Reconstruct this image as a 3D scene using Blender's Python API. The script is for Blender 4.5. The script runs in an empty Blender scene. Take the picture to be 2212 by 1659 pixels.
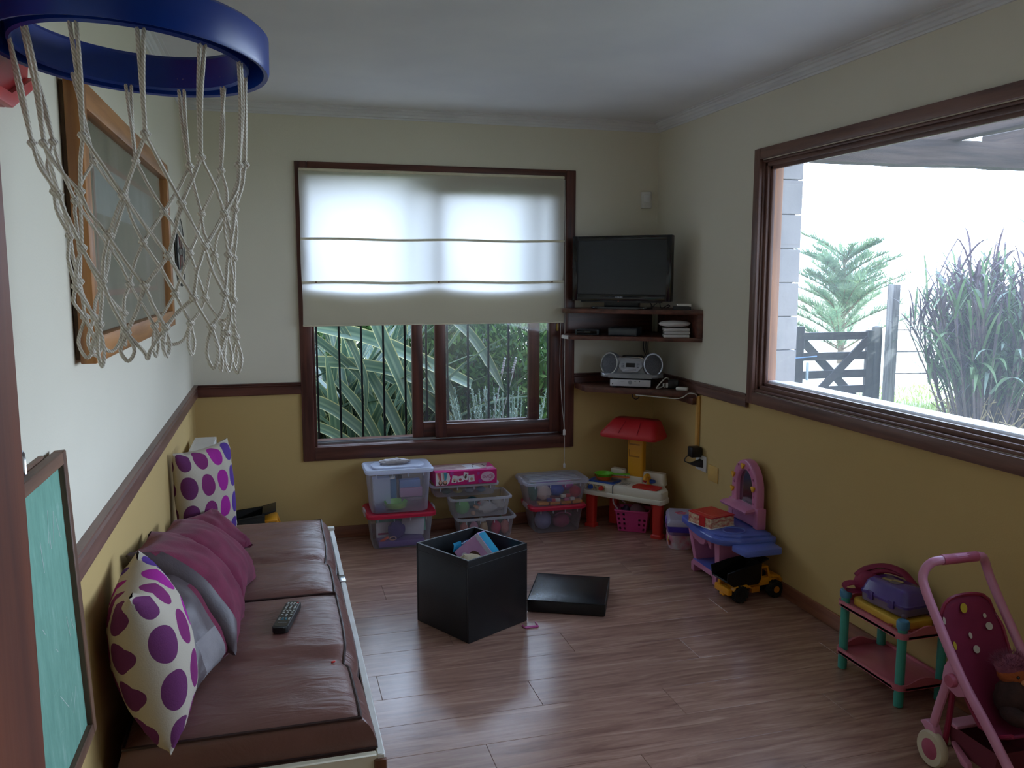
import bpy, bmesh, math, random
from mathutils import Vector, Matrix, Euler, noise
PI = math.pi
random.seed(7)
SC = bpy.context.scene
COL = SC.collection

# ---------------------------------------------------------------- camera, sky, exposure
cam_data = bpy.data.cameras.new('camera')
cam = bpy.data.objects.new('camera', cam_data)
COL.objects.link(cam)
cam_data.sensor_fit = 'HORIZONTAL'
cam_data.sensor_width = 36.0
cam_data.lens = 36.0 * 1826.4 / 2212.0
cam_data.clip_start = 0.02
cam_data.clip_end = 400
yaw, pitch = 0.271, 0.1277
f_ = Vector((math.sin(yaw) * math.cos(pitch), math.cos(yaw) * math.cos(pitch), -math.sin(pitch)))
r_ = Vector((math.cos(yaw), -math.sin(yaw), 0))
u_ = r_.cross(f_)
cam.matrix_world = Matrix(((r_.x, u_.x, -f_.x, 0), (r_.y, u_.y, -f_.y, 0), (r_.z, u_.z, -f_.z, 1.54), (0, 0, 0, 1)))
SC.camera = cam

world = bpy.data.worlds.new('world')
SC.world = world
world.use_nodes = True
wn = world.node_tree.nodes
wl = world.node_tree.links
wn.clear()
w_out = wn.new('ShaderNodeOutputWorld')
w_bg = wn.new('ShaderNodeBackground')
w_tc = wn.new('ShaderNodeTexCoord')
w_sep = wn.new('ShaderNodeSeparateXYZ')
w_ramp = wn.new('ShaderNodeValToRGB')
w_ramp.color_ramp.elements[0].position = 0.0
w_ramp.color_ramp.elements[0].color = (1.00, 1.22, 1.55, 1)
w_ramp.color_ramp.elements[1].position = 0.85
w_ramp.color_ramp.elements[1].color = (0.42, 0.58, 0.85, 1)
wl.new(w_tc.outputs['Generated'], w_sep.inputs[0])
wl.new(w_sep.outputs['Z'], w_ramp.inputs[0])
wl.new(w_ramp.outputs[0], w_bg.inputs['Color'])
wl.new(w_bg.outputs[0], w_out.inputs[0])

# bright haze round the veiled sun, which stands over the garden beyond the picture window
SUN_DIR = Vector((0.84, 0.48, 0.26)).normalized()
w_dot = wn.new('ShaderNodeVectorMath')
w_dot.operation = 'DOT_PRODUCT'
w_dot.inputs[1].default_value = SUN_DIR
w_max = wn.new('ShaderNodeMath')
w_max.operation = 'MAXIMUM'
w_max.inputs[1].default_value = 0.0
w_pow = wn.new('ShaderNodeMath')
w_pow.operation = 'POWER'
w_pow.inputs[1].default_value = 3.0
w_mad = wn.new('ShaderNodeMath')
w_mad.operation = 'MULTIPLY_ADD'
w_mad.inputs[1].default_value = 10.0       # haze brightness towards the sun
w_mad.inputs[2].default_value = 4.2        # sky brightness elsewhere
wl.new(w_tc.outputs['Generated'], w_dot.inputs[0])
wl.new(w_dot.outputs['Value'], w_max.inputs[0])
wl.new(w_max.outputs[0], w_pow.inputs[0])
wl.new(w_pow.outputs[0], w_mad.inputs[0])
wl.new(w_mad.outputs[0], w_bg.inputs['Strength'])

# sky portals standing in the two window openings (they only steer the sampling of the sky)
def portal(name, loc, rot, sx, sy):
    d = bpy.data.lights.new(name, 'AREA')
    d.shape = 'RECTANGLE'
    d.size, d.size_y = sx, sy
    d.cycles.is_portal = True
    o = bpy.data.objects.new(name, d)
    COL.objects.link(o)
    o.location = loc
    o.rotation_euler = rot
portal('portal_right', (2.44, 2.28, 1.53), (0, PI / 2, 0), 1.1, 3.0)
portal('portal_back', (0.95, 5.17, 1.32), (-PI / 2, 0, 0), 1.6, 1.65)

vs = SC.view_settings
vs.view_transform = 'Standard'
vs.look = 'None'
vs.exposure = 0.05
vs.gamma = 1.0
vs.use_curve_mapping = False
SC.cycles.use_denoising = True
SC.cycles.transparent_max_bounces = 24
SC.cycles.max_bounces = 14
SC.cycles.diffuse_bounces = 8
SC.cycles.sample_clamp_indirect = 8.0

# ---------------------------------------------------------------- materials
def lin(c):
    return c / 12.92 if c <= 0.04045 else ((c + 0.055) / 1.055) ** 2.4
def rgb(r, g, b):
    return (lin(r / 255), lin(g / 255), lin(b / 255), 1.0)
MATS = {}
def newmat(name):
    m = bpy.data.materials.new(name)
    m.use_nodes = True
    nt = m.node_tree
    nt.nodes.clear()
    out = nt.nodes.new('ShaderNodeOutputMaterial')
    return m, nt.nodes, nt.links, out
def pm(name, c, rough=0.5, c2=None, scale=6.0, amount=1.0, bump=0.0, bscale=60.0, metal=0.0, spec=0.5, stretch=None,
       coat=0.0, sheen=0.0, detail=4.0, rnd=0.0, transl=0.0):
    """principled surface whose colour wanders between c and c2 by noise; optional fine relief, per-object value jitter"""
    if name in MATS:
        return MATS[name]
    m, n, l, out = newmat(name)
    b = n.new('ShaderNodeBsdfPrincipled')
    b.inputs['Roughness'].default_value = rough
    b.inputs['Metallic'].default_value = metal
    b.inputs['Specular IOR Level'].default_value = spec
    b.inputs['Coat Weight'].default_value = coat
    b.inputs['Coat Roughness'].default_value = 0.15
    if sheen:
        b.inputs['Sheen Weight'].default_value = sheen
    tc = n.new('ShaderNodeTexCoord')
    mp = n.new('ShaderNodeMapping')
    l.new(tc.outputs['Object'], mp.inputs[0])
    if stretch:
        mp.inputs['Scale'].default_value = stretch
    nz = n.new('ShaderNodeTexNoise')
    nz.inputs['Scale'].default_value = scale
    nz.inputs['Detail'].default_value = detail
    l.new(mp.outputs[0], nz.inputs['Vector'])
    mix = n.new('ShaderNodeMix')
    mix.data_type = 'RGBA'
    mix.inputs['A'].default_value = c
    if c2 is None:
        c2 = (c[0] * 0.82, c[1] * 0.82, c[2] * 0.82, 1)
    mix.inputs['B'].default_value = c2
    mr = n.new('ShaderNodeMapRange')
    mr.inputs['From Min'].default_value = 0.35
    mr.inputs['From Max'].default_value = 0.65
    mr.inputs['To Max'].default_value = amount
    l.new(nz.outputs['Fac'], mr.inputs['Value'])
    l.new(mr.outputs[0], mix.inputs['Factor'])
    colout = mix.outputs['Result']
    if rnd:
        oi = n.new('ShaderNodeObjectInfo')
        hs = n.new('ShaderNodeHueSaturation')
        m2 = n.new('ShaderNodeMapRange')
        m2.inputs['To Min'].default_value = 1 - rnd
        m2.inputs['To Max'].default_value = 1 + rnd
        l.new(oi.outputs['Random'], m2.inputs['Value'])
        l.new(m2.outputs[0], hs.inputs['Value'])
        l.new(colout, hs.inputs['Color'])
        colout = hs.outputs[0]
    l.new(colout, b.inputs['Base Color'])
    if bump:
        nb = n.new('ShaderNodeTexNoise')
        nb.inputs['Scale'].default_value = bscale
        nb.inputs['Detail'].default_value = 3
        l.new(mp.outputs[0], nb.inputs['Vector'])
        bp = n.new('ShaderNodeBump')
        bp.inputs['Strength'].default_value = bump
        bp.inputs['Distance'].default_value = 0.004
        l.new(nb.outputs['Fac'], bp.inputs['Height'])
        l.new(bp.outputs[0], b.inputs['Normal'])
    sh = b.outputs[0]
    if transl:
        tr = n.new('ShaderNodeBsdfTranslucent')
        l.new(colout, tr.inputs['Color'])
        ms = n.new('ShaderNodeMixShader')
        ms.inputs[0].default_value = transl
        l.new(sh, ms.inputs[1])
        l.new(tr.outputs[0], ms.inputs[2])
        sh = ms.outputs[0]
    l.new(sh, out.inputs[0])
    MATS[name] = m
    return m
def glass(name, haze=0.0, tint=(1, 1, 1, 1), hazecol=(1, 1, 1, 1)):
    """thin pane: see-through with mirror reflections at grazing angles, plus a pale uneven film when haze > 0"""
    m, n, l, out = newmat(name)
    t = n.new('ShaderNodeBsdfTransparent')
    t.inputs[0].default_value = tint
    g = n.new('ShaderNodeBsdfGlossy')
    g.inputs['Roughness'].default_value = 0.02
    lw = n.new('ShaderNodeLayerWeight')          # Schlick reflectance, the same from both sides of the pane
    lw.inputs['Blend'].default_value = 0.5
    pw = n.new('ShaderNodeMath')
    pw.operation = 'POWER'
    pw.inputs[1].default_value = 5.0
    l.new(lw.outputs['Facing'], pw.inputs[0])
    fr = n.new('ShaderNodeMath')
    fr.operation = 'MULTIPLY_ADD'
    fr.inputs[1].default_value = 0.93
    fr.inputs[2].default_value = 0.035
    l.new(pw.outputs[0], fr.inputs[0])
    ms = n.new('ShaderNodeMixShader')
    l.new(fr.outputs[0], ms.inputs[0])
    l.new(t.outputs[0], ms.inputs[1])
    l.new(g.outputs[0], ms.inputs[2])
    sh = ms.outputs[0]
    if haze:
        tl = n.new('ShaderNodeBsdfTranslucent')
        tl.inputs[0].default_value = hazecol
        tc = n.new('ShaderNodeTexCoord')
        nz = n.new('ShaderNodeTexNoise')
        nz.inputs['Scale'].default_value = 3.0
        nz.inputs['Detail'].default_value = 6
        l.new(tc.outputs['Object'], nz.inputs['Vector'])
        mr = n.new('ShaderNodeMapRange')
        mr.inputs['To Min'].default_value = haze * 0.7
        mr.inputs['To Max'].default_value = haze * 1.3
        l.new(nz.outputs['Fac'], mr.inputs['Value'])
        m3 = n.new('ShaderNodeMixShader')
        l.new(mr.outputs[0], m3.inputs[0])
        l.new(sh, m3.inputs[1])
        l.new(tl.outputs[0], m3.inputs[2])
        sh = m3.outputs[0]
    l.new(sh, out.inputs[0])
    return m
def clear_plastic(name, c, solid=0.35, rough=0.25):
    """milky see-through plastic of the storage tubs"""
    m, n, l, out = newmat(name)
    b = n.new('ShaderNodeBsdfPrincipled')
    b.inputs['Base Color'].default_value = c
    b.inputs['Roughness'].default_value = rough
    tl = n.new('ShaderNodeBsdfTranslucent')
    tl.inputs[0].default_value = c
    m1 = n.new('ShaderNodeMixShader')
    m1.inputs[0].default_value = 0.4
    l.new(b.outputs[0], m1.inputs[1])
    l.new(tl.outputs[0], m1.inputs[2])
    t = n.new('ShaderNodeBsdfTransparent')
    t.inputs[0].default_value = (0.96, 0.96, 0.98, 1)
    lw = n.new('ShaderNodeLayerWeight')
    lw.inputs['Blend'].default_value = 0.35
    mr = n.new('ShaderNodeMapRange')
    mr.inputs['To Min'].default_value = solid
    mr.inputs['To Max'].default_value = min(1, solid + 0.4)
    l.new(lw.outputs['Facing'], mr.inputs['Value'])
    m2 = n.new('ShaderNodeMixShader')
    l.new(mr.outputs[0], m2.inputs[0])
    l.new(t.outputs[0], m2.inputs[1])
    l.new(m1.outputs[0], m2.inputs[2])
    l.new(m2.outputs[0], out.inputs[0])
    return m

# ---------------------------------------------------------------- mesh helpers
def RZ(a):
    return Matrix.Rotation(a, 4, 'Z')
def TR(x, y, z):
    return Matrix.Translation((x, y, z))
class MB:
    """collects simple shapes into one mesh; build() links it as ONE object"""
    def __init__(self, M=None):
        self.bm = bmesh.new()
        self.uv = self.bm.loops.layers.uv.new('UVMap')
        self.M = M or Matrix.Identity(4)
        self.mi = 0
    def _v(self, p):
        return self.bm.verts.new(self.M @ Vector(p))
    def _f(self, vs):
        try:
            f = self.bm.faces.new(vs)
            f.material_index = self.mi
            return f
        except ValueError:
            return None
    def box(self, c, s, rz=0.0, bev=0.0, seg=2, R=None):
        x, y, z = s[0] / 2, s[1] / 2, s[2] / 2
        A = Matrix.Translation(c) @ (R.to_4x4() if R else Matrix.Rotation(rz, 4, 'Z'))
        vs = [self._v(A @ Vector(p)) for p in ((-x, -y, -z), (x, -y, -z), (x, y, -z), (-x, y, -z), (-x, -y, z), (x, -y, z), (x, y, z), (-x, y, z))]
        fs = [self._f([vs[i] for i in q]) for q in ((0, 3, 2, 1), (4, 5, 6, 7), (0, 1, 5, 4), (1, 2, 6, 5), (2, 3, 7, 6), (3, 0, 4, 7))]
        if bev:
            es = list({e for f in fs for e in f.edges})
            bmesh.ops.bevel(self.bm, geom=es, offset=bev, segments=seg, profile=0.5, affect='EDGES', material=-1)
        return self
    def b2(self, x0, x1, y0, y1, z0, z1, bev=0.0, seg=2):
        return self.box(((x0 + x1) / 2, (y0 + y1) / 2, (z0 + z1) / 2), (x1 - x0, y1 - y0, z1 - z0), 0, bev, seg)
    def rings(self, rings, closed=True, cap0=True, cap1=True, uvs=False):
        R = [[self._v(p) for p in r] for r in rings]
        n = len(R[0])
        m = n if closed else n - 1
        for i in range(len(R) - 1):
            for j in range(m):
                k = (j + 1) % n
                f = self._f([R[i][j], R[i][k], R[i + 1][k], R[i + 1][j]])
                if f and uvs:
                    us = ((j / m, i / (len(R) - 1)), ((j + 1) / m, i / (len(R) - 1)), ((j + 1) / m, (i + 1) / (len(R) - 1)), (j / m, (i + 1) / (len(R) - 1)))
                    for lp, q in zip(f.loops, us):
                        lp[self.uv].uv = q
        if closed and cap0:
            self._f(list(reversed(R[0])))
        if closed and cap1:
            self._f(R[-1])
        return self
    def tube(self, pts, r, seg=8, closed=False, r1=None, flat=None, uvlen=False):
        pts = [Vector(p) for p in pts]
        n = len(pts)
        rings = []
        up = None
        dist = 0
        for i, p in enumerate(pts):
            if closed:
                t = pts[(i + 1) % n] - pts[i - 1]
            else:
                t = pts[min(i + 1, n - 1)] - pts[max(i - 1, 0)]
            if t.length < 1e-9:
                t = Vector((0, 0, 1))
            t.normalize()
            if up is None:
                up = Vector((0, 0, 1)) if abs(t.z) < 0.9 else Vector((1, 0, 0))
            a = up - t * up.dot(t)
            if a.length < 1e-6:
                a = t.orthogonal()
            a.normalize()
            up = a
            b = t.cross(a)
            rr = r if not callable(r) else r(i / max(1, n - 1))
            if r1 is not None:
                rr = r + (r1 - r) * i / max(1, n - 1)
            fa = rr * (flat if flat else 1)
            rings.append([p + a * math.cos(2 * PI * k / seg) * fa + b * math.sin(2 * PI * k / seg) * rr for k in range(seg)])
        if closed:
            rings.append(rings[0])
            R = [[self._v(p) for p in q] for q in rings[:-1]]
            for i in range(n):
                for j in range(seg):
                    k = (j + 1) % seg
                    self._f([R[i][j], R[i][k], R[(i + 1) % n][k], R[(i + 1) % n][j]])
        else:
            self.rings(rings)
        return self
    def cyl(self, p0, p1, r, r1=None, seg=16):
        p0, p1 = Vector(p0), Vector(p1)
        t = (p1 - p0).normalized()
        a = t.orthogonal().normalized()
        b = t.cross(a)
        r1 = r if r1 is None else r1
        return self.rings([[p + a * math.cos(2 * PI * k / seg) * q + b * math.sin(2 * PI * k / seg) * q for k in range(seg)] for p, q in ((p0, r), (p1, r1))])
    def lathe(self, prof, c=(0, 0, 0), seg=24, R=None, sx=1, sy=1, cap=True):
        A = Matrix.Translation(c) @ (R.to_4x4() if R else Matrix.Identity(4))
        return self.rings([[A @ Vector((r * math.cos(2 * PI * k / seg) * sx, r * math.sin(2 * PI * k / seg) * sy, z)) for k in range(seg)] for r, z in prof], cap0=cap, cap1=cap)
    def ball(self, c, r, seg=16, R=None, f=None):
        if not hasattr(r, '__len__'):
            r = (r, r, r)
        A = Matrix.Translation(c) @ (R.to_4x4() if R else Matrix.Identity(4))
        n = max(6, seg // 2)
        rings = []
        for i in range(n + 1):
            t = PI * (0.02 + 0.96 * i / n)
            ring = []
            for k in range(seg):
                p = Vector((math.sin(t) * math.cos(2 * PI * k / seg), math.sin(t) * math.sin(2 * PI * k / seg), -math.cos(t)))
                s = f(p) if f else 1
                ring.append(A @ Vector((p.x * r[0] * s, p.y * r[1] * s, p.z * r[2] * s)))
            rings.append(ring)
        return self.rings(rings)
    def prism(self, poly, z0, z1, A=None, bev=0.0):
        A = A or Matrix.Identity(4)
        n = len(poly)
        lo = [self._v(A @ Vector((p[0], p[1], z0))) for p in poly]
        hi = [self._v(A @ Vector((p[0], p[1], z1))) for p in poly]
        fs = [self._f(list(reversed(lo))), self._f(hi)]
        for i in range(n):
            j = (i + 1) % n
            fs.append(self._f([lo[i], lo[j], hi[j], hi[i]]))
        if bev:
            es = list({e for f in fs if f for e in f.edges})
            bmesh.ops.bevel(self.bm, geom=es, offset=bev, segments=2, profile=0.5, affect='EDGES', material=-1)
        return self
    def grid(self, fn, nu, nv, flip=False):
        G = [[self._v(fn(i / nu, j / nv)) for j in range(nv + 1)] for i in range(nu + 1)]
        for i in range(nu):
            for j in range(nv):
                q = [(i, j), (i + 1, j), (i + 1, j + 1), (i, j + 1)]
                if flip:
                    q.reverse()
                f = self._f([G[a][b] for a, b in q])
                if f:
                    for lp, (a, b) in zip(f.loops, q):
                        lp[self.uv].uv = (a / nu, b / nv)
        return G
    def poly(self, pts):
        return self._f([self._v(p) for p in pts])
    def build(self, name, mat, parent=None, smooth=True, ang=40, weld=0.0, recalc=True):
        if weld:
            bmesh.ops.remove_doubles(self.bm, verts=self.bm.verts, dist=weld)
        if recalc:
            bmesh.ops.recalc_face_normals(self.bm, faces=self.bm.faces)
        me = bpy.data.meshes.new(name)
        self.bm.to_mesh(me)
        self.bm.free()
        for m in (mat if isinstance(mat, (list, tuple)) else [mat]):
            me.materials.append(m)
        if smooth:
            me.polygons.foreach_set('use_smooth', [True] * len(me.polygons))
            me.set_sharp_from_angle(angle=math.radians(ang))
        o = bpy.data.objects.new(name, me)
        COL.objects.link(o)
        if parent:
            o.parent = parent
        return o
def rpoly(w, h, r, seg=5, cx=0, cy=0):
    """rounded rectangle outline"""
    out = []
    for qx, qy, a0 in ((1, 1, 0), (-1, 1, 90), (-1, -1, 180), (1, -1, 270)):
        for k in range(seg + 1):
            a = math.radians(a0 + 90 * k / seg)
            out.append((cx + qx * (w / 2 - r) + r * math.cos(a), cy + qy * (h / 2 - r) + r * math.sin(a)))
    return out
def thing(name, label, cat, loc=(0, 0, 0), rz=0.0, group=None, rot=None):
    o = bpy.data.objects.new(name, None)
    o.empty_display_size = 0.05
    COL.objects.link(o)
    o.location = loc
    o.rotation_euler = rot if rot else (0, 0, rz)
    o['label'] = label
    o['category'] = cat
    if group:
        o['group'] = group
    return o
def tag(o, label, cat, group=None, loc=None, rz=None):
    o['label'] = label
    o['category'] = cat
    if group:
        o['group'] = group
    if loc:
        o.location = loc
    if rz is not None:
        o.rotation_euler = (0, 0, rz)
    return o
def struct(o):
    o['kind'] = 'structure'
    return o
def text_mesh(txt, size, mat, name, parent, M, ext=0.0005):
    c = bpy.data.curves.new('lettering', 'FONT')
    c.body = txt
    c.size = size
    c.extrude = ext
    c.align_x = 'CENTER'
    c.align_y = 'CENTER'
    to = bpy.data.objects.new('lettering_source', c)
    me = bpy.data.meshes.new_from_object(to)
    bpy.data.objects.remove(to)
    bpy.data.curves.remove(c)
    me.materials.clear()
    me.materials.append(mat)
    me.name = name
    o = bpy.data.objects.new(name, me)
    COL.objects.link(o)
    o.parent = parent
    o.matrix_local = M
    return o
def nz(x, y, z, s=1.0):
    return noise.noise(Vector((x * s, y * s, z * s)))

# ---------------------------------------------------------------- shared materials
RX0, RX1, RY1, ZC = -0.4548, 2.3209, 4.9484, 2.47     # left wall, right wall, back wall, ceiling
def wall_mat():
    m, n, l, out = newmat('painted_plaster')
    b = n.new('ShaderNodeBsdfPrincipled')
    b.inputs['Roughness'].default_value = 0.75
    b.inputs['Specular IOR Level'].default_value = 0.25
    tc = n.new('ShaderNodeTexCoord')
    sp = n.new('ShaderNodeSeparateXYZ')
    l.new(tc.outputs['Object'], sp.inputs[0])
    gt = n.new('ShaderNodeMath')
    gt.operation = 'GREATER_THAN'
    gt.inputs[1].default_value = 0.905
    l.new(sp.outputs['Z'], gt.inputs[0])
    mix = n.new('ShaderNodeMix')
    mix.data_type = 'RGBA'
    mix.inputs['A'].default_value = rgb(196, 168, 112)
    mix.inputs['B'].default_value = rgb(220, 214, 196)
    l.new(gt.outputs[0], mix.inputs['Factor'])
    nz1 = n.new('ShaderNodeTexNoise')
    nz1.inputs['Scale'].default_value = 1.6
    nz1.inputs['Detail'].default_value = 5
    l.new(tc.outputs['Object'], nz1.inputs['Vector'])
    hs = n.new('ShaderNodeHueSaturation')
    mr = n.new('ShaderNodeMapRange')
    mr.inputs['To Min'].default_value = 0.95
    mr.inputs['To Max'].default_value = 1.05
    l.new(nz1.outputs['Fac'], mr.inputs['Value'])
    l.new(mr.outputs[0], hs.inputs['Value'])
    l.new(mix.outputs['Result'], hs.inputs['Color'])
    l.new(hs.outputs[0], b.inputs['Base Color'])
    nb = n.new('ShaderNodeTexNoise')
    nb.inputs['Scale'].default_value = 180
    l.new(tc.outputs['Object'], nb.inputs['Vector'])
    bp = n.new('ShaderNodeBump')
    bp.inputs['Strength'].default_value = 0.12
    bp.inputs['Distance'].default_value = 0.003
    l.new(nb.outputs['Fac'], bp.inputs['Height'])
    l.new(bp.outputs[0], b.inputs['Normal'])
    l.new(b.outputs[0], out.inputs[0])
    return m
WALL = wall_mat()
def wood(name, c1, c2, rough=0.4, axis='x', rnd=0.0, coat=0.0, scale=5.0, spec=0.5, bump=0.08):
    st = {'x': (0.5, 7, 7), 'y': (7, 0.5, 7), 'z': (7, 7, 0.5)}[axis]
    return pm(name, c1, rough, c2, scale=scale, stretch=st, bump=bump, bscale=14, coat=coat, rnd=rnd, detail=8, spec=spec)
DW = {a: wood('dark_varnished_wood_' + a, rgb(100, 56, 44), rgb(62, 31, 24), 0.38, a) for a in 'xyz'}
MW = {a: wood('brown_varnished_wood_' + a, rgb(124, 90, 78), rgb(92, 62, 54), 0.4, a) for a in 'xyz'}  # window flare is put into this paler, greyer brown
CEIL = pm('ceiling_paint', rgb(228, 228, 228), 0.8, rgb(220, 220, 222), 2, spec=0.2)
WHITE_TRIM = pm('white_gloss_paint', rgb(226, 226, 226), 0.5, rgb(214, 214, 216), 3)
BLACK = pm('black_plastic', rgb(22, 22, 24), 0.4, rgb(14, 14, 16), 20)
BLACKG = pm('black_gloss_plastic', rgb(16, 17, 20), 0.12, rgb(12, 13, 15), 10)
WHITEP = pm('white_plastic', rgb(225, 224, 220), 0.35, rgb(205, 204, 200), 5)
GREYP = pm('grey_plastic', rgb(120, 122, 126), 0.4, rgb(100, 102, 106), 8)
SILVER = pm('silver_plastic', rgb(150, 153, 158), 0.32, rgb(128, 131, 136), 8, metal=0.35)
CHROME = pm('bright_metal', rgb(190, 190, 195), 0.22, rgb(160, 160, 165), 15, metal=0.9)
CORD_W = pm('white_cord', rgb(205, 203, 196), 0.6, None, 30)
def plast(name, r, g, b, rough=0.35, **k):
    return pm(name, rgb(r, g, b), rough, None, 4, amount=0.35, **k)
# ================================================================ the room
# ---- floor: slab and laminate boards laid along X
def plank_mat():
    m, n, l, out = newmat('laminate_board')
    b = n.new('ShaderNodeBsdfPrincipled')
    tc = n.new('ShaderNodeTexCoord')
    oi = n.new('ShaderNodeObjectInfo')
    ad = n.new('ShaderNodeVectorMath')
    ad.operation = 'ADD'
    sc = n.new('ShaderNodeVectorMath')
    sc.operation = 'SCALE'
    sc.inputs[0].default_value = (37, 23, 11)
    l.new(oi.outputs['Random'], sc.inputs['Scale'])
    l.new(tc.outputs['Object'], ad.inputs[0])
    l.new(sc.outputs[0], ad.inputs[1])
    mp = n.new('ShaderNodeMapping')
    mp.inputs['Scale'].default_value = (0.9, 9, 1)
    l.new(ad.outputs[0], mp.inputs[0])
    nt = n.new('ShaderNodeTexNoise')
    nt.inputs['Scale'].default_value = 3.2
    nt.inputs['Detail'].default_value = 9
    nt.inputs['Roughness'].default_value = 0.62
    nt.inputs['Distortion'].default_value = 0.8
    l.new(mp.outputs[0], nt.inputs['Vector'])
    cr = n.new('ShaderNodeValToRGB')
    e = cr.color_ramp.elements
    e[0].position, e[0].color = 0.30, rgb(128, 94, 82)
    e[1].position, e[1].color = 0.72, rgb(184, 149, 131)
    x = e.new(0.52)
    x.color = rgb(158, 121, 105)
    l.new(nt.outputs['Fac'], cr.inputs[0])
    hs = n.new('ShaderNodeHueSaturation')
    mr = n.new('ShaderNodeMapRange')
    mr.inputs['To Min'].default_value = 0.93
    mr.inputs['To Max'].default_value = 1.07
    l.new(oi.outputs['Random'], mr.inputs['Value'])
    l.new(mr.outputs[0], hs.inputs['Value'])
    l.new(cr.outputs[0], hs.inputs['Color'])
    l.new(hs.outputs[0], b.inputs['Base Color'])
    b.inputs['Roughness'].default_value = 0.22
    b.inputs['Specular IOR Level'].default_value = 0.55
    n2 = n.new('ShaderNodeTexNoise')
    n2.inputs['Scale'].default_value = 26
    n2.inputs['Detail'].default_value = 4
    mp2 = n.new('ShaderNodeMapping')
    mp2.inputs['Scale'].default_value = (0.5, 3, 1)
    l.new(ad.outputs[0], mp2.inputs[0])
    l.new(mp2.outputs[0], n2.inputs['Vector'])
    bp = n.new('ShaderNodeBump')
    bp.inputs['Strength'].default_value = 0.10
    bp.inputs['Distance'].default_value = 0.003
    l.new(n2.outputs['Fac'], bp.inputs['Height'])
    l.new(bp.outputs[0], b.inputs['Normal'])
    l.new(b.outputs[0], out.inputs[0])
    return m
PLANK = plank_mat()
floor = struct(MB().b2(-1.0, 2.4509, -1.6, 5.19, -0.12, -0.008).build('floor', pm('floor_joint', rgb(60, 36, 26), 0.7), None))
rw_, lw_ = 0.193, 1.285
pl_mesh = None
row = 0
y = -1.5
while y < RY1 - 0.01:
    x = -0.95 - (row * 0.47) % 1.2
    while x < RX1:
        x0, x1 = max(x, -0.95), min(x + lw_, RX1 - 0.002)
        y1 = min(y + rw_, RY1 - 0.002)
        if x1 - x0 > 0.03 and y1 - y > 0.02:
            full = abs(x1 - x0 - lw_) < 1e-6 and abs(y1 - y - rw_) < 1e-6
            if full and pl_mesh:
                o = bpy.data.objects.new('plank', pl_mesh)
                COL.objects.link(o)
                o.parent = floor
            else:
                w, d = x1 - x0 - 0.0010, y1 - y - 0.0010
                o = MB().box((0, 0, -0.004), (w, d, 0.008), 0, 0.0009, 1).build('plank', PLANK, floor, smooth=False)
                if full:
                    pl_mesh = o.data
            o.location = ((x0 + x1) / 2, (y + y1) / 2, 0)
        x += lw_
    y += rw_
    row += 1

# ---- walls
T = 0.10
wl_ = MB().b2(RX0 - T, RX0, 0.62, RY1 + 0.22, 0, ZC).build('wall_left', WALL)
struct(wl_)
# back wall with its window opening
WX0, WX1, WZ0, WZ1 = 0.185, 1.712, 0.548, 2.11
m = MB()
BT = RY1 + 0.21
m.b2(RX0 - T, WX0, RY1, BT, 0, ZC).b2(WX1, RX1 + T, RY1, BT, 0, ZC).b2(WX0, WX1, RY1, BT, 0, WZ0).b2(WX0, WX1, RY1, BT, WZ1, ZC)
struct(m.build('wall_back', WALL))
# right wall with the picture window opening
SY0, SY1, SZ0, SZ1 = 0.80, 3.765, 0.955, 2.10
m = MB()
m.b2(RX1, RX1 + T, 0.45, SY0, 0, ZC).b2(RX1, RX1 + T, SY1, RY1, 0, ZC).b2(RX1, RX1 + T, SY0, SY1, 0, SZ0).b2(RX1, RX1 + T, SY0, SY1, SZ1, ZC)
struct(m.build('wall_right', WALL))
# front wall with the doorway the camera looks through, and the passage behind
DX0, DX1, DZ = -0.20, 0.86, 2.12
m = MB()
m.b2(RX0 - T, DX0, 0.45, 0.60, 0, ZC).b2(DX1, RX1 + T, 0.45, 0.60, 0, ZC).b2(DX0, DX1, 0.45, 0.60, DZ, ZC)
struct(m.build('wall_front', WALL))
m = MB()
m.b2(-1.0, -0.9, -1.6, 0.45, 0, ZC).b2(1.5, 1.6, -1.6, 0.45, 0, ZC).b2(-0.9, 1.5, -1.6, -1.5, 0, ZC).b2(-0.9, RX0 - T, 0.45, 0.55, 0, ZC)
struct(m.build('wall_passage', WALL))
struct(MB().b2(-1.0, RX1 + T, -1.6, BT, ZC, ZC + 0.1).build('ceiling', CEIL))
# door lining and casing of the doorway
d1 = bpy.data.objects.new('door_1', None)
COL.objects.link(d1)
struct(d1)
JW = wood('red_brown_door_wood', rgb(122, 62, 34), rgb(88, 40, 22), 0.45, 'z', bump=0.05)
for a, b in ((DX0, DX0 + 0.034), (DX1 - 0.034, DX1)):
    MB().b2(a, b, 0.43, 0.62, 0, DZ - 0.034, 0.002, 1).build('jamb', JW, d1)
MB().b2(DX0, DX1, 0.43, 0.62, DZ - 0.034, DZ, 0.002, 1).build('head', JW, d1)
for a, b in ((DX0 - 0.06, DX0), (DX1, DX1 + 0.06)):
    MB().b2(a, b, 0.60, 0.617, 0, DZ + 0.06, 0.003, 1).build('casing', JW, d1)
MB().b2(DX0 - 0.06, DX1 + 0.06, 0.60, 0.617, DZ, DZ + 0.06, 0.003, 1).build('casing', JW, d1)

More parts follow.
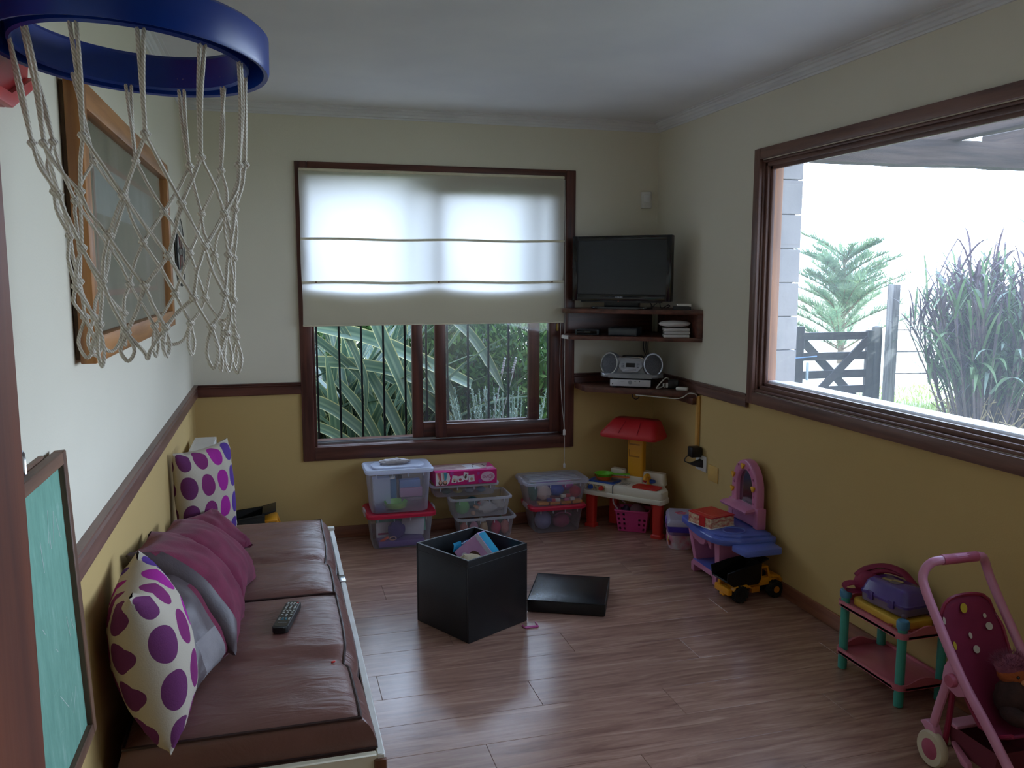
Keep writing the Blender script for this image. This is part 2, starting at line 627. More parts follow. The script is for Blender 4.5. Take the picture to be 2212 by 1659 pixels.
# ---- stepped cornice under the ceiling
prof = [(0, 0), (0, -0.055), (0.008, -0.055), (0.010, -0.047), (0.017, -0.044), (0.017, -0.030), (0.024, -0.026), (0.030, -0.016), (0.042, -0.013), (0.042, -0.006), (0.055, -0.004), (0.055, 0)]
def cornice(p0, p1, inward):
    r0, r1 = [], []
    d = (Vector(p1) - Vector(p0)).normalized()
    for a, b in prof:
        off = Vector(inward) * a + Vector((0, 0, b + ZC))
        r0.append(Vector(p0) + off)
        r1.append(Vector(p1) + off)
    return MB().rings([r0, r1])
for i, (p0, p1, inw) in enumerate((((RX0, 0.6, 0), (RX0, RY1, 0), (1, 0, 0)), ((RX0, RY1, 0), (RX1, RY1, 0), (0, -1, 0)), ((RX1, RY1, 0), (RX1, 0.6, 0), (-1, 0, 0)))):
    struct(cornice(p0, p1, inw).build('trim_%d' % (i + 1), WHITE_TRIM, ang=25))
# ---- chair rail (dark moulded board)
def rail(x0, x1, y0, y1, nrm, ax, name):
    h0, h1 = 0.868, 0.936
    m = MB()
    pr = [(0, h0), (0.016, h0), (0.020, h0 + 0.004), (0.020, h1 - 0.022), (0.014, h1 - 0.017), (0.014, h1 - 0.010), (0.022, h1 - 0.006), (0.022, h1), (0, h1)]
    m.rings([[Vector((px, py, 0)) + Vector(nrm) * a + Vector((0, 0, b)) for a, b in pr] for px, py in ((x0, y0), (x1, y1))])
    return struct(m.build(name, MW[ax] if ax == 'y' else DW[ax], ang=25))
rail(RX0, RX0, 0.62, RY1, (1, 0, 0), 'y', 'trim_4')
rail(RX0 + 0.0201, 0.121, RY1, RY1, (0, -1, 0), 'x', 'trim_5')
rail(1.7725, RX1 - 0.0201, RY1, RY1, (0, -1, 0), 'x', 'trim_6')
rail(RX1, RX1, RY1, 3.812, (-1, 0, 0), 'y', 'trim_7')
# ---- skirting
BB = wood('laminate_skirting', rgb(150, 98, 74), rgb(116, 72, 54), 0.35, 'y')
BBX = wood('laminate_skirting_x', rgb(150, 98, 74), rgb(116, 72, 54), 0.35, 'x')
struct(MB().b2(RX0, RX0 + 0.014, 0.62, RY1, 0.001, 0.07, 0.004, 2).build('baseboard_left', BB))
struct(MB().b2(RX0 + 0.014, RX1 - 0.014, RY1 - 0.014, RY1, 0.001, 0.07, 0.004, 2).build('baseboard_back', BBX))
struct(MB().b2(RX1 - 0.014, RX1, 0.6, RY1, 0.001, 0.07, 0.004, 2).build('baseboard_right', BB))

# ---- window_1: sliding window in the back wall
w1 = bpy.data.objects.new('window_1', None)
COL.objects.link(w1)
struct(w1)
cy0, cy1 = RY1 - 0.018, RY1 + 0.001
def frame_piece(name, x0, x1, y0, y1, z0, z1, ax, par, mats=None, bev=0.004):
    return MB().b2(x0, x1, y0, y1, z0, z1, bev, 2).build(name, (mats or DW)[ax], par)
frame_piece('casing', 0.121, 0.188, cy0, cy1, 0.472, 2.168, 'z', w1)
frame_piece('casing', 1.712, 1.772, cy0, cy1, 0.472, 2.168, 'z', w1)
frame_piece('casing', 0.188, 1.712, cy0, cy1, 0.472, 0.552, 'x', w1)
frame_piece('casing', 0.188, 1.712, cy0, cy1, 2.106, 2.168, 'x', w1)
frame_piece('lining', WX0, WX0 + 0.020, RY1, BT, WZ0, WZ1, 'z', w1)
frame_piece('lining', WX1 - 0.020, WX1, RY1, BT, WZ0, WZ1, 'z', w1)
frame_piece('lining', WX0, WX1, RY1, BT, WZ1 - 0.02, WZ1, 'x', w1)
frame_piece('sill', WX0, WX1, RY1, BT + 0.03, WZ0 - 0.006, WZ0 + 0.006, 'x', w1)
ALU = pm('aluminium_track', rgb(175, 178, 182), 0.3, rgb(150, 152, 156), 10, metal=0.8)
for yy in (4.985, 5.03):
    MB().b2(WX0 + 0.02, WX1 - 0.02, yy + 0.018, yy + 0.024, WZ0 + 0.006, WZ0 + 0.018).build('track', ALU, w1)
PANE = glass('clear_window_glass', 0.006)
def sash(x0, x1, z0, z1, yc, st0, st1, rb, rt):
    t = 0.034
    s = frame_piece('sash_stile', x0, x0 + st0, yc - t / 2, yc + t / 2, z0, z1, 'z', w1)
    frame_piece('sash_stile', x1 - st1, x1, yc - t / 2, yc + t / 2, z0, z1, 'z', w1)
    frame_piece('sash_rail', x0 + st0, x1 - st1, yc - t / 2, yc + t / 2, z0, z0 + rb, 'x', w1)
    frame_piece('sash_rail', x0 + st0, x1 - st1, yc - t / 2, yc + t / 2, z1 - rt, z1, 'x', w1)
    MB().b2(x0 + st0 - 0.004, x1 - st1 + 0.004, yc - 0.002, yc + 0.002, z0 + rb - 0.004, z1 - rt + 0.004).build('pane', PANE, w1)
sash(0.904, 1.692, 0.566, 2.088, 4.985, 0.066, 0.070, 0.082, 0.075)
sash(0.772, 1.572, 0.566, 2.088, 5.030, 0.064, 0.070, 0.090, 0.060)
HOOK = plast('yellow_latch', 170, 140, 60)
MB().b2(1.665, 1.675, 4.955, 4.968, 1.20, 1.245, 0.002).build('latch', HOOK, w1)

# ---- window_2: big fixed picture window in the right wall
w2 = bpy.data.objects.new('window_2', None)
COL.objects.link(w2)
struct(w2)
cx0, cx1 = RX1 - 0.020, RX1 + 0.001
PY0, PY1, PZ0, PZ1 = 0.74, 3.811, 0.895, 2.1555
def fp(name, x0, x1, y0, y1, z0, z1, ax, mats=MW, bev=0.004):
    return MB().b2(x0, x1, y0, y1, z0, z1, bev, 2).build(name, mats[ax], w2)
fp('casing', cx0, cx1, PY1 - 0.052, PY1, PZ0, PZ1, 'z')
fp('casing', cx0, cx1, PY0, PY0 + 0.052, PZ0, PZ1, 'z')
fp('casing', cx0, cx1, PY0 + 0.052, PY1 - 0.052, PZ0, PZ0 + 0.058, 'y')
fp('casing', cx0, cx1, PY0 + 0.052, PY1 - 0.052, PZ1 - 0.052, PZ1, 'y')
# lining with a stop bead
fp('lining', RX1, RX1 + 0.09, SY1 - 0.012, SY1, SZ0, SZ1, 'z')
fp('lining', RX1, RX1 + 0.09, SY0, SY0 + 0.012, SZ0, SZ1, 'z')
fp('lining', RX1, RX1 + 0.09, SY0, SY1, SZ1 - 0.012, SZ1, 'y')
fp('sill', RX1 - 0.004, RX1 + T + 0.05, SY0, SY1, SZ0, SZ0 + 0.014, 'y')
GX = 2.372
for x0, x1, k in ((RX1 + 0.012, GX - 0.022, 0.020), (GX - 0.022, GX - 0.004, 0.036)):
    fp('stop_bead', x0, x1, SY1 - 0.012 - k, SY1 - 0.012, SZ0 + 0.014, SZ1 - 0.012, 'z', bev=0.003)
    fp('stop_bead', x0, x1, SY0 + 0.012, SY0 + 0.012 + k, SZ0 + 0.014, SZ1 - 0.012, 'z', bev=0.003)
    fp('stop_bead', x0, x1, SY0 + 0.012, SY1 - 0.012, SZ1 - 0.012 - k, SZ1 - 0.012, 'y', bev=0.003)
    fp('stop_bead', x0, x1, SY0 + 0.012, SY1 - 0.012, SZ0 + 0.014, SZ0 + 0.014 + k, 'y', bev=0.003)
HPANE = glass('hazy_window_glass', 0.020, hazecol=(0.9, 0.95, 1, 1))  # bluish-white veil mixed unevenly into the pane
MB().b2(GX - 0.003, GX + 0.003, SY0 + 0.03, SY1 - 0.03, SZ0 + 0.03, SZ1 - 0.03).build('pane', HPANE, w2)
WBEAD = pm('white_glazing_bead', rgb(232, 232, 234), 0.3, rgb(220, 220, 222), 6)
MB().b2(GX + 0.006, GX + 0.050, SY0 + 0.012, SY1 - 0.034, SZ0 + 0.014, SZ0 + 0.060, 0.003).build('outer_sill', WBEAD, w2)
MB().b2(GX + 0.078, GX + 0.135, SY0 + 0.012, SY1 - 0.034, SZ0 - 0.03, SZ0 + 0.052, 0.003).build('outer_sill', WBEAD, w2)
MB().b2(GX + 0.050, GX + 0.078, SY0 + 0.012, SY1 - 0.034, SZ0 - 0.03, SZ0 + 0.020).build('sill_gap', pm('dark_sill_gap', rgb(40, 38, 40), 0.8), w2)
ORW = wood('orange_outer_frame_wood', rgb(176, 118, 76), rgb(140, 90, 58), 0.5, 'z')
MB().b2(GX + 0.006, GX + 0.050, SY1 - 0.030, SY1 - 0.010, SZ0 + 0.014, SZ1 - 0.012, 0.002).build('outer_jamb', ORW, w2)
# ================================================================ outside
GZ = -0.35
GRASS = pm('lawn_green', rgb(104, 128, 62), 0.85, rgb(140, 150, 84), 1.5, spec=0.2)
def ground_mat():
    m, n, l, out = newmat('lawn_and_dry_field')
    b = n.new('ShaderNodeBsdfPrincipled')
    b.inputs['Roughness'].default_value = 0.9
    b.inputs['Specular IOR Level'].default_value = 0.1
    tc = n.new('ShaderNodeTexCoord')
    nz1 = n.new('ShaderNodeTexNoise')
    nz1.inputs['Scale'].default_value = 1.2
    nz1.inputs['Detail'].default_value = 6
    l.new(tc.outputs['Object'], nz1.inputs['Vector'])
    c1 = n.new('ShaderNodeMix')
    c1.data_type = 'RGBA'
    c1.inputs['A'].default_value = rgb(84, 100, 56)
    c1.inputs['B'].default_value = rgb(110, 122, 70)
    l.new(nz1.outputs['Fac'], c1.inputs['Factor'])
    vl = n.new('ShaderNodeVectorMath')
    vl.operation = 'LENGTH'
    l.new(tc.outputs['Object'], vl.inputs[0])
    mr = n.new('ShaderNodeMapRange')
    mr.inputs['From Min'].default_value = 13.2
    mr.inputs['From Max'].default_value = 15.0
    l.new(vl.outputs['Value'], mr.inputs['Value'])
    c2 = n.new('ShaderNodeMix')
    c2.data_type = 'RGBA'
    c2.inputs['B'].default_value = rgb(226, 216, 188)
    l.new(mr.outputs[0], c2.inputs['Factor'])
    l.new(c1.outputs['Result'], c2.inputs['A'])
    l.new(c2.outputs['Result'], b.inputs['Base Color'])
    l.new(b.outputs[0], out.inputs[0])
    return m
g = MB()
g.grid(lambda u, v: (-40 + 130 * u, -30 + 130 * v, GZ), 13, 13)
struct(g.build('ground', ground_mat()))
struct(MB().b2(RX1 + T, 5.2, -1.0, 5.2, GZ, -0.06).build('porch_floor', pm('porch_concrete', rgb(150, 144, 138), 0.8, rgb(130, 124, 118), 3)))

# lawn blades beyond the picture window
bl = MB()
for i in range(5200):
    x, yy = random.uniform(6.2, 11.5), random.uniform(6.0, 12.0)
    h = random.uniform(0.05, 0.16)
    a = random.uniform(0, PI)
    w = 0.008
    lx, ly = random.uniform(-0.06, 0.06), random.uniform(-0.06, 0.06)
    bl.poly(((x - w * math.cos(a), yy - w * math.sin(a), GZ), (x + w * math.cos(a), yy + w * math.sin(a), GZ), (x + lx, yy + ly, GZ + h)))
o = bl.build('lawn_grass', pm('grass_blade', rgb(118, 146, 70), 0.6, rgb(170, 176, 100), 2, transl=0.4), smooth=False, recalc=False)
o['kind'] = 'stuff'
tag(o, 'short green lawn grass around the tall purple clump outside', 'grass')

# ---- pier of pale blocks beside the picture window, and the pergola
BLK = pm('pale_block_render', rgb(158, 152, 152), 0.85, rgb(142, 137, 138), 4, bump=0.2, bscale=70, rnd=0.03)
pier = struct(MB().b2(2.56, 3.06, 4.58, 4.82, GZ, 2.20).build('pier_outside', pm('block_mortar', rgb(160, 154, 150), 0.9)))
zz = GZ
while zz < 2.2:
    h = min(0.205, 2.215 - zz)
    MB().b2(2.55, 3.087, 4.55, 4.85, zz + 0.003, zz + h - 0.003, 0.003, 1).build('block', BLK, pier)
    zz += 0.205
BEAM = wood('weathered_dark_beam', rgb(84, 66, 58), rgb(56, 42, 38), 0.8, 'x', bump=0.3)
BEAMY = wood('weathered_dark_rafter', rgb(88, 70, 62), rgb(60, 46, 42), 0.8, 'y', bump=0.3)
pg = thing('pergola', 'dark weathered timber pergola over the porch outside the big window', 'pergola', (0, 0, 0))
bm_ = MB()
rings = []
for i in range(25):
    t = i / 24
    x = 2.52 + 3.9 * t
    wv = 0.008 * nz(x * 3, 0.3, 0)
    wz = 0.012 * nz(x * 4, 1.7, 2)
    rings.append([(x, 4.62 + wv + a, 2.22 + wz + b) for a, b in ((0.07, 0.012), (0.08, 0.10), (0.06, 0.17), (-0.06, 0.168), (-0.08, 0.09), (-0.07, 0.01))])
bm_.rings(rings)
bm_.build('beam', BEAM, pg)
for x in (2.72, 3.42, 4.15, 4.9, 5.7):
    MB().b2(x, x + 0.09, 0.2, 5.1, 2.39, 2.53, 0.01, 1).build('rafter', BEAMY, pg)
MB().b2(2.50, 2.60, 0.4, 4.9, 2.30, 2.39, 0.01, 1).build('wall_plate', BEAMY, pg)
for yy in (1.0, 1.9, 2.8, 3.7):
    MB().b2(2.5, 6.3, yy, yy + 0.06, 2.53, 2.57, 0.005, 1).build('batten', BEAM, pg)
for yy in (0.3,):
    MB().b2(2.55, 6.4, yy, yy + 0.14, 2.23, 2.39, 0.01, 1).build('beam', BEAM, pg)
MB().b2(6.1, 6.26, 4.54, 4.70, GZ, 2.23, 0.01, 1).build('post', wood('weathered_dark_post', rgb(84, 66, 58), rgb(56, 42, 38), 0.8, 'z', bump=0.3), pg)

# ---- garden gate
GATEW = wood('black_brown_gate_wood', rgb(50, 40, 38), rgb(30, 24, 24), 0.6, 'x', bump=0.15)
GATEZ = wood('black_brown_gate_upright', rgb(50, 40, 38), rgb(30, 24, 24), 0.6, 'z', bump=0.15)
gt = thing('garden_gate', 'dark wooden ranch gate with crossed braces outside the big window', 'gate', (6.62, 9.78, GZ))
GWD, GH = 1.16, 1.13
for z in (0.10, 0.30, 0.515, 0.76, 1.03):
    MB().b2(0.10, GWD, -0.02, 0.02, z, z + 0.105, 0.005, 1).build('rail', GATEW, gt)
for x in (0.0, GWD - 0.06):
    MB().b2(x, x + 0.12, -0.03, 0.03, 0.06, GH + (0.09 if x == 0 else 0.02), 0.008, 1).build('stile', GATEZ, gt)
for sgn in (1, -1):
    a = math.atan2(0.93, 1.0) * sgn
    MB().box((GWD / 2 + 0.03, -0.04 if sgn > 0 else 0.04, 0.58), (1.36, 0.03, 0.11), 0, 0.005, 1, R=Matrix.Rotation(-a, 3, 'Y')).build('brace', GATEW, gt)
MB().b2(0.16, 0.19, -0.05, -0.02, 0.5, 0.74, 0.004, 1).build('latch', plast('pale_latch', 170, 180, 190), gt)
MB().cyl((-0.1, -0.05, 0.80), (0.3, -0.05, 0.82), 0.008).build('bolt', plast('blue_bolt', 110, 140, 190), gt)
gp = thing('gate_post', 'short dark round-topped post at the latch side of the gate', 'post', (7.90, 9.80, GZ))
MB().lathe([(0.075, 0), (0.075, 1.12), (0.06, 1.19), (0.02, 1.21)], seg=14).build('timber', GATEZ, gp)
gp2 = thing('fence_post', 'tall grey weathered square post beside the gate', 'post', (8.09, 9.74, GZ))
GREYW = wood('grey_weathered_post', rgb(140, 134, 132), rgb(104, 98, 98), 0.85, 'z', bump=0.3)
MB().b2(-0.06, 0.06, -0.06, 0.06, 0, 1.77, 0.008, 1).build('timber', GREYW, gp2)
fw = thing('fence_wire', 'thin dark wires running right from the grey fence post', 'fence', (8.09, 9.74, GZ))
for z in (0.55, 0.85, 1.15):
    MB().tube([(0.06, 0, z), (2.5, -0.3, z - 0.02), (5, -0.6, z)], 0.008, 5).build('wire', GATEZ, fw)

# ---- blades and leaves
def blade_mesh(mb, base, az, length, width, lean, droop, seg=9, fold=0.25, twist=0.0, tipw=0.05):
    """strap leaf: rises from base, leans by 'lean', droops; folded along its midrib, UV.x across"""
    p = Vector(base)
    el = PI / 2 - lean
    pts = []
    ds = length / seg
    for i in range(seg + 1):
        t = i / seg
        pts.append(p.copy())
        d = Vector((math.cos(az) * math.cos(el), math.sin(az) * math.cos(el), math.sin(el)))
        p = p + d * ds
        el -= droop * (0.3 + 1.4 * t) / seg
        az += twist / seg
    strap(mb, pts, width, fold, tipw)
def strap(mb, pts, width, fold=0.25, tipw=0.05, up=Vector((0, 0, 1)), smooth_pts=0):
    pts = [Vector(q) for q in pts]
    n = len(pts)
    L, Mi, Rr = [], [], []
    for i, p in enumerate(pts):
        t = i / (n - 1)
        d = (pts[min(i + 1, n - 1)] - pts[max(i - 1, 0)]).normalized()
        s = d.cross(up)
        if s.length < 0.05:
            s = d.cross(Vector((0, 1, 0)))
        s.normalize()
        nn = s.cross(d)
        w = width / 2 * max(tipw, min(1, (1 - t) * 3.2) ** 0.7) * (0.75 + 0.25 * min(1, t * 4))
        L.append(p - s * w + nn * w * fold)
        Mi.append(p)
        Rr.append(p + s * w + nn * w * fold)
    rows = [[mb._v(q) for q in col] for col in (L, Mi, Rr)]
    for i in range(n - 1):
        for a, b, u0, u1 in ((0, 1, 0, .5), (1, 2, .5, 1)):
            f = mb._f([rows[a][i], rows[b][i], rows[b][i + 1], rows[a][i + 1]])
            if f:
                for lp, uvq in zip(f.loops, ((u0, i / n), (u1, i / n), (u1, (i + 1) / n), (u0, (i + 1) / n))):
                    lp[mb.uv].uv = uvq
def bez(pts, n=10):
    """smooth curve through control points"""
    pts = [Vector(p) for p in pts]
    P = [pts[0] * 2 - pts[1]] + pts + [pts[-1] * 2 - pts[-2]]
    out = []
    for i in range(1, len(P) - 2):
        for k in range(n):
            t = k / n
            a, b, c, d = P[i - 1], P[i], P[i + 1], P[i + 2]
            out.append(0.5 * ((2 * b) + (c - a) * t + (2 * a - 5 * b + 4 * c - d) * t * t + (3 * b - a - 3 * c + d) * t ** 3))
    out.append(pts[-1])
    return out
def flax_mat():
    m, n, l, out = newmat('variegated_flax_leaf')
    b = n.new('ShaderNodeBsdfPrincipled')
    b.inputs['Roughness'].default_value = 0.30
    uv = n.new('ShaderNodeUVMap')
    sp = n.new('ShaderNodeSeparateXYZ')
    l.new(uv.outputs[0], sp.inputs[0])
    cr = n.new('ShaderNodeValToRGB')
    cr.color_ramp.interpolation = 'LINEAR'
    e = cr.color_ramp.elements
    e[0].position, e[0].color = 0.0, rgb(186, 182, 132)
    e[1].position, e[1].color = 1.0, rgb(186, 182, 132)
    for p, c in ((0.045, rgb(180, 178, 126)), (0.075, rgb(98, 120, 100)), (0.35, rgb(84, 108, 92)), (0.5, rgb(116, 136, 110)), (0.65, rgb(72, 96, 80)), (0.925, rgb(92, 114, 94)), (0.955, rgb(180, 178, 126))):  # fold shading is put into the colour: right half darker, midrib paler
        q = e.new(p)
        q.color = c
    l.new(sp.outputs['X'], cr.inputs[0])
    oi = n.new('ShaderNodeObjectInfo')
    hs = n.new('ShaderNodeHueSaturation')
    mr = n.new('ShaderNodeMapRange')
    mr.inputs['To Min'].default_value = 0.75
    mr.inputs['To Max'].default_value = 1.25
    l.new(oi.outputs['Random'], mr.inputs['Value'])
    l.new(mr.outputs[0], hs.inputs['Value'])
    l.new(cr.outputs[0], hs.inputs['Color'])
    l.new(hs.outputs[0], b.inputs['Base Color'])
    tr = n.new('ShaderNodeBsdfTranslucent')
    l.new(hs.outputs[0], tr.inputs[0])
    ms = n.new('ShaderNodeMixShader')
    ms.inputs[0].default_value = 0.25
    l.new(b.outputs[0], ms.inputs[1])
    l.new(tr.outputs[0], ms.inputs[2])
    l.new(ms.outputs[0], out.inputs[0])
    return m
FLAX = flax_mat()
fx = thing('flax_plant', 'big variegated flax with cream-edged strap leaves outside the back window', 'plant', (0, 0, 0))
# leaves that cross in front of the others, by the shapes the picture shows
hero = [
    ([(1.30, 5.75, 0.78), (0.95, 5.70, 0.96), (0.60, 5.65, 1.12), (0.30, 5.60, 1.20), (0.10, 5.6, 1.22)], 0.105),
    ([(0.55, 5.95, 1.75), (0.56, 5.70, 1.45), (0.66, 5.62, 1.15), (0.78, 5.58, 0.85), (0.88, 5.56, 0.52)], 0.095),
    ([(0.34, 5.85, 1.65), (0.36, 5.66, 1.32), (0.46, 5.60, 1.10), (0.545, 5.56, 0.86), (0.54, 5.55, 0.62)], 0.05),
    ([(0.05, 5.7, 1.28), (0.30, 5.68, 1.08), (0.48, 5.64, 0.92), (0.60, 5.6, 0.74)], 0.06),
    ([(0.00, 5.65, 0.99), (0.45, 5.66, 0.96), (0.80, 5.66, 0.88), (1.10, 5.7, 0.70)], 0.085),
    ([(0.05, 5.6, 0.80), (0.35, 5.6, 0.66), (0.62, 5.6, 0.40), (0.75, 5.6, 0.15)], 0.085),
    ([(0.36, 5.62, 0.86), (0.50, 5.6, 0.68), (0.62, 5.58, 0.45), (0.70, 5.57, 0.2)], 0.07),
    ([(0.58, 5.7, 0.90), (0.68, 5.6, 0.70), (0.80, 5.55, 0.42), (0.9, 5.55, 0.15)], 0.085),
    ([(0.10, 5.55, 0.46), (0.28, 5.55, 0.34), (0.45, 5.55, 0.16), (0.5, 5.55, 0.0)], 0.09),
    ([(0.08, 5.58, 0.62), (0.35, 5.58, 0.50), (0.6, 5.58, 0.28), (0.7, 5.58, 0.1)], 0.07),
    ([(0.75, 5.9, 1.62), (1.02, 5.72, 1.36), (1.27, 5.66, 1.14), (1.42, 5.62, 0.90), (1.50, 5.60, 0.74)], 0.075),
    ([(0.95, 6.0, 1.62), (1.10, 5.9, 1.40), (1.28, 5.85, 1.30), (1.40, 5.8, 1.27)], 0.03),
    ([(0.70, 5.75, 0.86), (0.95, 5.7, 0.72), (1.15, 5.65, 0.50), (1.2, 5.6, 0.3)], 0.09),
    ([(0.92, 5.7, 1.02), (1.0, 5.68, 0.86), (1.08, 5.64, 0.66), (1.13, 5.6, 0.45)], 0.06),
    ([(0.95, 5.8, 1.0), (1.07, 5.76, 0.90), (1.16, 5.72, 0.72), (1.2, 5.7, 0.55)], 0.045),
]
for pts, w in hero:
    mb = MB()
    strap(mb, bez(pts, 6), w, 0.30, up=Vector((0.1, -0.9, 0.5)))
    mb.build('leaf', FLAX, fx, recalc=False, ang=60)
rf = random.Random(5)
for i in range(200):
    cx_, cy_ = rf.choice(((0.20, 6.35), (0.62, 6.55), (-0.25, 6.5), (0.45, 6.15), (0.85, 6.3)))
    az = rf.uniform(0, 2 * PI)
    mb = MB()
    blade_mesh(mb, (cx_ + rf.uniform(-0.12, 0.12), cy_ + rf.uniform(-0.12, 0.12), GZ), az, rf.uniform(1.5, 2.5), rf.uniform(0.06, 0.105), rf.uniform(0.05, 0.62), rf.uniform(0.3, 2.0), 9, 0.28, rf.uniform(-0.3, 0.3))
    ok = all(v.co.y > 5.33 for v in mb.bm.verts)
    if ok:
        mb.build('leaf', FLAX, fx, recalc=False, ang=60)
    else:
        mb.bm.free()
# leafy shrubs behind
def leafy(name, label, cat, c, r, nleaf, size, cols, stems=30, asp=0.28, seed=1, up=0.4, group=None):
    rr = random.Random(seed)
    t = thing(name, label, cat, (c[0], c[1], GZ), group=group)
    st = MB()
    for i in range(stems):
        a = rr.uniform(0, 2 * PI)
        q = rr.random() ** 0.5 * 0.9
        top = Vector((r[0] * q * math.cos(a), r[1] * q * math.sin(a), rr.uniform(0.5, 0.95) * r[2]))
        st.tube([(top.x * 0.1, top.y * 0.1, 0), (top.x * 0.5, top.y * 0.5, top.z * 0.5), top], 0.012, 4, r1=0.004)
    st.build('stems', pm('shrub_stem', rgb(84, 66, 50), 0.8), t)
    mb = MB()
    for i in range(nleaf):
        a, b = rr.uniform(0, 2 * PI), rr.uniform(0.0, 1)
        k = rr.uniform(0.35, 1) ** 0.5
        p = Vector((r[0] * k * math.cos(a) * math.sqrt(max(0, 1 - (2 * b - 1) ** 2 * 0.75)), r[1] * k * math.sin(a) * math.sqrt(max(0, 1 - (2 * b - 1) ** 2 * 0.75)), r[2] * b))
        d = Vector((rr.uniform(-1, 1), rr.uniform(-1, 1), rr.uniform(-0.3, 1) + up)).normalized()
        s = d.cross(Vector((rr.uniform(-1, 1), rr.uniform(-1, 1), rr.uniform(-1, 1)))).normalized() * size * asp * 0.5
        L = size * rr.uniform(0.7, 1.3)
        m0 = p + d * L * 0.45
        mb.mi = rr.randrange(len(cols))
        v = [mb._v(q) for q in (p, m0 + s, p + d * L, m0 - s)]
        mb._f(v)
    o = mb.build('foliage', cols, t, recalc=False, smooth=False)
    o['kind'] = 'stuff'
    return t
def leafmat(name, r, g, b, tr=0.35):
    return pm(name, rgb(r, g, b), 0.5, rgb(r * 0.8, g * 0.85, b * 0.8), 8, transl=tr)
SH = [leafmat('shrub_leaf_mid', 86, 124, 70), leafmat('shrub_leaf_dark', 62, 96, 54), leafmat('shrub_leaf_light', 116, 150, 84)]
leafy('garden_shrub', 'dense green narrow-leaved shrub outside the right half of the back window', 'shrub', (1.95, 6.75), (1.05, 0.7, 1.8), 20000, 0.095, SH, seed=3)
leafy('garden_shrub', 'second green shrub rising directly behind the variegated flax', 'shrub', (0.45, 7.9), (1.9, 0.6, 1.8), 24000, 0.13, SH, seed=4)
leafy('garden_shrub', 'green shrub at the edge of the right pane of the back window', 'shrub', (3.5, 7.6), (1.2, 0.8, 1.9), 15000, 0.13, SH, seed=6)
# lavender
LV = [leafmat('lavender_leaf_pale', 172, 190, 186, 0.15), leafmat('lavender_leaf_grey', 146, 168, 162, 0.15)]
lv = thing('lavender_bush', 'pale grey-green lavender tufts low outside the back window', 'plant', (1.52, 5.62, GZ))
mb = MB()
st = MB()
rv = random.Random(11)
for i in range(70):
    bx, by = rv.uniform(-0.48, 0.42), rv.uniform(-0.12, 0.22)
    h = rv.uniform(0.92, 1.13)
    for k in range(46):
        t = k / 46
        z = h * 0.35 + h * 0.65 * t
        a = k * 2.4
        L = 0.042 * (1.15 - t * 0.7)
        d = Vector((math.cos(a) * 0.7, math.sin(a) * 0.7, 0.9)).normalized() * L
        s = Vector((-math.sin(a), math.cos(a), 0)) * 0.006
        p = Vector((bx * (0.6 + 0.4 * t), by * (0.6 + 0.4 * t), z))
        mb.mi = rv.randrange(2)
        mb._f([mb._v(q) for q in (p, p + d * 0.5 + s, p + d, p + d * 0.5 - s)])
    st.tube([(bx * 0.4, by * 0.4, 0), (bx * 0.6, by * 0.6, h * 0.4), (bx, by, h)], 0.004, 4)
o = mb.build('foliage', LV, lv, recalc=False, smooth=False)
o['kind'] = 'stuff'
st.build('stems', leafmat('lavender_stem', 120, 138, 124, 0), lv)
for bx, dx in ((-0.12, 0.12), (-0.06, 0.14), (0.36, 0.08)):
    m2 = MB()
    m2.tube([(bx, 0, 0.8), (bx + dx * 0.5, 0.02, 1.05), (bx + dx, 0.03, 1.3)], 0.003, 5)
    for k in range(7):
        m2.ball((bx + dx * (0.8 + 0.03 * k), 0.03, 1.22 + k * 0.016), 0.009, 6)
    m2.build('flower_spike', leafmat('lavender_flower', 176, 166, 176, 0.1), lv)

# ---- iron grille
BAR = pm('black_iron', rgb(13, 14, 18), 0.6, rgb(9, 10, 13), 12, spec=0.25)
gr = thing('window_grille', 'black vertical iron bars outside the back window', 'grille', (0, 5.215, 0))
for i in range(12):
    x = 0.226 + 0.1333 * i
    MB().b2(x - 0.006, x + 0.006, -0.006, 0.006, 0.50, 2.2, 0.001, 1).build('bar', BAR, gr)
for z in (0.50, 2.18):
    MB().b2(0.12, 1.78, -0.008, 0.008, z, z + 0.025, 0.001, 1).build('crossbar', BAR, gr)

# ---- tall purple grass clump
PG = [pm('purple_grass_leaf', rgb(112, 96, 104), 0.4, rgb(82, 66, 78), 3, transl=0.3), pm('green_grass_leaf', rgb(128, 150, 110), 0.4, rgb(92, 118, 82), 3, transl=0.35),
      pm('pale_grass_leaf', rgb(168, 182, 170), 0.35, rgb(140, 158, 146), 3, transl=0.3)]
PST = pm('purple_cane', rgb(120, 100, 104), 0.5, rgb(86, 74, 66), 5)
pc = thing('purple_grass_clump', 'tall purple ornamental grass with arching leaves outside the big window', 'plant', (8.62, 8.5, GZ))
rg = random.Random(21)
cn = MB()
tops = []
for i in range(210):
    a, q = rg.uniform(0, 2 * PI), rg.random() ** 0.5
    b0 = Vector((0.58 * q * math.cos(a), 0.45 * q * math.sin(a), 0))
    H = rg.uniform(1.2, 2.35) * (1 - 0.25 * q)
    lean = 0.5 * q
    tp = b0 + Vector((math.cos(a) * lean * H * 0.8, math.sin(a) * lean * H * 0.8, H))
    cn.tube([b0, b0.lerp(tp, 0.5) + Vector((0, 0, 0.06)), tp], 0.013, 5, r1=0.006)
    tops.append((b0, tp, a, q))
o = cn.build('canes', PST, pc)
o['kind'] = 'stuff'
dense = MB()
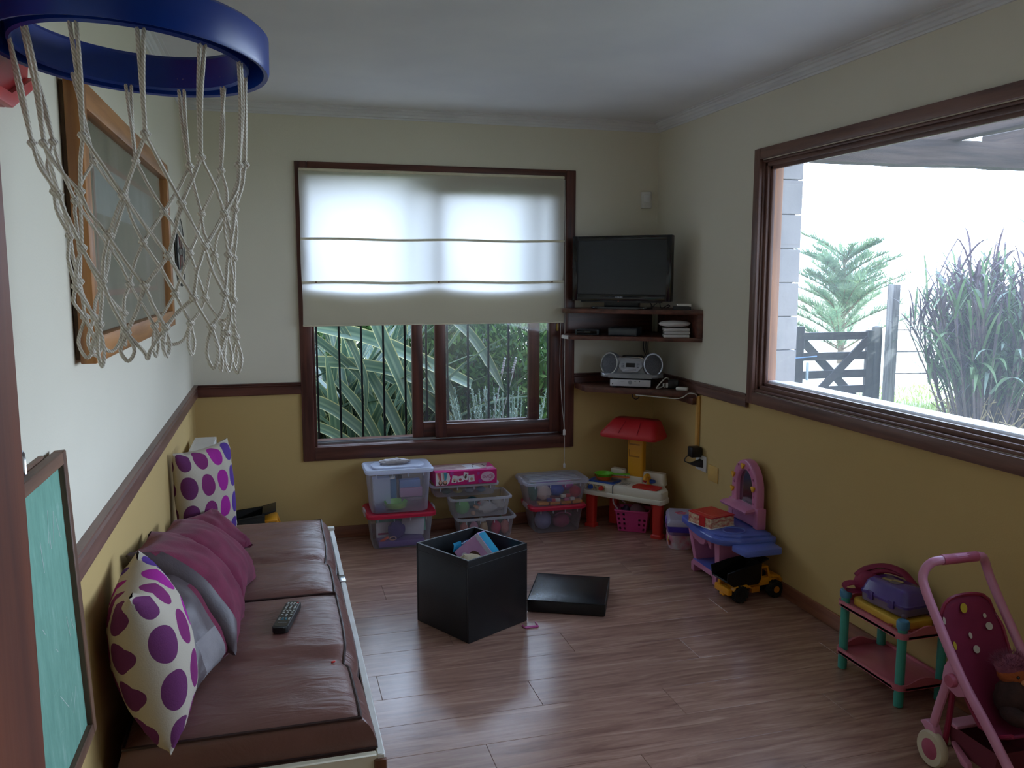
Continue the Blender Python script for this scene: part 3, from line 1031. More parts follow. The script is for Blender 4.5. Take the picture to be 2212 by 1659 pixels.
for i in range(2400):
    b0, tp, a, q = rg.choice(tops)
    t = rg.uniform(0.25, 1.0)
    p = b0.lerp(tp, t)
    dense.mi = 0 if rg.random() < (0.25 + 0.6 * (p.z / 2.2)) else 1
    blade_mesh(dense, p, rg.uniform(0, 2 * PI), rg.uniform(0.35, 0.8), rg.uniform(0.02, 0.035), rg.uniform(0.1, 0.8), rg.uniform(0.6, 2.2), 4, 0.2)
o = dense.build('small_leaves', PG, pc, recalc=False, smooth=False)
o['kind'] = 'stuff'
for i in range(150):
    b0, tp, a, q = rg.choice(tops)
    t = rg.uniform(0.3, 1.0)
    p = b0.lerp(tp, t)
    mb = MB()
    blade_mesh(mb, p, rg.uniform(PI * 0.9, PI * 2.1) if rg.random() < 0.7 else rg.uniform(0, 2 * PI), rg.uniform(0.7, 1.25), rg.uniform(0.035, 0.06), rg.uniform(0.15, 0.8), rg.uniform(1.4, 2.9), 8, 0.2, rg.uniform(-0.4, 0.4))
    if p.z < 0.9:
        mt = rg.choice((PG[1], PG[2], PG[1]))
    else:
        mt = rg.choice((PG[0], PG[0], PG[2], PG[1]))
    mb.build('leaf', mt, pc, recalc=False, ang=60)
dr = MB()
for i in range(160):
    a, q = rg.uniform(0, 2 * PI), rg.uniform(0.3, 1.25)
    dr.tube([(0.5 * q * math.cos(a), 0.45 * q * math.sin(a), 0.0), (0.6 * q * math.cos(a + .2), 0.5 * q * math.sin(a + .2), rg.uniform(0.1, 0.4)), (0.75 * q * math.cos(a + .4), 0.6 * q * math.sin(a + .4), rg.uniform(0.02, 0.5))], 0.006, 4)
o = dr.build('dry_straw', pm('dry_straw', rgb(176, 154, 116), 0.8, rgb(140, 118, 86), 5), pc)
o['kind'] = 'stuff'

# ---- wispy conifer beyond the gate
pt = thing('young_conifer', 'wispy pale green young conifer standing beyond the wooden gate', 'tree', (11.75, 15.7, GZ))
BARK = pm('conifer_bark', rgb(120, 104, 84), 0.9, rgb(90, 76, 60), 6)
MB().tube([(0, 0, 0), (0.03, 0, 1.3), (-0.02, 0, 2.4)], 0.07, 8, r1=0.02).build('trunk', BARK, pt)
br, nd = MB(), MB()
rp = random.Random(31)
NDL = [pm('conifer_needle', rgb(120, 150, 116), 0.7, rgb(150, 168, 124), 3, transl=0.5), pm('conifer_needle_dark', rgb(110, 140, 110), 0.7, None, 3, transl=0.5)]
for i in range(64):
    z0 = rp.uniform(0.15, 2.3)
    a = rp.uniform(0, 2 * PI)
    L = (1.75 - 0.40 * z0) * rp.uniform(0.7, 1.2)
    pts = [Vector((0, 0, z0)), Vector((math.cos(a) * L * 0.5, math.sin(a) * L * 0.5, z0 + L * 0.30)), Vector((math.cos(a) * L, math.sin(a) * L, z0 + L * 0.5))]
    pts = bez(pts, 5)
    br.tube(pts, 0.018, 5, r1=0.005)
    for k in range(300):
        t = rp.uniform(0.12, 1)
        j = t * (len(pts) - 1)
        p = pts[int(j)].lerp(pts[min(int(j) + 1, len(pts) - 1)], j - int(j))
        d = Vector((math.cos(a) * 0.6 + rp.uniform(-1, 1), math.sin(a) * 0.6 + rp.uniform(-1, 1), 0.5 + rp.uniform(-0.5, 1))).normalized() * rp.uniform(0.18, 0.38)
        s = d.cross(Vector((rp.uniform(-1, 1), rp.uniform(-1, 1), 1))).normalized() * 0.0065
        nd.mi = 0 if rp.random() < 0.65 else 1
        nd._f([nd._v(q) for q in (p - s, p + s, p + d)])
br.build('branches', BARK, pt)
o = nd.build('needles', NDL, pt, recalc=False, smooth=False)
o['kind'] = 'stuff'
# ================================================================ blind
def cloth_blind():
    m, n, l, out = newmat('cream_blind_cloth')
    d = n.new('ShaderNodeBsdfDiffuse')
    d.inputs[0].default_value = rgb(226, 220, 200)
    t = n.new('ShaderNodeBsdfTranslucent')
    t.inputs[0].default_value = rgb(246, 246, 244)
    tc = n.new('ShaderNodeTexCoord')
    nb = n.new('ShaderNodeTexNoise')
    nb.inputs['Scale'].default_value = 240
    l.new(tc.outputs['Object'], nb.inputs['Vector'])
    bp = n.new('ShaderNodeBump')
    bp.inputs['Strength'].default_value = 0.1
    bp.inputs['Distance'].default_value = 0.002
    l.new(nb.outputs['Fac'], bp.inputs['Height'])
    l.new(bp.outputs[0], d.inputs['Normal'])
    ms = n.new('ShaderNodeMixShader')
    ms.inputs[0].default_value = 0.60
    l.new(d.outputs[0], ms.inputs[1])
    l.new(t.outputs[0], ms.inputs[2])
    l.new(ms.outputs[0], out.inputs[0])
    return m
BLIND = cloth_blind()
BLIND2 = pm('cream_blind_hem', rgb(216, 208, 184), 0.9, rgb(206, 198, 174), 20, spec=0.1)
BX0, BX1, BYY = 0.142, 1.688, 4.905
bl_ = thing('roman_blind', 'cream roman blind half lowered over the back window', 'blind', (0, 0, 0))
def sheet(z0, z1, dy, amp, name, mat, nu=40, nv=14, par=bl_, pinch=0.0):
    mb = MB()
    def fn(u, v):
        x = BX0 + (BX1 - BX0) * u
        z = z0 + (z1 - z0) * v
        k = math.sin(PI * v)
        yy = BYY + dy + amp * k * (nz(x * 2.2, z * 1.1, 3.1) + 0.5 * nz(x * 5 + z * 2, z * 2, 9.0))
        x += 0.004 * nz(0, z * 4, u * 3)
        return (x, yy, z)
    mb.grid(fn, nu, nv)
    return mb.build(name, mat, par, recalc=False, ang=60)
sheet(1.742, 2.118, 0, 0.010, 'upper_cloth', BLIND)
sheet(1.500, 1.742, 0, 0.012, 'middle_cloth', BLIND)
# lower fold: the cloth hangs in a double loop, its back edge scalloped between the cord ties
mb = MB()
def fold_back(u, v):
    x = BX0 + 0.012 + (BX1 - BX0 - 0.024) * u
    s = abs(math.sin(u * 2 * PI)) ** 0.7
    zt = 1.478 - 0.028 * s
    return (x, BYY + 0.016 + 0.006 * nz(x * 3, v, 1), 1.262 + (zt - 1.262) * v)
mb.grid(fold_back, 40, 6)
mb.build('fold_back_layer', BLIND2, bl_, recalc=False)
sheet(1.257, 1.500, -0.010, 0.006, 'bottom_fold', BLIND)
MB().b2(BX0, BX1, BYY - 0.011, BYY + 0.017, 1.254, 1.262, 0.002, 1).build('hem_bar', BLIND2, bl_)
MB().b2(BX0, BX1, BYY - 0.008, RY1 - 0.019, 2.112, 2.128, 0.003, 1).build('head_rail', BLIND2, bl_)
for z in (1.742, 1.500):
    mb = MB()
    mb.tube([(BX0 + (BX1 - BX0) * k / 20, BYY - 0.006, z + 0.003 * math.sin(k * .7)) for k in range(21)], 0.007, 6, flat=1.0)
    mb.build('batten_seam', BLIND2, bl_)
for u in (0.05, 0.5, 0.95):
    x = BX0 + (BX1 - BX0) * u
    MB().cyl((x, BYY - 0.016, 1.502), (x, BYY - 0.006, 1.502), 0.005, seg=8).build('ring', pm('blind_ring', rgb(120, 90, 60), 0.5), bl_)
mb = MB()
mb.tube(bez([(1.694, BYY + 0.01, 2.11), (1.697, BYY, 1.6), (1.699, BYY, 1.15), (1.698, BYY, 0.8), (1.700, BYY, 0.585)], 6), 0.0022, 5)
mb.tube(bez([(1.690, BYY + 0.01, 2.11), (1.680, BYY, 1.5), (1.668, BYY, 1.05), (1.680, BYY, 0.8), (1.700, BYY, 0.60)], 6), 0.0018, 5)
mb.tube(bez([(1.700, BYY, 0.565), (1.703, BYY, 0.48), (1.702, BYY, 0.37)], 4), 0.0018, 5)
mb.build('pull_cord', CORD_W, bl_)
MB().lathe([(0.003, 0.552), (0.009, 0.556), (0.009, 0.585), (0.004, 0.592)], (1.700, BYY, 0), 10).build('cord_toggle', WHITEP, bl_)
MB().lathe([(0.002, 0.345), (0.007, 0.348), (0.008, 0.368), (0.003, 0.378)], (1.702, BYY, 0), 10).build('cord_weight', WHITEP, bl_)

# ================================================================ motion sensor
sn = thing('motion_sensor', 'small white motion sensor high on the back wall near the corner', 'sensor', (2.240, RY1, 2.003), rz=math.radians(-12))
mb = MB()
mb.prism([(-0.034, 0), (0.034, 0), (0.034, -0.020), (0.022, -0.038), (-0.022, -0.038), (-0.034, -0.020)], -0.050, 0.050, bev=0.005)
mb.build('housing', WHITEP, sn)
MB().prism([(-0.025, -0.030), (0.025, -0.030), (0.016, -0.042), (-0.016, -0.042)], -0.014, 0.032, bev=0.003).build('lens', pm('sensor_lens', rgb(236, 236, 236), 0.2), sn)

# ================================================================ corner shelves
PA, PB, PC, PD = (1.800, RY1 - 0.001), (1.683, 4.722), (RX1 - 0.001, 4.318), (RX1 - 0.001, RY1 - 0.001)
PA = (1.72, RY1 - 0.001)
sh = thing('corner_shelf', 'dark wooden two-board corner shelf unit carrying the television', 'shelf', (0, 0, 0))
SHX = wood('dark_shelf_wood', rgb(104, 62, 48), rgb(68, 36, 28), 0.35, 'x', spec=0.5)
top_poly = [PA, (1.66, 4.84), (1.672, 4.735), PC, PD]
MB().prism(top_poly, 1.318, 1.345, bev=0.003).build('top_board', SHX, sh)
MB().prism(top_poly, 1.163, 1.187, bev=0.003).build('bottom_board', SHX, sh)
MB().prism([(RX1 - 0.025, 4.334), (RX1 - 0.001, 4.318), (RX1 - 0.001, 4.86), (RX1 - 0.025, 4.86)], 1.187, 1.318, bev=0.001).build('side_panel', SHX, sh)
MB().prism([(1.73, RY1 - 0.02), (1.73, RY1 - 0.001), (2.29, RY1 - 0.001), (2.29, RY1 - 0.02)], 1.187, 1.318).build('back_panel', SHX, sh)
MB().box((1.6585, 4.788, 1.1745), (0.003, 0.09, 0.020), math.radians(6.5), 0.0008, 1).build('lit_end_face', pm('window_lit_end_paint', rgb(214, 206, 196), 0.4), sh)  # pale strip paints the window light caught by the board's end
ls = thing('corner_shelf', 'lower dark corner shelf at chair-rail height holding the stereo', 'shelf', (0, 0, 0))
MB().prism([(1.775, RY1 - 0.021), (1.775, 4.87), (1.775, 4.745), (RX1 - 0.021, 4.330), (RX1 - 0.021, RY1 - 0.021)], 0.845, 0.880, bev=0.003).build('board', SHX, ls)
MB().prism([(RX1 - 0.045, 4.34), (RX1 - 0.001, 4.34), (RX1 - 0.001, 4.80), (RX1 - 0.045, 4.80)], 0.805, 0.845, bev=0.003).build('wall_batten', SHX, ls)
mb = MB()
mb.tube(bez([(2.02, 4.60, 0.846), (2.02, 4.595, 0.825), (2.035, 4.585, 0.812), (2.05, 4.575, 0.822), (2.05, 4.575, 0.835)], 4), 0.003, 6)
mb.build('hook', BLACK, ls)

# ================================================================ television
tvd = Vector((math.cos(math.radians(-40)), math.sin(math.radians(-40)), 0))
tv = thing('television', 'black flat television standing on the corner shelf', 'television', (1.965, 4.655, 1.3452), math.radians(-40))
MB().b2(-0.30, 0.30, -0.020, 0.030, 0.045, 0.425, 0.006, 2).b2(-0.2, 0.2, 0.028, 0.075, 0.12, 0.38, 0.02, 2).build('cabinet', BLACK, tv)
mb = MB()
mb.b2(-0.300, -0.268, -0.028, -0.018, 0.045, 0.425, 0.003).b2(0.268, 0.300, -0.028, -0.018, 0.045, 0.425, 0.003)
mb.b2(-0.27, 0.27, -0.028, -0.018, 0.398, 0.425, 0.003).b2(-0.27, 0.27, -0.028, -0.018, 0.045, 0.086, 0.003)
mb.build('bezel', BLACKG, tv)
MB().b2(-0.269, 0.269, -0.0225, -0.019, 0.085, 0.399).build('screen', pm('dark_screen', rgb(26, 29, 31), 0.22, rgb(24, 27, 29), 1), tv)
mb = MB()
mb.prism([(-0.25, 0.0), (0.25, 0.0), (0.12, -0.012), (-0.12, -0.012)], 0.036, 0.0475, A=TR(0, -0.016, 0), bev=0.002)
mb.build('lower_lip', BLACK, tv)
MB().b2(-0.105, 0.105, -0.012, 0.03, 0.010, 0.05, 0.004).build('stand_neck', BLACK, tv)
MB().prism(rpoly(0.36, 0.17, 0.06), 0.0, 0.012, A=TR(0, 0.0, 0), bev=0.003).build('stand_base', BLACKG, tv)
text_mesh('NOBLEX', 0.0125, pm('grey_print', rgb(176, 180, 184), 0.4), 'maker_mark', tv, TR(-0.01, -0.0285, 0.067) @ Matrix.Rotation(PI / 2, 4, 'X'))
MB().cyl((-0.012, -0.029, 0.0435), (-0.012, -0.024, 0.0435), 0.003, seg=8).build('standby_lamp', pm('red_lamp', rgb(150, 50, 36), 0.4), tv)
cb = MB()
cb.tube(bez([(2.10, 4.64, 1.42), (2.13, 4.60, 1.37), (2.11, 4.56, 1.351), (2.16, 4.55, 1.40), (2.17, 4.6, 1.42)], 5), 0.0025, 5)
cb.tube(bez([(2.18, 4.60, 1.41), (2.16, 4.53, 1.352), (2.19, 4.50, 1.37), (2.21, 4.52, 1.36), (2.19, 4.55, 1.35)], 5), 0.0025, 5)
tag(cb.build('cable', BLACK), 'thin black cables looping beside the television stand', 'cable')
ph = thing('handset', 'white and black handset lying right of the television', 'handset', (2.238, 4.418, 1.3452), math.radians(-28))
MB().prism(rpoly(0.10, 0.055, 0.012), 0, 0.022, A=Matrix.Rotation(math.radians(0), 4, 'Y'), bev=0.004).build('body', BLACK, ph)
MB().prism(rpoly(0.082, 0.052, 0.010, cx=0.010), 0.018, 0.034, bev=0.004).build('cover', WHITEP, ph)

# things inside the upper shelf
def slab(name, label, cat, loc, rz, size, mat, bev=0.003, group=None):
    o = MB().box((0, 0, size[2] / 2), size, 0, bev, 2).build(name, mat)
    return tag(o, label, cat, group, loc, rz)
dk = thing('disc_player', 'dark flat player inside the shelf below the television', 'player', (1.985, 4.645, 1.1872), math.radians(-36))
MB().b2(-0.085, 0.085, -0.07, 0.08, 0.004, 0.048, 0.003).build('body', pm('dark_grey_casing', rgb(46, 50, 54), 0.35), dk)
MB().b2(-0.08, 0.08, -0.073, -0.069, 0.010, 0.042, 0.001).build('front_panel', pm('grey_front_panel', rgb(62, 68, 72), 0.3), dk)
for sx in (-1, 1):
    MB().b2(sx * 0.07 - 0.01, sx * 0.07 + 0.01, -0.06, 0.07, 0, 0.004).build('foot', BLACK, dk)
db = thing('set_top_box', 'low dark box at the left inside the upper corner shelf', 'box', (1.80, 4.775, 1.1872), math.radians(-28))
MB().b2(-0.07, 0.07, -0.05, 0.06, 0.002, 0.033, 0.003).build('body', pm('dark_grey_casing2', rgb(52, 58, 62), 0.35), db)
MB().b2(-0.06, 0.06, -0.052, -0.048, 0.008, 0.028, 0.001).build('front_panel', BLACKG, db)
DVDW = plast('white_case', 218, 216, 214, 0.4)
rzs = math.radians(-20)
for k in range(3):
    c = thing('disc_case', ['bottom', 'middle', 'top'][k] + ' white disc case of the pile in the upper corner shelf', 'case', (2.218 + 0.003 * (k % 2), 4.450, 1.1872 + 0.0182 * k), rzs + 0.02 * (k - 1), 'white cases stacked in the corner shelf')
    MB().b2(-0.072, 0.072, -0.055, 0.055, 0.0004, 0.0160, 0.002).build('shell', DVDW, c)
    MB().b2(-0.0735, 0.0735, -0.0565, 0.05, 0.0075, 0.0090).build('seam', pm('case_seam', rgb(160, 158, 156), 0.5), c)
    MB().b2(-0.065, 0.065, -0.0568, -0.0545, 0.003, 0.013, 0.001).build('spine_label', pm('case_label_%d' % k, rgb(205, 205, 206), 0.5), c)
mb = MB()
def clothf(p):
    return 1 + 0.10 * nz(p.x * 3, p.y * 3, p.z * 3 + 4)
mb.ball((0, 0, 0.020), (0.092, 0.062, 0.019), 24, f=clothf)
tag(mb.build('folded_cloth', pm('white_cloth', rgb(220, 216, 216), 0.9, None, 8)), 'folded white cloth on top of the white disc cases', 'cloth', None, (2.210, 4.452, 1.2435), rzs)

# ================================================================ stereo and player on the lower shelf
pl = thing('disc_player', 'white-fronted flat player under the silver stereo', 'player', (2.030, 4.635, 0.8803), math.radians(-32))
MB().b2(-0.118, 0.118, -0.055, 0.14, 0.008, 0.046, 0.002).build('body', BLACK, pl)
MB().b2(-0.120, 0.120, -0.064, -0.054, 0.010, 0.050, 0.002).build('front_panel', pm('pale_silver_front', rgb(198, 198, 202), 0.35), pl)
MB().cyl((0, -0.066, 0.034), (0, -0.063, 0.034), 0.012, seg=18).build('jog_dial', SILVER, pl)
for x, z in ((-0.105, 0.022), (0.055, 0.040)):
    MB().cyl((x, -0.0655, z), (x, -0.063, z), 0.003, seg=8).build('button', BLACK, pl)
for x in (-0.04, -0.055, 0.03):
    MB().b2(x - 0.006, x + 0.006, -0.0648, -0.0632, 0.038, 0.040).build('button', GREYP, pl)
for sx in (-1, 1):
    for yy in (-0.04, 0.1):
        MB().cyl((sx * 0.1, yy, 0), (sx * 0.1, yy, 0.009), 0.01, seg=10).build('foot', BLACK, pl)
st = thing('stereo', 'silver portable stereo with two round speakers on the lower corner shelf', 'stereo', (2.030, 4.64, 0.9305), math.radians(-32))
mb = MB()
mb.prism(rpoly(0.25, 0.13, 0.03), 0.018, 0.125, A=TR(0, 0.03, 0), bev=0.012)
mb.build('body', SILVER, st)
MB().prism(rpoly(0.37, 0.15, 0.06), 0.008, 0.034, A=TR(0, 0.01, 0), bev=0.010).build('base', SILVER, st)
DKG = pm('speaker_mesh', rgb(96, 98, 104), 0.6, rgb(70, 72, 78), 240, amount=1.0, bump=0.4, bscale=260)
for sx in (-1, 1):
    R = Matrix.Rotation(sx * math.radians(20), 3, 'Z') @ Matrix.Rotation(math.radians(78), 3, 'X')
    c = Vector((sx * 0.128, -0.020, 0.086))
    MB().lathe([(0.054, -0.07), (0.064, -0.03), (0.064, 0.000), (0.060, 0.006)], c, 28, R, sx=0.95, sy=1.12).build('speaker_shell', SILVER, st)
    ring = MB()
    ring.lathe([(0.0605, 0.004), (0.0605, 0.010), (0.054, 0.010), (0.054, 0.006)], c, 28, R, sx=0.95, sy=1.12, cap=False)
    ring.build('speaker_ring', CHROME, st)
    MB().lathe([(0.054, 0.005), (0.045, 0.010), (0.02, 0.014), (0.001, 0.015)], c, 28, R, sx=0.95, sy=1.12).build('speaker_grille', DKG, st)
Rf = Matrix.Rotation(math.radians(62), 4, 'X')
Af = TR(0, -0.044, 0.080) @ Rf
mb = MB()
mb.prism([(-0.062, 0.030), (0.062, 0.030), (0.070, -0.005), (0.045, -0.040), (-0.045, -0.040), (-0.070, -0.005)], -0.012, 0.006, A=Af, bev=0.004)
mb.build('front_panel', pm('stereo_front_panel', rgb(168, 170, 176), 0.35), st)
MB().prism([(-0.026, 0.014), (0.026, 0.014), (0.026, -0.012), (-0.026, -0.012)], 0.005, 0.0075, A=Af).build('display', BLACKG, st)
for x in (-0.05, -0.042, 0.042, 0.05):
    for yy in (-0.012, -0.002, 0.008):
        MB().prism(rpoly(0.006, 0.006, 0.002, 2, x, yy), 0.005, 0.0085, A=Af).build('button', GREYP, st)
MB().prism(rpoly(0.07, 0.012, 0.005, 3, 0, -0.028), 0.005, 0.008, A=Af).build('key_row', CHROME, st)
MB().prism(rpoly(0.12, 0.09, 0.03, 4, 0, 0.03), 0.124, 0.134, bev=0.003).build('disc_lid', BLACK, st)
mb = MB()
mb.tube(bez([(-0.07, -0.028, 0.126), (-0.03, -0.036, 0.130), (0.03, -0.036, 0.130), (0.07, -0.028, 0.126)], 5), 0.003, 6)
mb.build('lid_trim', CHROME, st)
for sx in (-1, 1):
    MB().b2(sx * 0.09 - 0.012, sx * 0.09 + 0.012, -0.04, 0.06, 0, 0.010, 0.002).build('foot', BLACK, st)
cb = MB()
cb.tube(bez([(2.245, 4.55, 0.905), (2.19, 4.50, 0.945), (2.13, 4.48, 0.905), (2.13, 4.50, 0.884), (2.17, 4.52, 0.888)], 6), 0.004, 6)
cb.tube(bez([(2.15, 4.44, 0.897), (2.16, 4.48, 0.912), (2.185, 4.50, 0.908), (2.175, 4.53, 0.886)], 6), 0.003, 6)
tag(cb.build('cable', CORD_W), 'pale cable curling on the lower corner shelf right of the stereo', 'cable')
ad = thing('power_adapter', 'black power adapter block at the right of the lower corner shelf', 'adapter', (2.235, 4.50, 0.8803), math.radians(-30))
MB().b2(-0.03, 0.03, -0.025, 0.03, 0, 0.052, 0.005).build('body', BLACK, ad)
MB().b2(-0.042, -0.028, -0.027, -0.010, 0.006, 0.034, 0.003).build('plug', WHITEP, ad)
slab('plug_adapter', 'small white plug adapter on the right end of the lower corner shelf', 'adapter', (2.245, 4.405, 0.8803), math.radians(-40), (0.07, 0.035, 0.020), WHITEP, 0.007)
cb = MB()
for k in range(3):
    x = 2.27 - 0.015 * k
    cb.tube(bez([(x, RY1 - 0.015, 1.162), (x - 0.004, RY1 - 0.02, 1.08), (x + 0.008 * k, RY1 - 0.03, 1.00), (x - 0.02, RY1 - 0.05, 0.89)], 5), 0.0035, 5)
tag(cb.build('cable', BLACK), 'black cables hanging down the corner between the two shelves', 'cable')
cb = MB()
cb.tube(bez([(2.02, 4.552, 0.842), (2.12, 4.47, 0.838), (2.20, 4.40, 0.835), (2.235, 4.375, 0.845), (2.262, 4.35, 0.870), (2.29, 4.32, 0.866), (2.306, 4.345, 0.845)], 6), 0.0028, 6)
tag(cb.build('cable', CORD_W), 'white cable slung along the front edge under the lower shelf', 'cable')

# ================================================================ conduit, socket, cover plate on the right wall
DUCT = pm('yellow_painted_duct', rgb(216, 170, 88), 0.5, rgb(200, 150, 76), 4)
du = thing('cable_duct', 'yellow painted cable duct running down from the lower corner shelf', 'duct', (RX1, 4.350, 0))
MB().b2(-0.014, -0.001, -0.030, 0.002, 0.545, 0.855, 0.002, 1).build('channel', DUCT, du)
MB().b2(-0.017, -0.013, -0.027, -0.001, 0.545, 0.855, 0.001, 1).build('cover', DUCT, du)
so = thing('wall_socket', 'white wall socket with two black plugs below the cable duct', 'socket', (RX1, 4.283, 0.475))
MB().b2(-0.010, -0.001, -0.060, 0.060, -0.045, 0.045, 0.004).build('plate', WHITEP, so)
MB().b2(-0.075, -0.010, -0.015, 0.040, 0.035, 0.095, 0.006).build('plug', BLACK, so)
MB().rings([[(-0.010, -0.028, -0.022), (-0.010, 0.012, -0.022), (-0.010, 0.012, 0.022), (-0.010, -0.028, 0.022)], [(-0.045, -0.022, -0.016), (-0.045, 0.008, -0.016), (-0.045, 0.008, 0.012), (-0.045, -0.022, 0.012)], [(-0.07, 0.005, -0.008), (-0.07, 0.015, -0.008), (-0.07, 0.015, 0.002), (-0.07, 0.005, 0.002)]]).build('plug', BLACK, so)
MB().tube(bez([(-0.068, 0.012, -0.003), (-0.085, 0.05, 0.006), (-0.07, 0.055, 0.03), (-0.05, 0.02, 0.045)], 6), 0.0035, 6).build('flex', BLACK, so)
cp = MB().b2(-0.006, -0.001, -0.055, 0.055, -0.045, 0.045, 0.002).build('blank_plate', pm('yellow_painted_plate', rgb(222, 180, 100), 0.45))
tag(cp, 'blank yellow-painted cover plate beside the white wall socket', 'plate', None, (RX1, 4.150, 0.442))

# ================================================================ radiator behind the sofa
rd = thing('radiator', 'white panel radiator on the left wall in the far corner behind the sofa', 'radiator', (RX0, 4.45, 0))
RADW = pm('radiator_enamel', rgb(224, 224, 220), 0.35, rgb(212, 212, 208), 4)
MB().b2(0.035, 0.048, -0.235, 0.10, 0.14, 0.70, 0.004).b2(0.115, 0.128, -0.235, 0.10, 0.14, 0.70, 0.004).build('panel', RADW, rd)
mb = MB()
for k in range(22):
    yy = -0.225 + 0.315 * k / 21
    mb.b2(0.046, 0.117, yy - 0.004, yy + 0.004, 0.15, 0.69)
mb.build('fins', RADW, rd)
mb = MB()
mb.b2(0.030, 0.040, -0.240, 0.105, 0.700, 0.712).b2(0.122, 0.133, -0.240, 0.105, 0.700, 0.712)
for k in range(33):
    yy = -0.235 + 0.335 * k / 32
    mb.b2(0.039, 0.123, yy - 0.005, yy + 0.005, 0.702, 0.711)
mb.build('top_grille', RADW, rd)
for yy in (-0.241, 0.106):
    mb = MB()
    mb.b2(0.030, 0.133, yy - 0.003, yy + 0.003, 0.14, 0.712)
    mb.build('end_cover', RADW, rd)
MB().b2(0.001, 0.036, -0.15, -0.11, 0.2, 0.6).b2(0.001, 0.036, 0.02, 0.06, 0.2, 0.6).build('bracket', RADW, rd)
MB().cyl((0.08, 0.10, 0.66), (0.08, 0.16, 0.66), 0.018, seg=12).cyl((0.05, 0.15, 0.66), (0.02, 0.15, 0.66), 0.012, seg=10).build('valve', pm('brown_valve', rgb(96, 60, 44), 0.5), rd)
for yy in (-0.19, 0.06):
    MB().cyl((0.08, yy, 0), (0.08, yy, 0.15), 0.010, seg=10).build('pipe', RADW, rd)

# ================================================================ framed picture on the left wall
fr = thing('framed_picture', 'large wooden framed landscape picture hanging on the left wall', 'picture', (RX0, 0, 0))
FW = wood('oak_picture_frame', rgb(176, 122, 70), rgb(136, 88, 46), 0.4, 'y')
FWZ = wood('oak_picture_frame_upright', rgb(176, 122, 70), rgb(136, 88, 46), 0.4, 'z')
PY_0, PY_1, PZ_0, PZ_1 = 2.15, 3.78, 1.335, 1.985
fwid = 0.062
xo, xi = 0.012, 0.048
def fbar(y0, y1, z0, z1, mt):
    MB().b2(xo, xi, y0, y1, z0, z1, 0.004, 2).build('frame_bar', mt, fr)
fbar(PY_0, PY_0 + fwid, PZ_0, PZ_1, FWZ)
fbar(PY_1 - fwid, PY_1, PZ_0, PZ_1, FWZ)
fbar(PY_0 + fwid, PY_1 - fwid, PZ_0, PZ_0 + fwid, FW)
fbar(PY_0 + fwid, PY_1 - fwid, PZ_1 - fwid, PZ_1, FW)
MB().b2(0.002, xo + 0.004, PY_0 + 0.01, PY_1 - 0.01, PZ_0 + 0.01, PZ_1 - 0.01).build('backing', pm('picture_backing', rgb(84, 64, 44), 0.8), fr)
def painting():
    m, n, l, out = newmat('faded_garden_print')
    b = n.new('ShaderNodeBsdfPrincipled')
    b.inputs['Roughness'].default_value = 0.6
    tc = n.new('ShaderNodeTexCoord')
    mp = n.new('ShaderNodeMapping')
    mp.inputs['Scale'].default_value = (1, 2.6, 1.0)
    l.new(tc.outputs['Object'], mp.inputs[0])
    a = n.new('ShaderNodeTexNoise')
    a.inputs['Scale'].default_value = 3
    a.inputs['Detail'].default_value = 5
    a.inputs['Roughness'].default_value = 0.6
    l.new(mp.outputs[0], a.inputs['Vector'])
    cr = n.new('ShaderNodeValToRGB')
    e = cr.color_ramp.elements
    e[0].position, e[0].color = 0.3, rgb(46, 54, 42)
    e[1].position, e[1].color = 0.72, rgb(150, 156, 150)
    q = e.new(0.45)
    q.color = rgb(88, 96, 76)
    q = e.new(0.56)
    q.color = rgb(116, 112, 92)
    l.new(a.outputs['Fac'], cr.inputs[0])
    l.new(cr.outputs[0], b.inputs['Base Color'])
    l.new(b.outputs[0], out.inputs[0])
    return m
PRT = painting()
MB().b2(xo + 0.004, xo + 0.008, PY_0 + fwid - 0.005, PY_1 - fwid + 0.005, PZ_0 + fwid - 0.005, PZ_1 - fwid + 0.005).build('print', PRT, fr)
PINK = pm('faded_pink_border', rgb(150, 104, 90), 0.7, rgb(130, 88, 76), 6)
iy0, iy1, iz0, iz1 = 2.38, 3.50, 1.485, 1.845
for y0, y1, z0, z1 in ((iy0, iy0 + 0.022, iz0, iz1), (iy1 - 0.022, iy1, iz0, iz1), (iy0 + 0.022, iy1 - 0.022, iz0, iz0 + 0.016), (iy0 + 0.022, iy1 - 0.022, iz1 - 0.016, iz1)):
    MB().b2(xo + 0.008, xo + 0.0088, y0, y1, z0, z1).build('border_strip', PINK, fr)
SKYP = pm('pale_picture_sky', rgb(160, 172, 172), 0.6, rgb(120, 134, 128), 2.2, stretch=(1, 5, 1.4), detail=7)
MB().b2(xo + 0.008, xo + 0.0085, iy0 + 0.022, iy1 - 0.022, 1.70, iz1 - 0.016).build('inner_sky', SKYP, fr)
MB().b2(xi - 0.018, xi - 0.015, PY_0 + fwid - 0.004, PY_1 - fwid + 0.004, PZ_0 + fwid - 0.004, PZ_1 - fwid + 0.004).build('glazing', glass('picture_glass'), fr)
MB().b2(0.001, 0.03, 2.10, 2.16, PZ_1 - 0.002, PZ_1 + 0.012, 0.003).build('hanger', pm('hanger_wood', rgb(110, 70, 40), 0.6), fr)

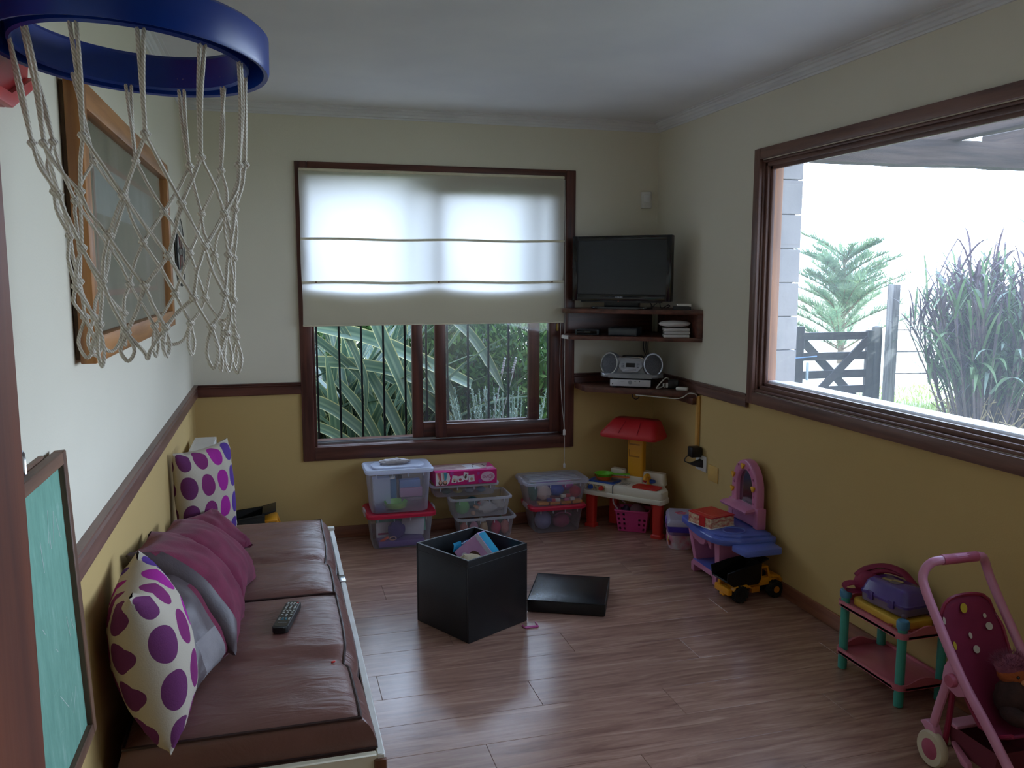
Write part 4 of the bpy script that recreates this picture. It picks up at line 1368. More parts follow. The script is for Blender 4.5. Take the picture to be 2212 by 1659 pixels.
# oval stained ornament further along
ov = thing('oval_plaque', 'tall oval leaded plaque with red and grey petals on the left wall', 'plaque', (RX0 + 0.006, 4.47, 1.655))
def ell(a, b, z0, z1, dy=0, dz=0, seg=36, M=None):
    m = MB(M or Matrix(((0, 0, 1, 0), (1, 0, 0, dy), (0, 1, 0, dz), (0, 0, 0, 1))))
    m.prism([(a * math.cos(2 * PI * k / seg), b * math.sin(2 * PI * k / seg)) for k in range(seg)], z0, z1)
    return m
ell(0.155, 0.165, 0.0, 0.008).build('glass_disc', pm('milky_glass', rgb(196, 196, 188), 0.25, rgb(176, 178, 172), 5), ov)
m = MB()
m.tube([(0.006, 0.155 * math.cos(2 * PI * k / 40), 0.165 * math.sin(2 * PI * k / 40)) for k in range(40)], 0.005, 6, closed=True)
m.build('lead_rim', BLACK, ov)
REDP, DARKP = pm('dark_red_glass', rgb(110, 36, 40), 0.3), pm('dark_grey_glass', rgb(70, 72, 76), 0.3)
for k in range(8):
    a = k * PI / 4
    M = Matrix(((0, 0, 1, 0.008), (math.cos(a), -math.sin(a), 0, 0), (math.sin(a), math.cos(a), 0, 0), (0, 0, 0, 1)))
    m = MB(M)
    m.prism([(0.02, 0), (0.06, 0.022), (0.125, 0), (0.06, -0.022)], 0, 0.003)
    m.build('petal', REDP if k % 2 else DARKP, ov)
MB().cyl((0, 0, 0.165), (0, 0, 0.185), 0.002, seg=5).build('hanging_loop', BLACK, ov)

# ================================================================ chalkboard leaning against the chair rail
cbd = thing('chalkboard', 'green chalkboard in a brown wooden frame leaning at the left wall', 'chalkboard', (RX0 + 0.030, 1.28, 0.575), rot=(0, math.radians(-2.2), 0))
CW = wood('brown_chalkboard_frame', rgb(122, 88, 66), rgb(92, 64, 48), 0.55, 'z')
CWY = wood('brown_chalkboard_frame_y', rgb(122, 88, 66), rgb(92, 64, 48), 0.55, 'y')
def chalk_mat():
    m, n, l, out = newmat('chalked_green_board')
    b = n.new('ShaderNodeBsdfPrincipled')
    b.inputs['Roughness'].default_value = 0.85
    tc = n.new('ShaderNodeTexCoord')
    mp = n.new('ShaderNodeMapping')
    mp.inputs['Scale'].default_value = (1, 5, 1.2)
    l.new(tc.outputs['Object'], mp.inputs[0])
    a = n.new('ShaderNodeTexNoise')
    a.inputs['Scale'].default_value = 6
    a.inputs['Detail'].default_value = 9
    a.inputs['Roughness'].default_value = 0.75
    l.new(mp.outputs[0], a.inputs['Vector'])
    cr = n.new('ShaderNodeValToRGB')
    e = cr.color_ramp.elements
    e[0].position, e[0].color = 0.42, rgb(104, 152, 134)
    e[1].position, e[1].color = 0.85, rgb(178, 200, 190)
    q = e.new(0.58)
    q.color = rgb(116, 164, 146)
    l.new(a.outputs['Fac'], cr.inputs[0])
    l.new(cr.outputs[0], b.inputs['Base Color'])
    l.new(b.outputs[0], out.inputs[0])
    return m
cl, chh = 0.60, 0.612
MB().b2(0.002, 0.024, 0, 0.026, 0, chh, 0.002, 1).build('frame_bar', CW, cbd)
MB().b2(0.002, 0.024, cl - 0.026, cl, 0, chh, 0.002, 1).build('frame_bar', CW, cbd)
MB().b2(0.002, 0.024, 0.026, cl - 0.026, 0, 0.026, 0.002, 1).build('frame_bar', CWY, cbd)
MB().b2(0.002, 0.024, 0.026, cl - 0.026, chh - 0.026, chh, 0.002, 1).build('frame_bar', CWY, cbd)
MB().b2(0.006, 0.012, 0.02, cl - 0.02, 0.02, chh - 0.02).build('board', chalk_mat(), cbd)
CHK = pm('chalk', rgb(206, 214, 208), 0.95)
rc = random.Random(3)
m = MB()
for k in range(14):
    y0, z0 = rc.uniform(0.30, 0.55), rc.uniform(0.10, 0.50)
    dy, dz = rc.uniform(-0.05, 0.05), rc.uniform(-0.07, 0.07)
    w = 0.0009
    m.poly([(0.0124, y0 - w, z0), (0.0124, y0 + w, z0), (0.0124, y0 + dy + w, z0 + dz), (0.0124, y0 + dy - w, z0 + dz)])
m.build('chalk_strokes', CHK, cbd, smooth=False)
MB().tube(bez([(0.004, 0.36, chh), (0.004, 0.355, chh + 0.030), (0.004, 0.375, chh + 0.042), (0.004, 0.385, chh + 0.03), (0.004, 0.38, chh - 0.004)], 5), 0.0035, 6).build('hanging_clip', CHROME, cbd)
MB().b2(-0.008, 0.002, 0.0, 0.52, chh - 0.02, chh + 0.006, 0.002).build('rear_strip', CWY, cbd)

# ================================================================ basketball hoop
hp = thing('basketball_hoop', 'blue toy basketball hoop with a white rope net on a red backboard', 'hoop', (-0.2105, 1.548, 1.891))
ntil = Vector((0.0557, 0.0486, 1)).normalized()
ax = Vector((1, 0, 0)) - ntil * ntil.x
ax.normalize()
ay = ntil.cross(ax)
HR = Matrix((ax, ay, ntil)).transposed().to_4x4()
BLUE = pm('blue_hoop_plastic', rgb(16, 62, 158), 0.32, rgb(10, 46, 130), 5)
RED = pm('red_board_plastic', rgb(196, 36, 40), 0.4, rgb(170, 28, 34), 3)
# channel section: outer wall, top flange, inner wall, small lips below
sec = [(0.172, 0.000), (0.176, -0.004), (0.180, 0.000), (0.182, 0.044), (0.198, 0.050), (0.202, 0.044), (0.204, -0.004), (0.211, -0.006), (0.213, 0.000), (0.211, 0.052), (0.204, 0.058), (0.178, 0.058), (0.174, 0.052)]
mb = MB(HR)
n = 72
rg_ = []
for k in range(n):
    a = 2 * PI * k / n
    rg_.append([mb._v((r * math.cos(a), r * math.sin(a), z)) for r, z in sec])
for k in range(n):
    for j in range(len(sec)):
        j2 = (j + 1) % len(sec)
        mb._f([rg_[k][j], rg_[(k + 1) % n][j], rg_[(k + 1) % n][j2], rg_[k][j2]])
mb.build('rim', BLUE, hp, ang=30)
mb = MB(HR)
mb.prism([(-0.20, -0.09), (-0.20, 0.09), (-0.225, 0.11), (-0.225, -0.11)], 0.004, 0.050, bev=0.004)
mb.build('bracket', BLUE, hp)
# red backboard against the wall (chamfered lower corners, raised lip)
X0 = RX0 + 0.2105
mb = MB(Matrix(((0, 0, 1, X0), (1, 0, 0, 0), (0, 1, 0, 0), (0, 0, 0, 1))))
outl = [(-0.30, 0.02), (-0.20, -0.072), (0.09, -0.072), (0.235, -0.012), (0.272, 0.08), (0.272, 0.46), (-0.30, 0.46)]
mb.prism(outl, 0.002, 0.030, bev=0.003)
mb.build('backboard', RED, hp)
mb = MB(Matrix(((0, 0, 1, X0), (1, 0, 0, 0), (0, 1, 0, 0), (0, 0, 0, 1))))
mb.prism([(-0.20, -0.072), (0.09, -0.072), (0.235, -0.012), (0.225, 0.006), (0.085, -0.052), (-0.20, -0.052)], 0.028, 0.042, bev=0.003)
mb.build('board_lip', pm('red_board_lip', rgb(206, 60, 60), 0.4), hp)
# net: twelve pairs of cords from the rim, knotted into diamonds that narrow downwards
def rope_mat():
    m, n, l, out = newmat('twisted_white_rope')
    b = n.new('ShaderNodeBsdfPrincipled')
    b.inputs['Roughness'].default_value = 0.75
    b.inputs['Sheen Weight'].default_value = 0.2
    tc = n.new('ShaderNodeTexCoord')
    mp = n.new('ShaderNodeMapping')
    mp.inputs['Rotation'].default_value = (0.5, 0.6, 0)
    l.new(tc.outputs['Object'], mp.inputs[0])
    w = n.new('ShaderNodeTexWave')
    w.inputs['Scale'].default_value = 95
    w.inputs['Distortion'].default_value = 1.5
    l.new(mp.outputs[0], w.inputs['Vector'])
    mx = n.new('ShaderNodeMix')
    mx.data_type = 'RGBA'
    mx.inputs['A'].default_value = rgb(196, 184, 166)
    mx.inputs['B'].default_value = rgb(230, 223, 210)
    l.new(w.outputs['Fac'], mx.inputs['Factor'])
    l.new(mx.outputs['Result'], b.inputs['Base Color'])
    bp = n.new('ShaderNodeBump')
    bp.inputs['Strength'].default_value = 0.5
    bp.inputs['Distance'].default_value = 0.002
    l.new(w.outputs['Fac'], bp.inputs['Height'])
    l.new(bp.outputs[0], b.inputs['Normal'])
    l.new(b.outputs[0], out.inputs[0])
    return m
net = MB()
rn = random.Random(12)
NN = 12
def rimpt(i, off=0.0):
    a = 2 * PI * (i + off) / NN + 0.20
    return HR @ Vector((0.176 * math.cos(a), 0.176 * math.sin(a), 0.006))
drops = [0.152, 0.232, 0.306, 0.378, 0.436]
rads = [0.158, 0.142, 0.130, 0.122, 0.118]
knots = []
for k in range(5):
    rowk = []
    for i in range(NN):
        a = 2 * PI * (i + (0.5 if k % 2 else 0)) / NN + 0.20 + rn.uniform(-0.07, 0.07)
        r = rads[k] * rn.uniform(0.93, 1.07)
        rowk.append(Vector((r * math.cos(a) + 0.022 * drops[k] / 0.4, r * math.sin(a) * 0.95, -drops[k] - 0.012 * math.cos(a) + rn.uniform(-0.012, 0.012))))
    knots.append(rowk)
cr_ = 0.0031
def cord(p, q, sag, side=None):
    md = (p + q) / 2
    o = Vector((md.x - 0.015, md.y, 0))
    o = o.normalized() if o.length > 0.01 else Vector((1, 0, 0))
    md = md + o * sag + Vector((rn.uniform(-.004, .004), rn.uniform(-.004, .004), -abs(sag) * 0.4))
    net.tube(bez([p, p.lerp(md, 0.55) + o * sag * 0.3, md, q], 4), cr_, 6)
for i in range(NN):
    for s in (-1, 1):
        p = rimpt(i, s * 0.055)
        q = knots[0][i]
        md = p.lerp(q, 0.5) + Vector((rn.uniform(-.005, .005), rn.uniform(-.005, .005), 0))
        net.tube(bez([p + Vector((0, 0, 0.012)), p, md, q], 4), cr_, 6)
for k in range(4):
    for i in range(NN):
        for s in (0, 1):
            j = (i + (s - 1 if k % 2 == 0 else s)) % NN
            cord(knots[k][i], knots[k + 1][j], rn.uniform(-0.004, 0.007))
for k in range(5):
    for i in range(NN):
        c = knots[k][i]
        net.ball(c, (cr_ * 2.1, cr_ * 2.1, cr_ * 2.5), 8)
        net.tube([c + Vector((cr_ * 1.9 * math.cos(t), cr_ * 1.9 * math.sin(t), cr_ * 0.9 * math.sin(t * 2))) for t in [2 * PI * q / 8 for q in range(8)]], cr_ * 0.8, 5, closed=True)
# loops of loose cord at the bottom
for i in range(NN):
    p, q = knots[4][i], knots[4][(i + 1) % NN]
    if i % 2 == 0:
        m_ = (p + q) / 2 + Vector((0, 0, -rn.uniform(0.035, 0.085)))
        net.tube(bez([p, p.lerp(m_, 0.6) + Vector((0.006, 0.004, -.006)), m_, q.lerp(m_, 0.6) + Vector((-0.006, -0.004, -.006)), q], 5), cr_, 6)
    c = p + Vector((0, 0, -0.001))
    h = rn.uniform(0.04, 0.068)
    a = rn.uniform(0, PI)
    d = Vector((math.cos(a), math.sin(a), 0)) * rn.uniform(0.010, 0.016)
    net.tube(bez([c, c - Vector((0, 0, h * 0.6)) + d, c - Vector((0, 0, h)), c - Vector((0, 0, h * 0.6)) - d, c], 5), cr_, 6)
net.build('rope_net', rope_mat(), hp)
# ================================================================ sofa (low bed base with leather cushions)
sf = thing('sofa', 'low sofa with brown leather cushions on a cream wooden base along the left wall', 'sofa', (0, 0, 0))
CREAM = pm('cream_painted_wood', rgb(222, 214, 192), 0.5, rgb(206, 196, 170), 5)
CRW = pm('white_painted_edge', rgb(226, 224, 218), 0.45, rgb(210, 206, 196), 9)
SX0, SX1, SYA, SYB, SZ = -0.435, 0.238, 2.11, 4.19, 0.285
MB().b2(SX1 - 0.022, SX1, SYA, SYB, 0.0, SZ, 0.003, 1).build('side_board', CRW, sf)
MB().b2(SX0, SX0 + 0.022, SYA, SYB, 0.0, SZ, 0.003, 1).build('side_board', CRW, sf)
MB().b2(SX0 + 0.022, SX1 - 0.022, SYA, SYA + 0.022, 0.0, SZ, 0.003, 1).build('end_board', CREAM, sf)
MB().b2(SX0 + 0.022, SX1 - 0.022, SYB - 0.022, SYB, 0.0, SZ, 0.003, 1).build('end_board', CREAM, sf)
MB().b2(SX1 - 0.030, SX1 + 0.004, SYA - 0.006, SYA + 0.006, 0.0, SZ - 0.012, 0.003, 1).build('corner_strip', wood('brown_corner_strip', rgb(120, 74, 46), rgb(92, 54, 34), 0.5, 'z'), sf)
MB().b2(SX1 - 0.03, SX1 + 0.003, SYB - 0.03, SYB + 0.003, SZ, SZ + 0.012, 0.002, 1).build('corner_post', CRW, sf)
MB().b2(SX0 + 0.022, SX1 - 0.022, SYA + 0.022, SYB - 0.022, 0.20, 0.262).build('platform', CREAM, sf)
MB().b2(SX1 - 0.024, SX1 + 0.002, 3.42, 3.50, SZ - 0.02, SZ + 0.003, 0.002).build('metal_clip', CHROME, sf)
def leather_mat():
    m, n, l, out = newmat('brown_leather')
    b = n.new('ShaderNodeBsdfPrincipled')
    tc = n.new('ShaderNodeTexCoord')
    a = n.new('ShaderNodeTexNoise')
    a.inputs['Scale'].default_value = 5
    a.inputs['Detail'].default_value = 5
    l.new(tc.outputs['Object'], a.inputs['Vector'])
    mx = n.new('ShaderNodeMix')
    mx.data_type = 'RGBA'
    mx.inputs['A'].default_value = rgb(126, 88, 80)
    mx.inputs['B'].default_value = rgb(100, 68, 62)
    l.new(a.outputs['Fac'], mx.inputs['Factor'])
    l.new(mx.outputs['Result'], b.inputs['Base Color'])
    b.inputs['Roughness'].default_value = 0.36
    b.inputs['Specular IOR Level'].default_value = 0.5
    mp = n.new('ShaderNodeMapping')
    mp.inputs['Scale'].default_value = (3.0, 11.0, 3.0)
    l.new(tc.outputs['Object'], mp.inputs[0])
    w = n.new('ShaderNodeTexNoise')
    w.inputs['Scale'].default_value = 1.8
    w.inputs['Detail'].default_value = 4
    w.inputs['Distortion'].default_value = 1.2
    l.new(mp.outputs[0], w.inputs['Vector'])
    bp = n.new('ShaderNodeBump')
    bp.inputs['Strength'].default_value = 0.55
    bp.inputs['Distance'].default_value = 0.012
    l.new(w.outputs['Fac'], bp.inputs['Height'])
    v = n.new('ShaderNodeTexVoronoi')
    v.inputs['Scale'].default_value = 260
    l.new(tc.outputs['Object'], v.inputs['Vector'])
    b2 = n.new('ShaderNodeBump')
    b2.inputs['Strength'].default_value = 0.12
    b2.inputs['Distance'].default_value = 0.001
    l.new(v.outputs['Distance'], b2.inputs['Height'])
    l.new(bp.outputs[0], b2.inputs['Normal'])
    l.new(b2.outputs[0], b.inputs['Normal'])
    l.new(b.outputs[0], out.inputs[0])
    return m
LEATHER = leather_mat()
PIPE = pm('dark_leather_piping', rgb(52, 30, 28), 0.45, None, 12)
def leather_cushion(x0, x1, y0, y1, z0, ze, crown, creases, seed):
    """boxed cushion: crowned top with cross creases, bulging band, piping round the top and bottom"""
    cu = None
    nx, ny = 28, 60
    def top(u, v):
        x, y = x0 + (x1 - x0) * u, y0 + (y1 - y0) * v
        a = 1 - abs(2 * u - 1) ** 5
        b = 1 - abs(2 * v - 1) ** 7
        z = ze + crown * max(0, a) ** 0.6 * max(0, b) ** 0.6
        for cv, dep, wd in creases:
            d = (v - cv - 0.02 * nz(u * 3, seed, 0)) / wd
            z -= dep * math.exp(-d * d) * (0.35 + 0.65 * min(1, u * 1.5)) 
        env = max(0, a) * max(0, b)
        z += 0.006 * env * nz(x * 3, y * 9, seed) + 0.003 * env * nz(x * 7 + y * 3, y * 22, seed + 4)
        # wrinkles gathering at the creases and the front edge
        for cv, dep, wd in creases:
            z += 0.004 * env * math.exp(-((v - cv) / (wd * 2.2)) ** 2) * math.sin((v - cv) * 90 + 5 * nz(u * 4, v * 3, seed))
        xx = x
        if u > 0.9:
            k = (u - 0.9) / 0.1
            for cv, dep, wd in creases:
                xx -= 0.010 * k * math.exp(-((v - cv) / 0.06) ** 2)
            xx += 0.006 * k * nz(y * 3, seed, 2)
        return Vector((xx, y, z))
    mb = MB()
    G = mb.grid(top, nx, ny)
    # boundary loop
    loop = [(i, 0) for i in range(nx)] + [(nx, j) for j in range(ny)] + [(nx - i, ny) for i in range(nx)] + [(0, ny - j) for j in range(ny)]
    prev = [G[i][j] for i, j in loop]
    toploop = [v.co.copy() for v in prev]
    cx, cy = (x0 + x1) / 2, (y0 + y1) / 2
    botloop = None
    for k in range(1, 6):
        t = k / 5
        bul = 0.040 * math.sin(PI * min(1, t * 0.62 + 0.05)) 
        cur = []
        for p in toploop:
            u = (p.x - cx) / ((x1 - x0) / 2)
            v = (p.y - cy) / ((y1 - y0) / 2)
            q = Vector((p.x, p.y, p.z + (z0 - p.z) * t))
            if abs(u) > 0.9:
                q.x += math.copysign(bul, u) * (1.0 if u > 0 else 0.3)
            if abs(v) > 0.985:
                q.y += math.copysign(0.010 * math.sin(PI * t), v)
            cur.append(mb._v(q))
        n = len(cur)
        for a in range(n):
            mb._f([prev[a], cur[a], cur[(a + 1) % n], prev[(a + 1) % n]])
        prev = cur
        if k == 4:
            botloop = [v.co.copy() for v in cur]
    mb._f(list(reversed(prev)))
    cu = mb.build('cushion', LEATHER, sf, ang=70)
    MB().tube([p + Vector((0, 0, 0.001)) for p in toploop], 0.0052, 6, closed=True).build('piping', PIPE, cu)
    MB().tube(botloop, 0.0048, 6, closed=True).build('piping', PIPE, cu)
    return cu
leather_cushion(-0.405, 0.176, 2.150, 3.055, 0.264, 0.372, 0.028, [(0.42, 0.026, 0.055)], 1.0)
leather_cushion(-0.405, 0.172, 3.075, 4.050, 0.264, 0.372, 0.028, [(0.40, 0.024, 0.05)], 7.0)
RS = plast('red_crumb', 200, 40, 36)
tag(MB().box((0, 0, 0.003), (0.012, 0.006, 0.005), 0.4, 0.001).build('red_scrap', RS), 'tiny red scrap on the near leather cushion by its front edge', 'scrap', None, (0.128, 2.46, 0.390))

# ================================================================ pillows
def dots_mat():
    m, n, l, out = newmat('dotted_pillow_cloth')
    b = n.new('ShaderNodeBsdfPrincipled')
    b.inputs['Roughness'].default_value = 0.9
    b.inputs['Specular IOR Level'].default_value = 0.1
    uv = n.new('ShaderNodeUVMap')
    sc = n.new('ShaderNodeVectorMath')
    sc.operation = 'MULTIPLY'
    sc.inputs[1].default_value = (4.4, 4.0, 0)
    l.new(uv.outputs[0], sc.inputs[0])
    fl = n.new('ShaderNodeVectorMath')
    fl.operation = 'FLOOR'
    l.new(sc.outputs[0], fl.inputs[0])
    fr_ = n.new('ShaderNodeVectorMath')
    fr_.operation = 'FRACTION'
    l.new(sc.outputs[0], fr_.inputs[0])
    sb = n.new('ShaderNodeVectorMath')
    sb.operation = 'SUBTRACT'
    sb.inputs[1].default_value = (0.5, 0.5, 0)
    l.new(fr_.outputs[0], sb.inputs[0])
    ln = n.new('ShaderNodeVectorMath')
    ln.operation = 'LENGTH'
    l.new(sb.outputs[0], ln.inputs[0])
    lt = n.new('ShaderNodeMath')
    lt.operation = 'LESS_THAN'
    lt.inputs[1].default_value = 0.405
    l.new(ln.outputs['Value'], lt.inputs[0])
    sx = n.new('ShaderNodeSeparateXYZ')
    l.new(fl.outputs[0], sx.inputs[0])
    # colour by column and row: plum / magenta / violet / plum ...
    ma = n.new('ShaderNodeMath')
    ma.operation = 'MULTIPLY_ADD'
    ma.inputs[1].default_value = 1.0
    l.new(sx.outputs['X'], ma.inputs[0])
    m2 = n.new('ShaderNodeMath')
    m2.operation = 'MULTIPLY'
    m2.inputs[1].default_value = 0.0
    l.new(sx.outputs['Y'], m2.inputs[0])
    l.new(m2.outputs[0], ma.inputs[2])
    md = n.new('ShaderNodeMath')
    md.operation = 'MODULO'
    md.inputs[1].default_value = 5
    l.new(ma.outputs[0], md.inputs[0])
    dv = n.new('ShaderNodeMath')
    dv.operation = 'DIVIDE'
    dv.inputs[1].default_value = 5
    l.new(md.outputs[0], dv.inputs[0])
    cr = n.new('ShaderNodeValToRGB')
    cr.color_ramp.interpolation = 'CONSTANT'
    e = cr.color_ramp.elements
    e[0].position, e[0].color = 0.0, rgb(104, 52, 96)
    e[1].position, e[1].color = 0.19, rgb(124, 48, 104)
    for p, c in ((0.39, rgb(160, 44, 142)), (0.59, rgb(88, 58, 136)), (0.79, rgb(124, 48, 104))):
        q = e.new(p)
        q.color = c
    l.new(dv.outputs[0], cr.inputs[0])
    mx = n.new('ShaderNodeMix')
    mx.data_type = 'RGBA'
    mx.inputs['A'].default_value = rgb(186, 176, 160)
    l.new(lt.outputs[0], mx.inputs['Factor'])
    l.new(cr.outputs[0], mx.inputs['B'])
    l.new(mx.outputs['Result'], b.inputs['Base Color'])
    tc = n.new('ShaderNodeTexCoord')
    nb = n.new('ShaderNodeTexNoise')
    nb.inputs['Scale'].default_value = 260
    l.new(tc.outputs['Object'], nb.inputs['Vector'])
    bp = n.new('ShaderNodeBump')
    bp.inputs['Strength'].default_value = 0.3
    bp.inputs['Distance'].default_value = 0.002
    l.new(nb.outputs['Fac'], bp.inputs['Height'])
    l.new(bp.outputs[0], b.inputs['Normal'])
    l.new(b.outputs[0], out.inputs[0])
    return m
DOTS = dots_mat()
def clothm(name, r, g, b, sheen=0.1):
    return pm(name, rgb(r, g, b), 0.85, rgb(r * .86, g * .86, b * .86), 14, bump=0.25, bscale=220, sheen=sheen, spec=0.2)
MAROON = clothm('maroon_cloth', 122, 44, 72)
GREYSAT = pm('grey_satin', rgb(92, 80, 82), 0.45, rgb(74, 62, 66), 9, bump=0.15, bscale=150)
LGREY = clothm('light_grey_cloth', 150, 144, 146)
def arc_table(w, t, n=200):
    """normalised arc length across a puffed face, so print keeps its shape on the curve"""
    pts = []
    for i in range(n + 1):
        a = 2 * i / n - 1
        pts.append((a * w / 2, t / 2 * max(0, 1 - a * a) ** 0.42))
    s = [0]
    for p, q in zip(pts[:-1], pts[1:]):
        s.append(s[-1] + math.hypot(q[0] - p[0], q[1] - p[1]))
    return [x / s[-1] for x in s]
def pillow_shape(mb, w, h, t, seed=0.0, wr=0.006, n=22, mi_front=0, mi_back=0, bendf=None, patchf=None):
    """two puffed faces meeting in a pinched seam; local X width, Z height, Y thickness (front = -Y)"""
    def face(sgn):
        def fn(u, v):
            a, b = 2 * u - 1, 2 * v - 1
            pin = 1 - 0.07 * (1 - b * b) 
            pin2 = 1 - 0.07 * (1 - a * a)
            x, z = a * w / 2 * pin, b * h / 2 * pin2
            th = t / 2 * (max(0, (1 - a ** 2)) ** 0.42) * (max(0, (1 - b ** 2)) ** 0.42)
            ev = max(0, 1 - a ** 4) * max(0, 1 - b ** 4)
            th += wr * ev * (nz(x * 9, z * 9, seed + sgn * 5) + 0.7 * nz(x * 20, z * 14, seed + sgn * 9))
            # radiating pulls at the corners
            rr_ = min(1, math.hypot(abs(a) - 1, abs(b) - 1) * 1.2)
            th += wr * 0.8 * (1 - rr_) * math.sin(8 * math.atan2(1.02 - abs(b), 1.02 - abs(a)))
            p = Vector((x, sgn * max(th, 0.001), z))
            return bendf(p) if bendf else p
        return fn
    mb.mi = mi_front
    mb.grid(face(-1), n, n)
    if True:
        ta, tb = arc_table(w, t), arc_table(h, t)
        for f in mb.bm.faces:
            for lp in f.loops:
                q = lp[mb.uv].uv
                lp[mb.uv].uv = (ta[int(round(q.x * 200))], tb[int(round(q.y * 200))])
    if patchf:
        for f in mb.bm.faces:
            q = sum((lp[mb.uv].uv for lp in f.loops), Vector((0, 0))) / len(f.loops)
            f.material_index = patchf(q.x, q.y)
    mb.mi = mi_back
    mb.grid(face(1), n, n, flip=True)
    mb.mi = 0
def frame_from(xd, zd):
    """rotation whose local X is the width direction and local Z the height direction"""
    x = Vector(xd).normalized()
    z = Vector(zd)
    z = (z - x * z.dot(x)).normalized()
    yv = z.cross(x)
    return Matrix((x, yv, z)).transposed()
def pillow(name, label, w, h, t, bc, xd, zd, mats, group, seed, seam=True, bendf=None, wr=0.006, mb_mi=(0, 0), patchf=None):
    """bc = middle of the lower edge"""
    R = frame_from(xd, zd)
    mb = MB(TR(0, 0, h / 2 * 0.93))
    pillow_shape(mb, w, h, t, seed, wr=wr, mi_front=mb_mi[0], mi_back=mb_mi[1], bendf=bendf, patchf=patchf)
    o = mb.build(name, mats, weld=0.0025, ang=75)
    o.matrix_world = Matrix.Translation(bc) @ R.to_4x4()
    return tag(o, label, 'pillow', group)
PILS = 'pillows on the sofa'
def slump(k):
    return lambda p: Vector((p.x, p.y + k * p.z * p.z - 0.02 - 0.25 * k * p.x * p.x, p.z - 0.12 * k * abs(p.x) * (0.2 - p.z)))
pillow('pillow', 'big dotted cream and purple pillow standing at the near end of the sofa', 0.38, 0.41, 0.20, (-0.305, 2.255, 0.402), (-0.10, 1, 0), (-0.16, -0.10, 1), [DOTS], PILS, 1.0)
pillow('pillow', 'dotted cream and purple pillow at the far end of the sofa by the radiator', 0.36, 0.43, 0.155, (-0.312, 3.80, 0.398), (0.55, 0.835, 0), (-0.06, 0.02, 1), [DOTS], PILS, 4.0)
pillow('pillow', 'maroon pillow with a grey satin back, third from the near end of the sofa', 0.41, 0.42, 0.17, (-0.155, 2.700, 0.430), (0.02, 1, -0.13), (-0.66, -0.06, 0.75), [MAROON, GREYSAT], PILS, 8.0, wr=0.012, bendf=slump(0.9), mb_mi=(0, 1), patchf=lambda u, v: 1 if u < 0.16 - 0.05 * v else 0)
pillow('pillow', 'plain maroon pillow lying against the wall behind the grey-backed one', 0.40, 0.37, 0.16, (-0.140, 3.075, 0.428), (0.08, 1, -0.12), (-0.77, -0.04, 0.64), [MAROON, LGREY], PILS, 12.0, wr=0.013, bendf=slump(1.0), mb_mi=(0, 1))
pillow('pillow', 'small grey satin pillow with maroon patches behind the near dotted pillow', 0.30, 0.33, 0.13, (-0.210, 2.46, 0.418), (0.35, 0.93, 0.0), (-0.55, 0.10, 0.83), [GREYSAT, MAROON, LGREY], PILS, 16.0, wr=0.010, mb_mi=(0, 1), patchf=lambda u, v: 1 if u > 0.62 and v < 0.72 else (2 if v < 0.34 and u > 0.25 else 0))
pillow('pillow', 'little rumpled maroon pillow tucked before the far dotted pillow', 0.25, 0.24, 0.12, (-0.205, 3.49, 0.425), (0.55, 0.8, 0.0), (-0.75, 0.3, 0.55), [MAROON], PILS, 20.0, wr=0.016)

# ================================================================ remote control on the sofa
rm = thing('remote_control', 'black remote control with a red button lying on the near leather cushion', 'remote', (0.000, 2.795, 0.4035), math.radians(-13))
MB().prism(rpoly(0.050, 0.225, 0.012), 0.0, 0.019, bev=0.004).build('body', BLACK, rm)
MB().prism(rpoly(0.042, 0.205, 0.009, 4, 0, 0.004), 0.0185, 0.0200).build('face', BLACKG, rm)
KEYW = plast('pale_key', 190, 196, 190)
KEYB = plast('blue_key', 70, 140, 160)
KEYR = plast('red_key', 200, 40, 50)
rows = [(0.095, 4), (0.083, 4), (0.071, 3), (0.060, 3), (0.049, 3), (0.038, 3), (0.025, 4), (0.012, 3), (-0.006, 3), (-0.020, 1), (-0.036, 4), (-0.046, 4)]
for yy, k in rows:
    for j in range(k):
        x = (j - (k - 1) / 2) * (0.0105 if k == 4 else 0.0145)
        mt = KEYR if (yy > 0.09 and j == 3) else (KEYB if yy < -0.03 and j in (1, 2) else KEYW)
        MB().b2(x - 0.0033, x + 0.0033, yy - 0.0022, yy + 0.0022, 0.0195, 0.0215, 0.0006, 1).build('key', mt, rm)
MB().b2(-0.014, 0.014, -0.074, -0.071, 0.0197, 0.0203).build('maker_mark', GREYP, rm)

# ================================================================ black storage ottoman, its lid, its contents
LEB = pm('black_leatherette', rgb(20, 20, 22), 0.42, rgb(13, 13, 15), 9, bump=0.12, bscale=300, spec=0.5)
LINING = pm('black_lining', rgb(14, 14, 15), 0.9)
osz, ohh = 0.350, 0.362
p0, pF, pR = Vector((0.556, 3.616, 0)), Vector((0.736, 3.319, 0)), Vector((1.046, 3.490, 0))
oang = math.atan2(pR.y - pF.y, pR.x - pF.x)
oc = (p0 + pR) / 2
ot = thing('storage_ottoman', 'open black leatherette storage cube standing on the floor', 'ottoman', (oc.x, oc.y, 0), oang)
hs_, th_ = osz / 2, 0.012
for nm, x0, x1, y0, y1 in (('side', -hs_, hs_, -hs_, -hs_ + th_), ('side', -hs_, hs_, hs_ - th_, hs_), ('side', -hs_, -hs_ + th_, -hs_ + th_, hs_ - th_), ('side', hs_ - th_, hs_, -hs_ + th_, hs_ - th_)):
    MB().b2(x0, x1, y0, y1, 0.001, ohh, 0.003, 2).build(nm, LEB, ot)
MB().b2(-hs_ + th_, hs_ - th_, -hs_ + th_, hs_ - th_, 0.004, 0.014).build('bottom', LINING, ot)
hem = MB()
